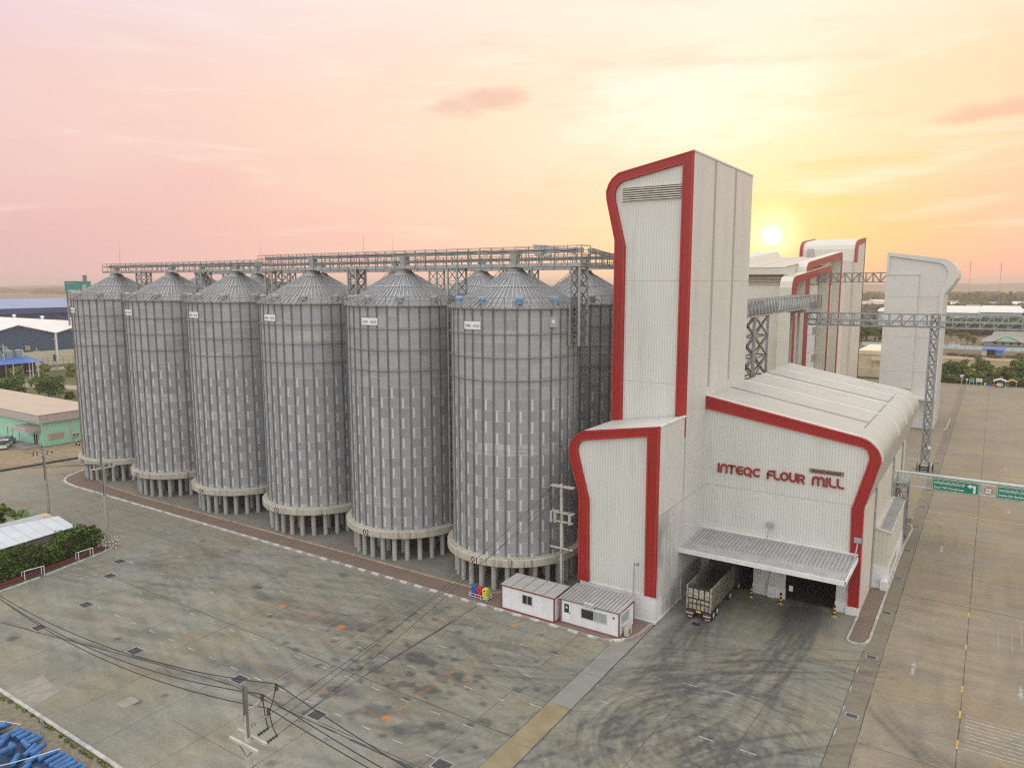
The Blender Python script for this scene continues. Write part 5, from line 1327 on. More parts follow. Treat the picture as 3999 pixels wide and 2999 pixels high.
# high block behind it
t = thing('rear_high_block', 'cream high block with rounded top and red edge bands behind the rear mill', 'tower', (-49, 276, 0))
tb = [(267.3,0),(267.3,44.9),(268,46.2),(269.6,47.2),(272.6,47.9),(287,49.2),(287,0)]
g = MB(); g.prism_x(tb, -57.2, -40.0); g.build('wall', [CREAM], t)
hb_o = [(266.9,40.6),(266.9,44.9),(267.7,46.4),(269.4,47.5),(272.6,48.2),(287.3,49.5)]; hb_i = [(271.5,40.6),(271.5,44.7),(271.9,45.5),(272.6,46.0),(274.0,46.5),(287.3,47.9)]
for x0, x1 in ((-40.25,-39.85),(-57.6,-56.6)):
    g = MB(); g.band_x(hb_o, hb_i, x0, x1); g.build('red_band', [RED], t)
g = MB(); g.box(-40.1, -39.9, 286.4, 287.4, 0, 47.8); g.build('dark_edge', [mat('dark_brown_edge', (.12,.06,.045), .6)], t)
g = MB(); g.box(-46.5, -40.8, 247.5, 267.2, 0, 40.8); g.mi = 1; g.box(-46.4, -40.75, 247.45, 267.2, 33.5, 33.6); g.box(-40.8, -40.7, 256, 267, 0, 33.2); g.build('lower_wing', [mat('pale_rose_wall', (.72,.68,.64), .55, var=.05), CREAM], t)

# grey tower by the road
gt = [(-22.26,0),(-22.2,40.95),(-10.6,39.2),(-9.5,38.7),(-8.6,37.9),(-7.9,36.8),(-7.72,35.8),(-7.8,34.9),(-9.0,32.6),(-10.2,31.2),(-10.35,0)]
t = thing('grey_tower', 'plain pale grey tower with a bulging rounded top corner beside the road', 'tower', (-16, 203, 0))
GREYW = mat('pale_grey_sheet', (.66,.65,.60), .5, var=.04, vs=.2, rib=('xy', .42), rib_amt=.35)
g = MB(); g.prism_y(gt, 195, 212); g.build('wall', [GREYW], t)
gi = [(-22.0,9.2),(-21.7,40.1),(-11.3,38.3),(-10.6,37.9),(-10.0,37.2),(-9.7,36.4),(-9.75,35.3),(-10.3,33.6),(-11.0,31.4),(-11.0,9.2)]
go = [(-22.28,9.2),(-22.25,41.0),(-10.6,39.25),(-9.5,38.75),(-8.55,37.95),(-7.85,36.85),(-7.68,35.3),(-8.4,33.8),(-10.18,31.2),(-10.3,9.2)]
g = MB(); g.band_y(go, gi, 194.6, 195.05); g.build('raised_border', [GREYW], t)
g = MB(); g.box(-22.2, -15.4, 194.5, 194.98, 9.2, 35.6); g.build('raised_bay', [GREYW], t)
g = MB(); g.box(-22.2, -15.3, 194.42, 194.98, 35.6, 35.75)
for z in (30.6, 21.3, 13.2): g.box(-22.1, -11.0, 194.47 if z > 100 else 194.49, 194.5, z, z+.05); g.box(-15.4, -11.0, 194.97, 194.995, z, z+.05)
g.build('sheet_joint', [mat('joint_line4', (.45,.44,.42), .7)], t)
g = MB()
for y in (198,201.5,205,208.5): g.box(-10.36, -10.2, y-.25, y+.25, 0, 31)
g.build('pilaster', [GREYW], t)
g = MB(); g.box(-15.6, -11, 190.5, 195, 7.2, 7.7); g.build('canopy', [GREYW], t)
# low warehouse between
t = thing('low_warehouse', 'low cream warehouse with flat pale roof glowing between the tall blocks', 'warehouse', (-50, 300, 0))
g = MB(); g.box(-41.5, -24, 300, 330, 0, 7.6); g.build('wall', [CREAMW], t)
g = MB(); g.box(-42.0, -23.5, 299.4, 330.5, 7.6, 8.9); g.build('fascia', [mat('warm_fascia', (.70,.62,.46), .6, var=.05)], t)
g = MB(); g.box(-42.0, -23.5, 299.4, 330.5, 8.9, 9.0); g.build('roof', [mat('warm_flat_roof', (.74,.66,.5), .6, var=.05)], t)
g = MB(); g.box(-36.5, -30, 299.0, 300, 1.2, 5.6); g.box(-37, -29.5, 297, 300, 5.6, 6.4); g.build('loading_door', [CREAMW], t)
g = MB(); g.box(-38.2, -37.2, 294, 297.5, .2, 1.4); g.build('roof_unit', [GALVD], t)
g = MB(); g.box(-41, -24, 293.5, 299.3, 0, .5); g.box(-41.2, -23.6, 292.8, 293.5, 0, 3.4); g.build('loading_dock', [CREAMW], t)
# ---------------------------------------------------------------- foliage
def crown_mesh(name, blobs, n, size, m, seed):
    r = np.random.default_rng(seed); V = []; F = []
    w = np.array([b[3]*b[4]*b[5] for b in blobs])**.67; w /= w.sum()
    idx = r.choice(len(blobs), n, p=w)
    for i in idx:
        cx, cy, cz, rx, ry, rz = blobs[i]
        d = r.normal(size=3); d /= np.linalg.norm(d)
        if d[2] < -.5: d[2] *= -.6
        k = r.uniform(.6, 1.04)
        c = np.array([cx+d[0]*rx*k, cy+d[1]*ry*k, cz+d[2]*rz*k])
        nn = d+r.normal(size=3)*.7; nn /= np.linalg.norm(nn)
        a = np.cross(nn, r.normal(size=3)); a /= np.linalg.norm(a); b = np.cross(nn, a)
        s = size*r.uniform(.55, 1.35); q = len(V)
        V += [tuple(c-a*s-b*s*.45), tuple(c+a*s*.2-b*s*.6), tuple(c+a*s+b*s*.3), tuple(c-a*s*.1+b*s*.65)]
        F.append((q, q+1, q+2, q+3))
    me = bpy.data.meshes.new(name); me.from_pydata(V, [], F); me.materials.append(m); return me
def blobset(r, w, h, seed, n=9, base=.25):
    q = random.Random(seed); out = []
    for i in range(n):
        a = q.uniform(0, 2*PI); d = w*math.sqrt(q.random())*.62; f = q.uniform(base, .9)
        s = q.uniform(.3, .52)*w*(1.1-.35*f)
        out.append((d*math.cos(a), d*math.sin(a), h*f, s, s, min(s*.8, h*.28)))
    out.append((0,0,h*.6,w*.5,w*.5,h*.35)); return out
def trunk_mesh(h, r, seed):
    q = random.Random(seed); g = MB(); g.tube([(0,0,0),(q.uniform(-.1,.1)*h*.2,0,h*.3),(0,.05*h,h*.62)], [r, r*.75, r*.4], 7)
    for k in range(5):
        a = k*1.3+q.random(); z = h*(.25+.08*k); g.tube([(0,0,z),(math.cos(a)*h*.16,math.sin(a)*h*.16,z+h*.16),(math.cos(a)*h*.28,math.sin(a)*h*.28,z+h*.25)], [r*.45,r*.3,r*.15], 5)
    return g.mesh('trunk', [SILHOUETTE])
KINDS = {}
for nm, w, h, n, sz, m, sd, base in (('bush',2.6,4.,1500,.26,LEAF,1,.12),('bush2',3.0,5.2,1700,.28,LEAFD,2,.12),('tree',3.2,8.,1900,.30,LEAF,3,.3),('ytree',2.8,6.,1500,.27,LEAFY,4,.22),('slim',1.6,9.,900,.32,LEAFF,5,.2),('wide',5.5,7.5,2300,.34,LEAFD,6,.2),('shrub',2.0,2.2,900,.22,LEAFY,7,.1)):
    KINDS[nm] = (crown_mesh('crown', blobset(0, w, h, sd, 11, base), n, sz, m, sd), trunk_mesh(h, .05*w+.05, sd), w, h)
def tree(kind, x, y, s, label, group, name='tree', cat='tree', sx=1., rot=None):
    cm, tm, w, h = KINDS[kind]
    t = thing(name, label, cat, (x,y,-.03), group); t.rotation_euler.z = rot if rot is not None else random.uniform(0, 6.28); t.scale = (s*sx, s*sx, s)
    for n_, me in (('crown', cm), ('trunk', tm)):
        o = bpy.data.objects.new(n_, me); COL.objects.link(o); o.parent = t
    return t

# hedge along the left compound
r = random.Random(8); bl = []
ax = [(-91.9,31.5),(-92.3,36),(-93.0,40),(-93.6,43.5),(-94.7,47.2)]
for i in range(46):
    f = r.random()*3.999; k = int(f); f -= k; x = ax[k][0]+(ax[k+1][0]-ax[k][0])*f; y = ax[k][1]+(ax[k+1][1]-ax[k][1])*f
    hh = 3.3+.9*math.sin(y*.9)+r.uniform(-.3,.5)
    bl.append((x-r.uniform(.3,1.3), y, hh*r.uniform(.5,.86), r.uniform(.6,1.), r.uniform(.8,1.4), r.uniform(.5,.9)))
for i in range(26):
    k = i/25*3.99; j = int(k); f = k-j; x = ax[j][0]+(ax[j+1][0]-ax[j][0])*f; y = ax[j][1]+(ax[j+1][1]-ax[j][1])*f
    bl.append((x-.5, y, .9, .4, 1.0, 1.0))
t = thing('ivy_hedge', 'tall dark green creeper hedge along the compound wall behind the goal frames', 'hedge', (-93, 40, 0))
me = crown_mesh('foliage', [(a+93,b-40,c,d,e,f) for a,b,c,d,e,f in bl], 8500, .17, LEAFD, 21); o = bpy.data.objects.new('foliage', me); COL.objects.link(o); o.parent = t
g = MB()
for (xa,ya),(xb,yb) in zip(ax, ax[1:]): g.bar((xa-.9,ya,1.6),(xb-.9,yb,1.6),.12,3.0)
g.build('stem', [SILHOUETTE], t)
t = thing('low_brick_wall', 'low red brick wall at the foot of the creeper hedge', 'wall', (-92, 38, 0))
g = MB()
for (xa,ya),(xb,yb) in zip(ax, ax[1:]): g.bar((xa+.25,ya,.2),(xb+.25,yb,.2),.2,.4)
g.build('brickwork', [mat('red_brick_wall', (.20,.05,.03), .85, var=.3, vs=4)], t)
g = MB(); g.q((-92.2,31.5,.004),(-90.4,31.5,.004),(-93.2,48.0,.004),(-95.0,48.0,.004)); struct('soil_strip', g, mat('soil', (.09,.07,.05), .95, var=.4, vs=3))
g = MB(); g.prism_z([(-150,24.9),(-92.4,24.9),(-92.4,36),(-95.1,47.4),(-112,44),(-150,44)], -.01, .005); struct('compound_ground', g, mat('compound_dirt', (.17,.145,.10), .95, var=.3))
# goal frames
def goal(pts, label):
    (xa,ya),(xb,yb) = pts; t = thing('football_goal', label, 'goal', (xa,ya,.05), 'small goal frames by the hedge')
    g = MB()
    for a, b in (((xa,ya,0),(xa,ya,1.15)),((xb,yb,0),(xb,yb,1.15)),((xa,ya,1.15),(xb,yb,1.15)),((xa-.7,ya,0),(xa-.7,ya,.9)),((xb-.7,yb,0),(xb-.7,yb,.9)),((xa-.7,ya,.9),(xb-.7,yb,.9)),((xa,ya,1.15),(xa-.7,ya,.9)),((xb,yb,1.15),(xb-.7,yb,.9))): g.tube([a,b], .045, 6)
    g.build('frame', [SIGNW], t)
    g = MB()
    for i in range(9): p = Vector((xa-.7,ya,0)).lerp(Vector((xb-.7,yb,0)), i/8); g.bar(p, p+Vector((0,0,.9)), .012)
    for i in range(5): g.bar((xa-.7,ya,.18*i+.1),(xb-.7,yb,.18*i+.1),.012)
    g.build('net', [GALVD], t)
goal([(-91.5,36.9),(-91.3,38.9)], 'small white goal frame nearest the left edge, in front of the hedge')
goal([(-92.5,43.4),(-92.6,45.2)], 'small white goal frame nearer the striped pole barrier, in front of the hedge')
# shed roofs behind the hedge
t = thing('compound_shed', 'long shed with pale zinc lean-to roof behind the creeper hedge', 'shed', (-98, 40, 0))
g = MB(); g.hexa([(-101,30,4.35),(-93.2,30,3.6),(-94.6,44.3,3.75),(-98.8,44.3,4.35)],[(-101,30,4.43),(-93.2,30,3.68),(-94.6,44.3,3.83),(-98.8,44.3,4.43)]); g.build('roof', [mat('pale_zinc_sheet', (.58,.61,.63), .5, var=.1, vs=.5, rib=('y', 1.4), rib_amt=.3)], t)
g = MB(); g.box(-99.8, -94.6, 30.5, 43.8, 0, 3.5); g.build('wall', [mat('shed_wall', (.2,.19,.17), .8)], t)
t = thing('compound_shed', 'lower shed with ribbed grey roof beside the pale zinc roof', 'shed', (-103, 42, 0))
g = MB(); g.hexa([(-105,38.2,3.3),(-99.2,36.5,3.3),(-99,43,3.9),(-103,44,3.9)],[(-105,38.2,3.4),(-99.2,36.5,3.4),(-99,43,4.),(-103,44,4.)]); g.build('roof', [mat('ribbed_grey_sheet', (.42,.43,.43), .55, rib=('x', .5), rib_amt=.35)], t)
g = MB(); g.box(-104, -99.6, 38.8, 43, 0, 3.2); g.build('wall', [mat('shed_wall2', (.16,.15,.14), .8)], t)
t = thing('water_tank_box', 'rusty cream topped dark box standing behind the compound sheds', 'tank', (-104, 45, 0))
g = MB(); g.box(-105, -103, 44, 45.6, 0, 3.1); g.build('casing', [TD], t)
g = MB(); g.hexa([(-105.1,43.9,3.1),(-102.9,43.9,3.1),(-102.9,45.7,3.1),(-105.1,45.7,3.1)],[(-104.6,44.2,3.5),(-103.3,44.2,3.5),(-103.3,45.4,3.5),(-104.6,45.4,3.5)]); g.build('lid', [mat('cream_lid', (.62,.48,.28), .6)], t)
# banana plant
t = thing('banana_plant', 'broad leaved banana plants behind the compound sheds', 'plant', (-110, 44.2, 0))
g = MB(); rr2 = random.Random(5)
for c in range(4):
    bx, by = -110+rr2.uniform(-2,2.4), 44.2+rr2.uniform(-1,1)
    for k in range(8):
        a = k*.8+rr2.random(); up = rr2.uniform(.9,1.5); pts = [(bx,by,1.4)]; L = rr2.uniform(1.8,2.6)
        for i in range(1, 6): f = i/5; pts.append((bx+math.cos(a)*L*f*.8, by+math.sin(a)*L*f*.8, 1.4+L*up*(f-.62*f*f)))
        w = [.08,.28,.36,.33,.2,.03]; dx, dy = -math.sin(a), math.cos(a)
        for i in range(5):
            p, q = pts[i], pts[i+1]; g.q((p[0]-dx*w[i],p[1]-dy*w[i],p[2]),(q[0]-dx*w[i+1],q[1]-dy*w[i+1],q[2]),(q[0]+dx*w[i+1],q[1]+dy*w[i+1],q[2]),(p[0]+dx*w[i],p[1]+dy*w[i],p[2]))
g.build('leaves', [LEAFD], t)
g = MB(); [g.tube([(-110+d,44.2+e,0),(-110+d,44.2+e,1.6)],[.16,.1],7) for d, e in ((-1.5,.4),(-.2,-.6),(.9,.5),(1.8,-.2))]; g.build('stem', [LEAFY], t)
tree('bush', -113.5, 42.5, .95, 'small round tree at the left edge beside the banana plants', 'compound trees')

# drums bottom left
t_ = MB(); t_.prism_z([(-70,14),(-47,14),(-47,21.9),(-52,22.5),(-57,22.3),(-62,21.8),(-70,21.5)], .01, .25); t_.build('tarpaulin_sheet', [TARP], label='dark blue tarpaulin spread under the blue drums', cat='tarpaulin')
def drum_mesh():
    g = MB(); g.lathe(0, 0, [(.001,0),(.14,0),(.19,.03),(.2,.08),(.2,1.22),(.19,1.27),(.10,1.3),(.001,1.3)], 18); return g.mesh('blue_drum', [DRUM], smooth=True)
DM = drum_mesh(); rr3 = random.Random(2)
def drum(x, y, z, az, tilt, L, label):
    o = bpy.data.objects.new('blue_drum', DM); COL.objects.link(o)
    o.rotation_euler = (PI/2+tilt, 0, az); o.location = (x, y, z); o.scale = (1.06, 1.06, L/1.3)
    return tag(o, label, 'drum', 'blue drums heaped by the kerb')
heads = [(-50.4,23.2),(-51.0,23.2),(-51.6,23.25),(-52.2,23.2),(-52.75,23.2),(-53.3,23.2),(-53.95,23.2),(-54.65,23.1),(-57.35,23.25),(-57.95,23.15),(-58.6,23.05),(-59.2,22.95),(-59.8,22.85),(-61.2,22.75)]
for i, (x, y) in enumerate(heads):
    drum(x, y, .42+.02*math.sin(i*2), rr3.uniform(-.05,.12), 0, 1.35 if i < 9 else 1.0, 'blue drum at the edge of the heap, '+('first','second','third','fourth','fifth','sixth','seventh','eighth','ninth','tenth','eleventh','twelfth','thirteenth','last')[i]+' along the kerb from the bottom edge')
inn_ = [(-55.7,22.75,.75,.3),(-56.3,22.4,.62,.45),(-55.2,22.2,.5,.2),(-60.6,22.3,.8,-.4),(-59.0,21.6,.7,.7),(-58.1,21.5,.55,1.1),(-57.2,21.4,.8,.2),(-56.3,21.2,.5,.9),(-60.2,21.4,.5,.3),(-54.6,21.2,.45,.5),(-53.6,21.3,.4,-.2),(-57.7,22.1,.62,1.5),(-59.6,22.0,.5,.1),(-61.8,22.0,.45,.5)]
dsc = ('propped on the row where the white rope crosses','leaning beside the rope','tucked under the rope','highest of the heap near the left corner','jumbled in the middle behind the row','turned sideways in the middle','on top in the middle of the heap','lying askew below the middle','half hidden at the left of the middle','low behind the right hand row','flat behind the right hand row','lying crosswise behind the ninth drum','squeezed behind the twelfth drum','at the far left end of the heap')
for (x, y, z, a), d in zip(inn_, dsc): drum(x, y, z, a, rr3.uniform(-.1,.1), 1.2, 'blue drum '+d)
g = MB(); g.tube(sag((-53.78,22.9,1.0),(-55.4,19.4,1.0),.06,12), .025, 5); g.build('white_rope', [SIGNW], label='pale rope stretched over the blue drums', cat='rope', group='ropes over the drums')
g = MB(); g.tube(sag((-59.8,22.9,.75),(-63.5,21.5,.9),.05,12), .02, 5); g.build('white_rope', [SIGNW], label='pale rope over the left end of the blue drums', cat='rope', group='ropes over the drums')
t = thing('marker_post', 'thin grey double post standing in the verge beside the drums', 'post', (-58.6, 23.7, 0))
g = MB(); g.tube([(-58.6,23.7,0),(-58.55,23.75,1.15)], .035, 6); g.tube([(-57.9,23.6,0),(-57.95,23.7,1.0)], .03, 6); g.tube([(-58.55,23.75,1.12),(-57.95,23.7,1.0)], .025, 6); g.build('pipe', [GALV], t)
# weeds along the verge
wm = crown_mesh('weeds', [(x, 24.35+rr3.uniform(-.15,.1), .05, rr3.uniform(.15,.5), .12, .12) for x in [-66+1.1*i+rr3.uniform(-.4,.4) for i in range(17)]], 1300, .07, LEAF, 31)
o = bpy.data.objects.new('weeds', wm); COL.objects.link(o); o['kind'] = 'stuff'
g = MB(); flat(g, -110, -20, 10, 24.5, -.01); struct('verge_ground', g, mat('verge_grit', (.22,.19,.13), .95, var=.35, vs=2.2, bump=.3))

# ---------------------------------------------------------------- mint building and yard on the left
t = thing('mint_building', 'mint green single storey building with flat tan roof beyond silo 06', 'building', (-165, 72, 0))
g = MB(); g.box(-215, -165, 72.4, 84, 0, 5.2); g.build('wall', [MINT], t)
g = MB(); g.box(-216, -164.4, 71.6, 84.8, 5.15, 6.85); g.build('fascia', [FASCIA], t)
g = MB(); g.hexa([(-216.1,71.5,6.85),(-164.3,71.5,6.85),(-164.3,84.9,6.85),(-216.1,84.9,6.85)],[(-216.1,71.5,6.9),(-164.3,71.5,6.9),(-164.3,84.9,7.0),(-216.1,84.9,7.0)]); g.build('roof', [TANROOF], t)
g = MB(); g.box(-171.2, -165.6, 69.4, 72.38, 3.4, 4.4); g.mi = 1; g.box(-171.0, -165.8, 69.6, 72.38, 4.4, 4.46); g.build('porch_canopy', [FASCIA, mat('porch_top', (.22,.20,.18), .8)], t)
g = MB(); g.box(-168.9, -167.0, 72.3, 72.38, .3, 2.4); d = g.build('door', [GLASSD], t)
g = MB(); g.box(-168.0, -167.9, 72.24, 72.3, .3, 2.4); g.box(-169, -168.9, 72.24, 72.3, .3, 2.45); g.box(-167, -166.9, 72.24, 72.3, .3, 2.45); g.build('door_frame', [SIGNW], d)
g = MB(); g.box(-165.0, -164.93, 73.5, 76.6, 1.4, 2.5); w = g.build('window', [mat('pink_glass', (.45,.33,.27), .3)], t)
g = MB()
for y in (73.5,74.45,75.45,76.53): g.box(-164.93, -164.88, y-.03, y+.06, 1.38, 2.52)
g.box(-164.93, -164.88, 73.47, 76.6, 2.5, 2.56); g.box(-164.93, -164.88, 73.47, 76.6, 1.34, 1.4); g.build('frame', [CREAMW], w)
g = MB(); g.box(-172, -165.3, 69, 72.35, 0, .28); g.build('step', [CONCD], t)
for y, z in ((78.4,1.2),(79.1,1.2)):
    g = MB(); g.box(-164.95, -164.6, y-.33, y+.33, z, z+.75); a_ = g.build('wall_unit', [CREAMW], t)
    g = MB(); g.tube([(-164.6,y,z+.38),(-164.57,y,z+.38)], .24, 14); g.build('fan', [TD], a_)
for x in (-181,-178.8,-175.5): g = MB(); g.box(x-.04, x+.04, 72.34, 72.4, .8, 2.6); g.build('wall_slot', [TEXTB], t)
g = MB(); g.tube([(-164.9,78,0),(-164.9,78,5)], .09, 6); g.build('downpipe', [CREAMW], t)
CARW = mat('white_car_paint', (.70,.72,.72), .25, var=.05); CARD = mat('dark_teal_paint', (.05,.09,.09), .25, var=.1)
def car(name, label, cat, x, y, rz, m, kind, grp=None):
    t = thing(name, label, cat, (x,y,0), grp)
    L, W = 4.8, 1.78
    body = [(-L/2,.35),(-L/2,1.0),(-.4,1.05),(1.2,1.0),(2.2,.92),(L/2,.75),(L/2,.35)]
    roof = [(-.5,1.03),(-.35,1.62),(.75,1.66),(1.35,1.02)] if kind == 'pickup' else [(-2.2,1.03),(-1.9,1.62),(.75,1.64),(1.5,1.0)]
    def add(g, nm, mm, par=None):
        o = bpy.data.objects.new(nm, g.mesh(nm, [mm])); COL.objects.link(o); o.parent = par or t; return o
    g = MB(); g.prism_y(body, -W/2, W/2)
    if kind == 'pickup': g.box(-L/2+.02, -.45, -W/2, -W/2+.08, 1.0, 1.12); g.box(-L/2+.02, -.45, W/2-.08, W/2, 1.0, 1.12)
    add(g, 'body', m)
    if kind == 'pickup': g = MB(); g.box(-L/2+.1, -.5, -W/2+.1, W/2-.1, 1.0, 1.06); add(g, 'load_bed', TD)
    g = MB(); n = len(roof)
    lo = [(px, -W/2+.08, z) for px, z in roof]; hi = [(px, W/2-.08, z) for px, z in roof]
    lo = [(a, b+(.12 if z > 1.3 else 0), z) for a, b, z in lo]; hi = [(a, b-(.12 if z > 1.3 else 0), z) for a, b, z in hi]
    g.q(*lo); g.q(*hi[::-1]); [g.q(lo[i], lo[(i+1) % n], hi[(i+1) % n], hi[i]) for i in range(n)]; add(g, 'cabin_glass', GLASSD)
    g = MB(); a, b = roof[1], roof[2]; g.hexa([(a[0]-.05,-W/2+.17,a[1]),(b[0]+.05,-W/2+.17,b[1]),(b[0]+.05,W/2-.17,b[1]),(a[0]-.05,W/2-.17,a[1])],[(a[0],-W/2+.22,a[1]+.06),(b[0],-W/2+.22,b[1]+.06),(b[0],W/2-.22,b[1]+.06),(a[0],W/2-.22,a[1]+.06)]); add(g, 'roof', m)
    for px in (-1.5, 1.45):
        for py in (-W/2+.1, W/2-.1): g = MB(); g.tube([(px,py-.1,.34),(px,py+.1,.34)], .34, 16); wl = add(g, 'wheel', BLACK); g = MB(); sgn = 1 if py > 0 else -1; g.tube([(px,py+sgn*.1,.34),(px,py+sgn*.11,.34)], .2, 12); add(g, 'rim', RIM, wl)
    for py in (-.65,.65): g = MB(); g.box(L/2-.06, L/2+.01, py-.18, py+.18, .68, .82); add(g, 'headlight', SIGNW)
    t.rotation_euler.z = rz; return t
car('pickup_truck', 'white rear pickup truck parked at the mint building at the left edge', 'pickup', -171.0, 67.6, -.62+PI, CARW, 'pickup')
car('parked_car', 'dark teal car parked tight behind the pickup at the mint building', 'car', -174.2, 69.6, -.62+PI, CARD, 'car')
t = thing('motorcycle', 'small dark motorcycle parked under the wall units of the mint building', 'motorcycle', (-160.6, 77.2, 0))
g = MB(); g.tube([(-161.2,77.0,.3),(-161.2,77.12,.3)], .3, 14); g.tube([(-160.0,77.0,.3),(-160.0,77.12,.3)], .3, 14); g.build('wheel', [BLACK], t)
g = MB(); g.tube([(-161.2,77.06,.35),(-160.9,77.06,.75),(-160.3,77.06,.7),(-160.0,77.06,.35)], .1, 7); g.tube([(-160.95,76.8,1.0),(-160.95,77.3,1.0)], .03, 5); g.build('body', [CARW], t)
g = MB(); g.box(-160.75, -160.1, 76.93, 77.19, .72, .84); g.build('seat', [BLACK], t)

# trees left of the silos
tl = [('wide',-229,103,1.0,'dark spreading tree left of silo 06 behind the mint building'),('wide',-243,98,.85,'dark spreading tree at the left edge behind the mint building'),('ytree',-236,107,.75,'yellowing tree between both spreading trees'),('wide',-222,116,.8,'dense dark tree touching silo 06'),('bush2',-262,108,1.0,'round bush at the left edge beside the far dirt road'),('bush',-283,136,1.1,'bush along the cream warehouse wall nearest silo 06'),('bush2',-287,143,1.2,'dense bush at the warehouse wall beside silo 06'),('bush',-292,131,1.2,'low bush below the blue shed roof'),('shrub',-252,105,1.2,'yellow shrub before the dirt road'),('bush2',-272,112,.8,'dark bush at the left edge under the crossed posts'),('shrub',-229,109,1.0,'orange tinted shrub behind the spreading trees'),('bush',-296,123,1.1,'bush beside the pale pole at the left edge')]
for k, x, y, s, l in tl: tree(k, x, y, s, l, 'trees beyond the mint building')
g = MB(); g.prism_z([(-300,104),(-215,128),(-215,136),(-300,112)], -.03, .02); struct('dirt_road', g, mat('pale_dirt_road', (.36,.30,.22), .95, var=.2))
g = MB(); g.prism_z([(-230,56),(-150,56),(-150,72.2),(-230,72.2)], -.04, -.01); g.prism_z([(-164.4,72.2),(-150,72.2),(-150,90),(-164.4,90)], -.04, -.01); struct('dirt_yard', g, mat('warm_dirt', (.30,.23,.14), .95, var=.25, vs=.7))
# blue gabled warehouses
t = thing('gabled_warehouse', 'dark navy warehouse with several white gabled roofs at the left edge', 'warehouse', (-330, 140, 0))
ys = [96,110.5,125,139,153,167.5,182]
g = MB(); g.mi = 0
poly = [(ys[0],6.1)]+[(y, 13.2 if i % 2 == 0 else 17.1) for i, y in enumerate(ys)]+[(ys[-1],6.1)]
g.prism_x(poly, -420, -330.05); g.build('gable_wall', [NAVY], t)
g = MB()
for i in range(6):
    a, b = ys[i], ys[i+1]; za, zb = (13.2, 17.1) if i % 2 == 0 else (17.1, 13.2)
    g.hexa([(-421,a,za+.05),(-329.2,a,za+.05),(-329.2,b,zb+.05),(-421,b,zb+.05)],[(-421,a,za+.35),(-329.2,a,za+.35),(-329.2,b,zb+.35),(-421,b,zb+.35)])
rf = g.build('roof', [WHROOF], t)
for i, (x, y) in enumerate(((-350,139),(-372,139),(-345,167.5),(-372,167.5),(-400,167.5),(-420,167.5),(-360,110.5))):
    g = MB(); g.lathe(x, y, [(.5,17.3),(.5,18.2),(.9,18.3),(.9,18.7),(.1,19.1)], 10); g.build('turbine_vent', [SIGNW], rf)
g = MB(); g.box(-420, -329.9, 96, 182, 0, 6.1); g.build('lower_wall', [CREAMW], t)
g = MB(); g.tube([(-329.6,153,0),(-329.6,153,13.1)], .45, 8); g.build('downpipe', [SIGNW], t)
for y in (133.8, 142): g = MB(); g.box(-330, -329.85, y-1, y+1, 6.8, 8.8); g.build('vent_window', [mat('dusty_vent', (.35,.33,.29), .7)], t)
g = MB(); g.box(-330, -329.8, 151.5, 153.5, 1.6, 4.4); g.build('round_panel', [DARK], t)
t = thing('boundary_wall', 'cream boundary wall with a railing in front of the navy warehouse', 'wall', (-309, 142, 0))
g = MB(); g.box(-309.2, -308.8, 118, 190, 0, 1.2); g.build('panel', [CREAMW], t)
g = MB()
for i in range(30): g.box(-309.05, -308.95, 134+1.9*i, 134.1+1.9*i, 1.2, 5.2)
for z in (2.5, 3.8, 5.1): g.bar((-309,134,z),(-309,190,z),.08)
g.build('railing', [GALVD], t)
t = thing('open_shed', 'open shed with bright blue sheet roof before the navy warehouse', 'shed', (-303, 126, 0))
g = MB(); g.hexa([(-300,112,4.6),(-300,134.6,4.6),(-312,131.5,7.),(-312,112,7.)],[(-300,112,4.75),(-300,134.6,4.75),(-312,131.5,7.15),(-312,112,7.15)]); g.build('roof', [BLUEROOF2], t)
g = MB(); g.box(-311, -304, 113, 133, 0, 4.2); g.build('back_wall', [DARK], t)
for y in (116,121.5,127,133.6): g = MB(); g.box(-300.6, -300.3, y-.15, y+.15, 0, 4.6); g.build('post', [CONCD], t)
for i, y in enumerate((122.5,126.4,129.8)):
    t = thing('water_tank', 'grey green cylindrical water tank above the blue shed roof, '+('at the left edge','middle one','nearest silo 06')[i], 'water tank', (-307, y, 4.5), 'water tanks over the blue shed')
    g = MB(); g.lathe(-309, y, [(1.45,6.2),(1.45,7.6),(1.5,7.65),(1.5,7.75),(1.4,9.0),(.2,9.3)], 20); g.build('shell', [TANKM], t, smooth=True)
for x, y, h, l in ((-306.7,123.8,11.9,'pale concrete pole in front of the blue shed at the left edge'),(-270.2,119,12.5,'slim concrete pole with small crossarm right of the blue shed'),(-308,142.5,13.8,'grey pole standing at the valley of the navy warehouse'),(-276.6,114.1,7,'short cross shaped post left of the dirt road'),(-272,117.1,7.4,'short post with rail beside the slim pole'),(-271.1,117.7,8.6,'plain short post beside the slim pole')):
    t = thing('roadside_pole', l, 'pole', (x,y,0), 'poles by the far left road'); g = MB(); g.tube([(x,y,0),(x,y,h)], [.22,.13], 7); g.build('shaft', [POLEG if h > 13 else WOODPOLE], t)
    g = MB(); g.box(x-.1, x+.1, y-1.1, y+1.1, h*(.62 if h < 8 else .9), h*(.62 if h < 8 else .9)+.14); g.build('crossarm', [WOODPOLE], t)
t = thing('blue_roof_warehouse', 'long warehouse with light blue roof and dark blue eave behind the white gables', 'warehouse', (-520, 220, 0))
g = MB(); g.box(-565, -500.5, 150, 330, 0, 15.6); g.build('wall', [NAVYD], t)
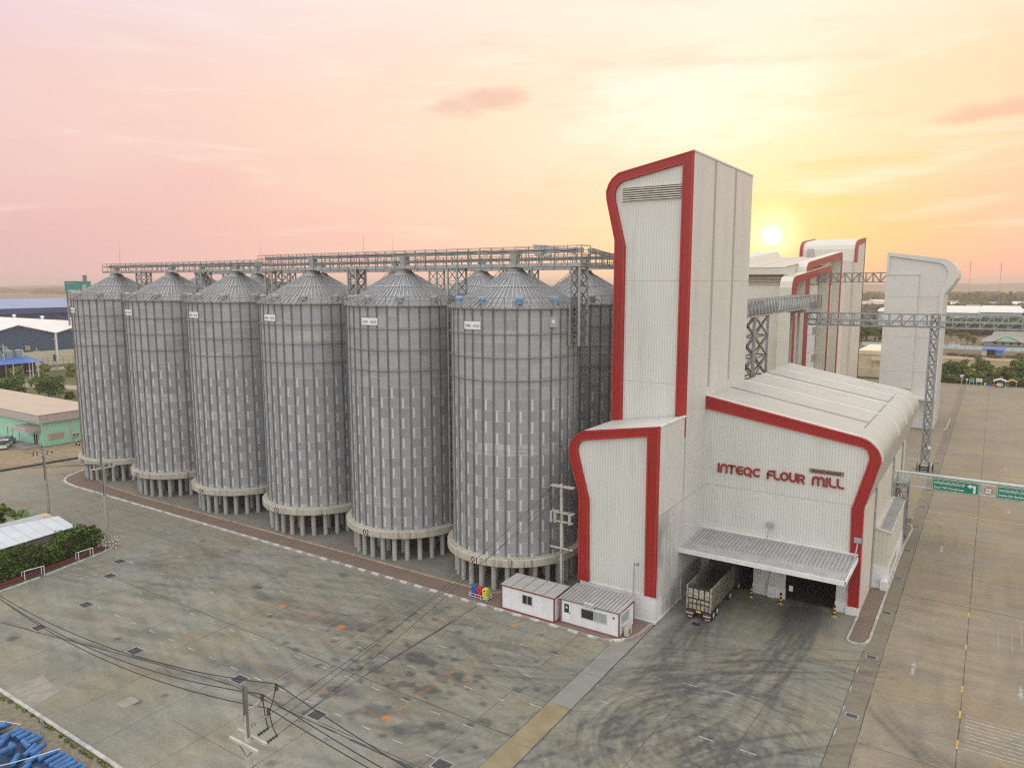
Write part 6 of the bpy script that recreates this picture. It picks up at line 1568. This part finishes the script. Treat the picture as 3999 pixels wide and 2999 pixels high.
g = MB(); g.hexa([(-566,148,18.8),(-498,148,18.9),(-498,335,18.5),(-566,335,18.4)],[(-534,148,24.3),(-531,148,24.3),(-531,335,23.7),(-534,335,23.7)]); g.mi = 1; g.box(-566, -497, 147, 336, 15.6, 18.9); g.build('roof', [NAVYROOF, NAVYD], t)
t = thing('billboard', 'teal billboard with pale picture patches rising behind silo 06', 'billboard', (-335, 164, 0))
g = MB(); g.box(-335.3, -335, 160.9, 171.9, 29.8, 34.9); pn = g.build('panel', [TEAL], t)
g = MB(); g.box(-335, -334.93, 168, 169.8, 30.3, 33.4); g.box(-335, -334.93, 161.9, 167.4, 30.2, 31.2); g.mi = 1; g.box(-335, -334.93, 161.6, 165.4, 33.4, 34.3); g.build('picture', [mat('billboard_pale', (.42,.52,.50), .6, var=.4, vs=1.5), mat('billboard_teal2', (.12,.38,.34), .6)], pn)
g = MB()
for y in (162,166,170): g.box(-336.2, -335.6, y-.3, y+.3, 0, 34)
g.build('support_leg', [GALVD], t)
g = MB(); g.box(-336, -335.4, 169.0, 170.5, 34.9, 37.5); g.build('top_box', [GALVD], t)
t = thing('blue_tall_shed', 'pale blue sheet building rising behind the second and third silo roofs', 'building', (-400, 265, 0))
g = MB(); g.box(-440, -400, 258, 340, 0, 34.); g.build('wall', [mat('soft_blue_sheet', (.20,.28,.42), .6, var=.08, rib=('y', 3), rib_amt=.2)], t)
g = MB(); g.box(-441, -399.5, 257.5, 341, 34, 34.8); g.build('roof', [NAVYROOF], t)

# ---------------------------------------------------------------- far right: verge, field, houses
bk = [('bush2',-11.5,299,1.25),('tree',-8.2,300,.85),('bush',-5.8,297,1.0),('tree',-3.2,303,.95),('bush2',-1.0,299,1.15),('bush',1.2,298,1.2),('bush2',4.0,303,1.0),('bush',6.8,300,1.15),('tree',8.6,304,1.05),('bush2',10.5,299,1.3),('ytree',-13.5,298,.7),('shrub',-10,292,1.0),('shrub',-5,291.5,.9),('shrub',.5,292,1.1),('ytree',-6.5,294,.55),('bush2',13,302,1.3)]
dd = ('nearest the grey tower','tall one behind the thin sign post','behind the round sign','tallest left of the white board','behind the white sign board','behind the coloured bins','behind the white canopy','behind the yellow canopy','tall one at the right edge','thick one at the right edge','yellowish one against the grey tower','low one at the foot of the sign post','low one between the small signs','low one behind the bins','small yellowish one by the round sign','outermost one at the right edge')
for (k, x, y, s), d in zip(bk, dd): tree(k, x, y, s*1.12, 'green bush beyond the road end, '+d, 'bushes at the end of the road', 'bush_tree', 'bush')
g = MB(); flat(g, -60, 60, 286.5, 330, -.03); struct('grass_verge', g, mat('dark_grass', (.06,.065,.022), .95, var=.4, vs=.6))
g = MB(); flat(g, -90, 80, 332, 398, -.025); struct('field', g, mat('dry_field', (.22,.17,.085), .95, var=.3, vs=.08, stretch=(.3,1,1)))
g = MB(); flat(g, -90, 80, 384, 396, -.015); struct('dirt_path', g, mat('bare_earth', (.38,.29,.18), .95, var=.2, vs=.2))
for i in range(22): tree(random.choice(('shrub','bush','shrub')), -16+1.45*i, random.uniform(290.5,296), random.uniform(.8,1.1), 'low shrub in the thick bank of scrub beyond the road end', 'low shrubs at the end of the road', 'shrub', 'shrub')
def post_sign(name, label, x, y, h, w, hh, m, two=False, cat='sign'):
    t = thing(name, label, cat, (x,y,0)); g = MB()
    for dx in ((-w*.35, w*.35) if two else (0,)): g.tube([(x+dx,y,0),(x+dx,y,h)], .07, 6)
    g.build('post', [SIGNW], t); g = MB(); g.box(x-w/2, x+w/2, y-.1, y-.04, h-hh, h+.05); g.build('board', [m], t); return t
t = post_sign('street_sign', 'tall thin sign post with white stacked boards beyond the road end', -7.85, 287, 3.3, 1.0, .45, SIGNW)
g = MB(); g.box(-8.5, -7.9, 286.85, 286.95, 2.6, 2.8); g.build('board', [SIGNW], t)
t = thing('road_sign', 'small round traffic sign beyond the road end', 'road sign', (-6.4, 287.5, 0)); g = MB(); g.tube([(-6.4,287.5,0),(-6.4,287.5,1.9)], .05, 6); g.build('post', [SIGNW], t); g = MB(); g.tube([(-6.4,287.4,1.75),(-6.4,287.35,1.75)], .33, 18); g.build('face', [SIGNW], t)
post_sign('notice_board', 'faded green notice board beyond the road end', -5.0, 288, 2.2, 1.5, 1.3, mat('faded_green_board', (.16,.34,.26), .6, var=.2), True)
t = post_sign('notice_board', 'white notice board on two posts beyond the road end', -2.95, 288, 2.25, 1.75, 1.1, SIGNW, True)
g = MB()
for z in (1.45,1.75,2.0): g.box(-3.7, -2.4, 287.88, 287.9, z, z+.06)
g.build('printed_line', [TEXTG], t)
for x, m, l in ((-1.2,YELB,'yellow bin at the road end'),(-.45,BLUEB,'first blue bin at the road end'),(.2,BLUEB,'second blue bin at the road end'),(.85,REDB,'dark red bin at the road end')):
    t = thing('wheelie_bin', l, 'bin', (x,287,0), 'bins at the end of the road')
    g = MB(); g.hexa([(x-.24,286.8,0),(x+.24,286.8,0),(x+.24,287.2,0),(x-.24,287.2,0)],[(x-.3,286.7,1.0),(x+.3,286.7,1.0),(x+.3,287.3,1.0),(x-.3,287.3,1.0)]); g.build('body', [m], t)
    g = MB(); g.box(x-.31, x+.31, 286.68, 287.32, 1.0, 1.12); g.build('lid', [YELB if m == YELB else BLACK], t)
def canopy(name, label, x0, x1, y, he, hr, m):
    t = thing(name, label, 'shelter', ((x0+x1)/2,y,0)); xm = (x0+x1)/2; g = MB()
    for a, b in ((x0,xm),(x1,xm)): g.hexa([(a,y-1.5,he),(b,y-1.5,hr),(b,y+1.5,hr),(a,y+1.5,he)],[(a,y-1.5,he+.18),(b,y-1.5,hr+.18),(b,y+1.5,hr+.18),(a,y+1.5,he+.18)])
    g.build('roof', [m], t)
    for x in (x0+.3, x1-.3):
        for yy in (y-1.3, y+1.3): g = MB(); g.tube([(x,yy,0),(x,yy,he+.1)], .06, 6); g.build('post', [CREAMW], t)
    return t
canopy('open_shelter', 'open shelter with white gabled roof over a small cart', 1.0, 4.65, 287.5, 1.85, 2.55, SIGNW)
canopy('open_shelter', 'open shelter with yellow gabled roof beside the white one', 4.75, 7.6, 288.5, 1.75, 2.3, mat('ochre_roof', (.55,.36,.12), .6))
t = thing('utility_cart', 'small cream cart with two round lamps parked under the white shelter', 'cart', (2.8,286.6,0))
g = MB(); g.box(1.8, 3.8, 285.9, 287.6, .3, .75); g.box(2.0, 3.6, 286.6, 287.6, .75, 1.3); g.build('body', [CREAMW], t)
for x in (1.95, 3.65):
    g = MB(); g.tube([(x,285.8,.25),(x,286.05,.25)], .25, 12); g.build('wheel', [BLACK], t); g = MB(); g.tube([(x,285.9,.75),(x,285.8,.75)], .16, 10); g.build('headlight', [SIGNW], t)
# scrap yard, blue shed, fence, house
t = thing('tarp_shed', 'small stall under a bright blue tarpaulin roof beyond the dry field', 'shed', (.6,411,0))
g = MB(); g.hexa([(-4.2,407,2.9),(5.3,407,2.9),(5.1,413,3.9),(-3.9,413,3.9)],[(-4.2,407,3.0),(5.3,407,3.0),(5.1,413,4.0),(-3.9,413,4.0)]); g.build('roof', [BLUEROOF2], t)
g = MB(); g.box(-3.9, -2.2, 408, 412.5, 0, 2.9); g.mi = 1; g.box(-2.2, 1.2, 409, 412.5, 0, 2.8); g.mi = 2; g.box(1.2, 4.2, 408.5, 412.5, .6, 2.4); g.build('wall', [CREAMW, DARK, mat('bright_blue_cloth', (.05,.32,.55), .6)], t)
for x in (-4,4.9): g = MB(); g.tube([(x,407.2,0),(x,407.2,2.9)], .08, 6); g.build('post', [CREAMW], t)
rs = random.Random(6); SCRAP = mat('rusty_scrap', (.13,.08,.055), .9, var=.5, vs=1.5)
for i, (x, y, w, h) in enumerate(((-14,400,6,1.0),(-8,396,7,1.2),(8.5,400,6,1.2),(1,397,4,1.2),(12,404,6,1.8))):
    g = MB()
    for k in range(26): a = x+rs.uniform(-w/2,w/2); b = y+rs.uniform(-2,2); z = rs.uniform(.1,h); g.bar((a-rs.uniform(.3,1.6),b,z),(a+rs.uniform(.3,1.6),b+rs.uniform(-1,1),z+rs.uniform(-.3,.3)),rs.uniform(.12,.4))
    g.build('scrap_pile', [SCRAP], label='rusty scrap pile beyond the dry field, '+('leftmost beside the grey tower','second from the grey tower','right of the blue stall','in front of the blue stall','at the right edge')[i], cat='scrap pile', group='scrap piles by the blue stall')
t = thing('boundary_fence', 'long pale blue panel fence beyond the blue stall', 'fence', (-5,440,0))
g = MB(); g.box(-60, 40, 440, 440.2, 0, 1.9); g.build('panel', [PALEBLUE], t); g = MB()
for i in range(26): g.box(-60+4*i, -59.8+4*i, 439.9, 440, 0, 2.0)
g.build('post', [GALV], t)
t = thing('mint_house', 'pale house with grey hipped roofs and a mint gable beyond the fence', 'house', (4,478,0))
g = MB(); g.box(-4.2, 18, 475, 490, 0, 2.4); g.build('wall', [mat('pale_house_wall', (.62,.62,.58), .7)], t)
g = MB(); g.hexa([(-5.5,472,2.2),(20,472,2.2),(20,492,2.2),(-5.5,492,2.2)],[(-2,480,4.6),(18,480,4.6),(18,486,4.6),(-2,486,4.6)]); g.hexa([(-1.5,480,4.4),(17,480,4.4),(17,488,4.4),(-1.5,488,4.4)],[(.2,483,7.3),(15,483,7.3),(15,485,7.3),(.2,485,7.3)]); g.build('roof', [mat('grey_tile_roof', (.30,.29,.27), .7, var=.1)], t)
g = MB(); g.prism_y([(-.3,2.5),(12,2.5),(5.9,5.6)], 471.2, 471.5); g.build('gable', [MINT], t)
g = MB(); g.hexa([(-1.2,470.6,2.4),(-.4,470.6,2.4),(-.4,479,2.4),(-1.2,479,2.4)],[(5.5,470.6,5.8),(6.0,470.6,6.1),(6.0,479,6.1),(5.5,479,5.8)]); g.hexa([(12.3,470.6,2.4),(13,470.6,2.4),(13,479,2.4),(12.3,479,2.4)],[(5.9,470.6,6.1),(6.4,470.6,5.8),(6.4,479,5.8),(5.9,479,6.1)]); g.build('gable_roof', [mat('tan_tile', (.48,.40,.30), .7)], t)
for x in (1, 4.5, 8, 11.5): g = MB(); g.box(x-.6, x+.6, 474.9, 475, .6, 1.9); g.build('window', [GLASSD], t)
car('parked_car', 'small white car parked among trees before the far mint house', 'car', -17.5, 462, .2, CARW, 'car')
ft = [('tree',-26,560),('wide',-20,556),('tree',-14,562),('wide',-8,558),('tree',-3,566),('ytree',-22,520),('ytree',-16,500),('tree',-30,575),('wide',2,580),('tree',7,590),('wide',-95,470),('tree',-86,480),('wide',-78,468),('wide',-70,480),('tree',-62,474),('wide',-104,476),('ytree',-9,470),('tree',-12,480)]
fd = ('before the pale blue warehouse, first from the grey tower','before the pale blue warehouse, second from the grey tower','before the pale blue warehouse, third from the grey tower','before the pale blue warehouse, fourth from the grey tower','before the pale blue warehouse, fifth from the grey tower','small yellow one behind the white car','small yellow one left of the far house','half hidden by the grey tower','behind the roof of the far house','right of the far house roof','in the gap between the tall blocks, leftmost','in the gap between the tall blocks, second','in the gap between the tall blocks, third','in the gap between the tall blocks, fourth','in the gap between the tall blocks, fifth','behind the dark edge of the high block','small yellow one beside the white car','beside the far mint house')
for (k, x, y), d in zip(ft, fd): tree(k, x, y, 1.45 if y > 550 or x < -50 else .8, 'far tree '+d, 'far trees beyond the fence')
t = thing('pale_blue_warehouse', 'long pale blue warehouse with bright roof edge beyond the far house', 'warehouse', (-20,630,0))
g = MB(); g.box(-73, -10.2, 611, 680, 0, 12.6); g.mi = 0; g.box(-10.2, 15, 608, 680, 0, 13.2); g.build('wall', [PALEBLUE], t)
g = MB(); g.hexa([(-74,609.5,12.6),(-9.5,609.5,12.6),(-9.5,682,12.6),(-74,682,12.6)],[(-73,612,14.6),(-9.5,612,14.6),(-9.5,680,15.6),(-71,680,15.6)]); g.hexa([(-9.4,606.5,13.4),(15.6,606.5,13.4),(15.6,682,13.4),(-9.4,682,13.4)],[(-9.2,609,15.2),(15.4,609,15.2),(15.4,680,16.1),(-9.2,680,16.1)]); g.build('roof', [WHROOF], t)
g = MB()
for x in (2,9,22): g.box(x-1.8, x+1.8, 607.9, 608, 0, 3.5)
g.build('door', [GALVD], t)
t = thing('pale_blue_warehouse', 'second pale blue warehouse just entering at the right edge', 'warehouse', (30,630,0))
g = MB(); g.box(16.5, 60, 612, 680, 0, 12.4); g.build('wall', [PALEBLUE], t); g = MB(); g.box(16, 60.5, 611, 681, 12.4, 14); g.build('roof', [WHROOF], t)
t = thing('tan_roof_warehouse', 'low tan roofed warehouse seen in the gap between the tall blocks', 'warehouse', (-150,1000,0))
g = MB(); g.box(-170, -95, 1000, 1040, 0, 7); g.build('wall', [mat('brown_far_wall', (.25,.21,.17), .8)], t); g = MB(); g.hexa([(-172,998,7),(-93,998,7),(-93,1042,7),(-172,1042,7)],[(-172,1019,11),(-93,1019,11),(-93,1021,11),(-172,1021,11)]); g.build('roof', [TANROOF], t)
for i in range(26):
    x = -34+2.0*i+random.uniform(-1,1); tree(random.choice(('bush2','bush','shrub','bush2')), x, random.uniform(566,604), random.uniform(1.7,2.5), 'dense scrub bush along the foot of the pale blue warehouse', 'scrub before the pale blue warehouse', 'bush_tree', 'bush')
for i in range(16):
    x = -106+3.4*i+random.uniform(-1.5,1.5); tree(random.choice(('bush2','bush')), x, random.uniform(455,500), random.uniform(1.5,2.2), 'dense scrub bush in the gap between the tall blocks', 'scrub in the gap between the blocks', 'bush_tree', 'bush')
# far woods: individual bigger trees near, masses beyond
fw = random.Random(12)
k_ = 0
for i in range(26):
    y = fw.uniform(1180, 1420); x = -45+fw.uniform(0, 95)
    tree(fw.choice(('slim','slim','tree')), x, y, fw.uniform(1.5, 2.4), 'far tree poking above the distant woodland beyond the pale blue warehouse', 'distant trees on the skyline')
def woodland(name, x0, x1, y0, y1, n, w, h, size, seed):
    q = random.Random(seed); bl = []
    for i in range(n): s = q.uniform(.6,1.3); bl.append((q.uniform(x0,x1), q.uniform(y0,y1), h*.45*s, w*s, w*s, h*.55*s))
    me = crown_mesh(name, bl, n*95, size, LEAFF, seed); o = bpy.data.objects.new(name, me); COL.objects.link(o); o['kind'] = 'stuff'; o['label'] = 'distant scrub woodland fading into haze'; return o
woodland('woodland', -60, 50, 690, 1150, 150, 9, 9, 1.5, 41)
woodland('woodland', -220, -75, 520, 960, 130, 9, 9, 1.5, 42)
woodland('woodland', -120, 160, 1250, 2100, 210, 17, 11, 2.8, 43)
woodland('woodland', -420, -150, 1100, 2000, 120, 17, 11, 2.8, 44)
woodland('woodland', -3900, -1100, 1100, 2200, 260, 40, 13, 5.5, 45)
hm = random.Random(3)
for i, (x, y, w, c) in enumerate(((-38,1080,20,0),(-8,1120,16,1),(5,1010,13,1),(-22,980,12,1),(30,1160,24,0),(-140,1180,30,0),(-175,1230,26,0),(-52,1150,18,0),(14,1350,36,0),(-60,1600,60,0))):
    t = thing('far_house', 'far low house roof among the distant trees, '+('pale long roof left of the skyline trees','grey green roof behind the woods','small teal roof in the woods','teal gabled roof in the woods','pale roof near the right edge','white streak in the gap between the blocks','second streak in the gap between the blocks','pale roof beside the grey tower','long pale shed under the skyline','large hazy shed near the horizon')[i], 'house', (x,y,0), 'far houses among the trees')
    g = MB(); g.box(x-w/2, x+w/2, y, y+w*.6, 0, 5); g.build('wall', [CREAMW], t)
    g = MB(); g.prism_x([(y-1,5),(y+w*.3,9.2),(y+w*.6+1,5)], x-w/2-1, x+w/2+1); g.build('roof', [(WHROOF, mat('teal_far_roof', (.20,.34,.33), .6))[c]], t)
for i, (x, y, h) in enumerate(((-95,3400,120),(5,3300,110),(110,3300,140))):
    t = thing('transmission_mast', 'thin distant transmission mast on the hazy horizon, '+('nearest the grey tower','middle one','nearest the right edge')[i], 'mast', (x,y,0), 'masts on the horizon')
    g = MB(); g.tube([(x,y,0),(x,y,h)], [1.3,.6], 5)
    for z in (.7,.8,.9): g.bar((x-7,y,h*z),(x+7,y,h*z),.8)
    g.build('tower', [GALVD], t)
# ---------------------------------------------------------------- air, sky, sun, camera
g = MB(); g.box(-5000, 5000, -5000, 5000, -1, 50.2)
m = bpy.data.materials.new('haze_air'); m.use_nodes = True; nt = m.node_tree; nt.nodes.clear()
pv = nt.nodes.new('ShaderNodeVolumePrincipled'); ou = nt.nodes.new('ShaderNodeOutputMaterial'); nt.links.new(pv.outputs[0], ou.inputs['Volume'])
pv.inputs['Color'].default_value = (.82,.72,.66,1); pv.inputs['Density'].default_value = .00030; pv.inputs['Anisotropy'].default_value = .15
hz = g.build('haze', [m], kind='stuff')

SUN_EL, SUN_AZ = math.radians(3.36), math.radians(-14.08)      # azimuth from +Y, clockwise positive
sd = Vector((math.sin(SUN_AZ)*math.cos(SUN_EL), math.cos(SUN_AZ)*math.cos(SUN_EL), math.sin(SUN_EL)))
w = bpy.data.worlds.new('World'); S.world = w; w.use_nodes = True
nt = w.node_tree; nt.nodes.clear(); n = N(nt)
out = n.add('ShaderNodeOutputWorld')
sky = n.add('ShaderNodeTexSky', sky_type='NISHITA'); sky.sun_disc = False; sky.sun_elevation = SUN_EL; sky.sun_rotation = SUN_AZ
sky.air_density = 1.5; sky.dust_density = 3.
bg1 = n.add('ShaderNodeBackground'); n.link(n.mix(.985, sky.outputs[0], (0,0,0,1)), bg1.inputs[0])   # cloud veil hides most of the clear sky; bg1.inputs[1].default_value = .05
tc = n.add('ShaderNodeTexCoord').outputs['Generated']
nv = n.add('ShaderNodeVectorMath', operation='NORMALIZE'); n.link(tc, nv.inputs[0]); D = nv.outputs[0]
x, y, z = n.sep(D)
el = n.math('DEGREES', n.math('ARCSINE', z))
# azimuth relative to the sun, degrees, right positive
ca, sa = math.cos(SUN_AZ), math.sin(SUN_AZ)
fw_ = n.math('ADD', n.math('MULTIPLY', x, sa), n.math('MULTIPLY', y, ca)); rt = n.math('SUBTRACT', n.math('MULTIPLY', x, ca), n.math('MULTIPLY', y, sa))
az = n.math('DEGREES', n.math('ARCTAN2', rt, fw_))
wob_ = n.noise(n.mapping(D, (2.2,2.2,9.)), 1.3, 4, .6)
wv = n.math('SUBTRACT', wob_, .5)
azw = n.math('ADD', az, n.math('MULTIPLY', wv, 14.)); elw = n.math('ADD', el, n.math('MULTIPLY', wv, 5.))
def ramp(stops):
    r = n.add('ShaderNodeValToRGB'); n.link(n.rng(azw, -180, 180), r.inputs[0]); e = r.color_ramp.elements
    stops = sorted(stops); e[0].position = (stops[0][0]+180)/360; e[0].color = stops[0][1]; e[1].position = (stops[-1][0]+180)/360; e[1].color = stops[-1][1]
    for a, c in stops[1:-1]: k = e.new((a+180)/360); k.color = c
    return r.outputs[0]
BK = (1.50,1.55,1.60,1); SD = (1.2,1.12,1.10,1)
lowr = ramp([(-180,BK),(-110,SD),(-55,lin(224,176,176)),(-40,lin(240,186,174)),(-20,lin(251,206,176)),(-8,lin(254,214,158)),(0,lin(251,206,130)),(6,lin(250,194,134)),(15,lin(247,184,154)),(35,lin(240,180,160)),(110,SD),(180,BK)])
midr = ramp([(-180,BK),(-110,SD),(-55,lin(238,198,194)),(-40,lin(245,204,188)),(-20,lin(254,222,190)),(-5,lin(251,235,210)),(0,lin(252,230,196)),(8,lin(250,218,178)),(15,lin(249,210,166)),(35,lin(242,200,180)),(110,SD),(180,BK)])
topr = ramp([(-180,BK),(-110,SD),(-55,lin(232,208,220)),(-40,lin(241,216,216)),(-20,lin(255,233,214)),(0,lin(252,240,220)),(15,lin(252,230,202)),(35,lin(245,225,210)),(110,SD),(180,BK)])
c = n.mix(n.rng(elw, 3., 11.5, smooth=True), lowr, midr); c = n.mix(n.rng(elw, 12., 20., smooth=True), c, topr)
c = n.mix(n.rng(el, 24., 50., smooth=True), c, (1.5,1.54,1.60,1))
# soft cloud streaks
st = n.noise(n.mapping(D, (1.6,1.6,13.)), 2.6, 5, .6, .5)
band = n.math('MULTIPLY', n.rng(el, .5, 6, smooth=True), n.rng(el, 40, 22))
c = n.mix(n.math('MULTIPLY', n.rng(st, .52, .72, smooth=True), n.math('MULTIPLY', band, .42)), c, lin(255,246,226))
st2 = n.noise(n.mapping(D, (2.4,2.4,19.)), 2.1, 4, .55, .3)
c = n.mix(n.math('MULTIPLY', n.rng(st2, .55, .75, smooth=True), n.math('MULTIPLY', band, .30)), c, lin(236,184,168))
def patch(a0, e0, wa, we, col, amt, slope=0.):
    global c
    ra = n.math('SUBTRACT', az, a0-math.degrees(SUN_AZ)*0); re = n.math('SUBTRACT', el, n.math('ADD', e0, n.math('MULTIPLY', ra, slope)))
    q = n.math('ADD', n.math('POWER', n.math('ABSOLUTE', n.math('DIVIDE', ra, wa)), 2.), n.math('POWER', n.math('ABSOLUTE', n.math('DIVIDE', re, we)), 2.))
    q = n.math('ADD', q, n.math('MULTIPLY', n.math('SUBTRACT', n.noise(n.mapping(D, (9,9,34)), 1.6, 5, .6), .5), 2.6))
    c = n.mix(n.rng(q, 1.0, -.1, 0, amt, smooth=True), c, lin(*col))
patch(-21.7, 13.0, 5.0, 1.1, (226,178,160), .75, .12)
patch(12.8, 10.6, 4.5, .8, (222,170,150), .7, .10)
patch(6.0, 8.2, 7., .5, (250,196,130), .5, .03)
patch(5.0, 5.6, 6., .45, (252,196,110), .5, .03)
patch(-5.0, 12.6, 11., 3.6, (255,250,230), .6, .05)
# glow round the sun
ds = n.add('ShaderNodeVectorMath', operation='DOT_PRODUCT'); n.link(D, ds.inputs[0]); ds.inputs[1].default_value = sd
ang = n.math('DEGREES', n.math('ARCCOSINE', n.math('MINIMUM', ds.outputs['Value'], 1.)))
gl = n.math('POWER', n.rng(ang, 7.0, 0.), 2.2)
c = n.mix(n.math('MULTIPLY', gl, .42, clamp=True), c, (1.0,.80,.36,1))
gl2 = n.math('POWER', n.rng(ang, 3.0, .5), 1.9)
c = n.mix(n.math('MULTIPLY', gl2, .95, clamp=True), c, (1.4,1.25,.72,1))
c = n.mix(n.rng(ang, .78, .36, smooth=True), c, (3.0,2.8,2.3,1))
dn = n.rng(el, -1.5, 0.)
c = n.mix(dn, (.30,.26,.22,1), c)
c = n.mix(.13, c, (1.0,.93,.88,1))
bg2 = n.add('ShaderNodeBackground'); n.link(c, bg2.inputs[0]); bg2.inputs[1].default_value = 1.03
ad = n.add('ShaderNodeAddShader'); n.link(bg1.outputs[0], ad.inputs[0]); n.link(bg2.outputs[0], ad.inputs[1]); n.link(ad.outputs[0], out.inputs['Surface'])

L = bpy.data.lights.new('low_sun', 'SUN'); L.energy = 2.0; L.angle = math.radians(.9); L.color = (1., .62, .30)
lo = bpy.data.objects.new('low_sun', L); COL.objects.link(lo); lo.rotation_euler = (-sd).to_track_quat('-Z', 'Y').to_euler()

cam = bpy.data.cameras.new('camera'); cam.sensor_fit = 'HORIZONTAL'; cam.sensor_width = 36.; cam.lens = 734.97/1024*36.; cam.clip_start = .5; cam.clip_end = 60000
co = bpy.data.objects.new('camera', cam); COL.objects.link(co); S.camera = co
pit, rol, yaw = .13674, -.001195, .58052
fwd = Vector((-math.sin(yaw), math.cos(yaw), 0)); rgt = Vector((math.cos(yaw), math.sin(yaw), 0)); zz = Vector((0,0,1))
F = fwd*math.cos(pit)-zz*math.sin(pit); U = fwd*math.sin(pit)+zz*math.cos(pit)
Rv = rgt*math.cos(rol)+U*math.sin(rol); U2 = -rgt*math.sin(rol)+U*math.cos(rol)
co.matrix_world = Matrix(((Rv.x,U2.x,-F.x,0),(Rv.y,U2.y,-F.y,0),(Rv.z,U2.z,-F.z,34.),(0,0,0,1)))
S.view_settings.view_transform = 'Standard'; S.view_settings.look = 'None'; S.view_settings.exposure = 0; S.view_settings.gamma = 1
cy = S.cycles; cy.max_bounces = 6; cy.diffuse_bounces = 3; cy.glossy_bounces = 2; cy.transmission_bounces = 2; cy.volume_bounces = 0; cy.transparent_max_bounces = 8
cy.use_denoising = False; cy.use_adaptive_sampling = False; cy.filter_width = 1.25; cy.sample_clamp_indirect = 6
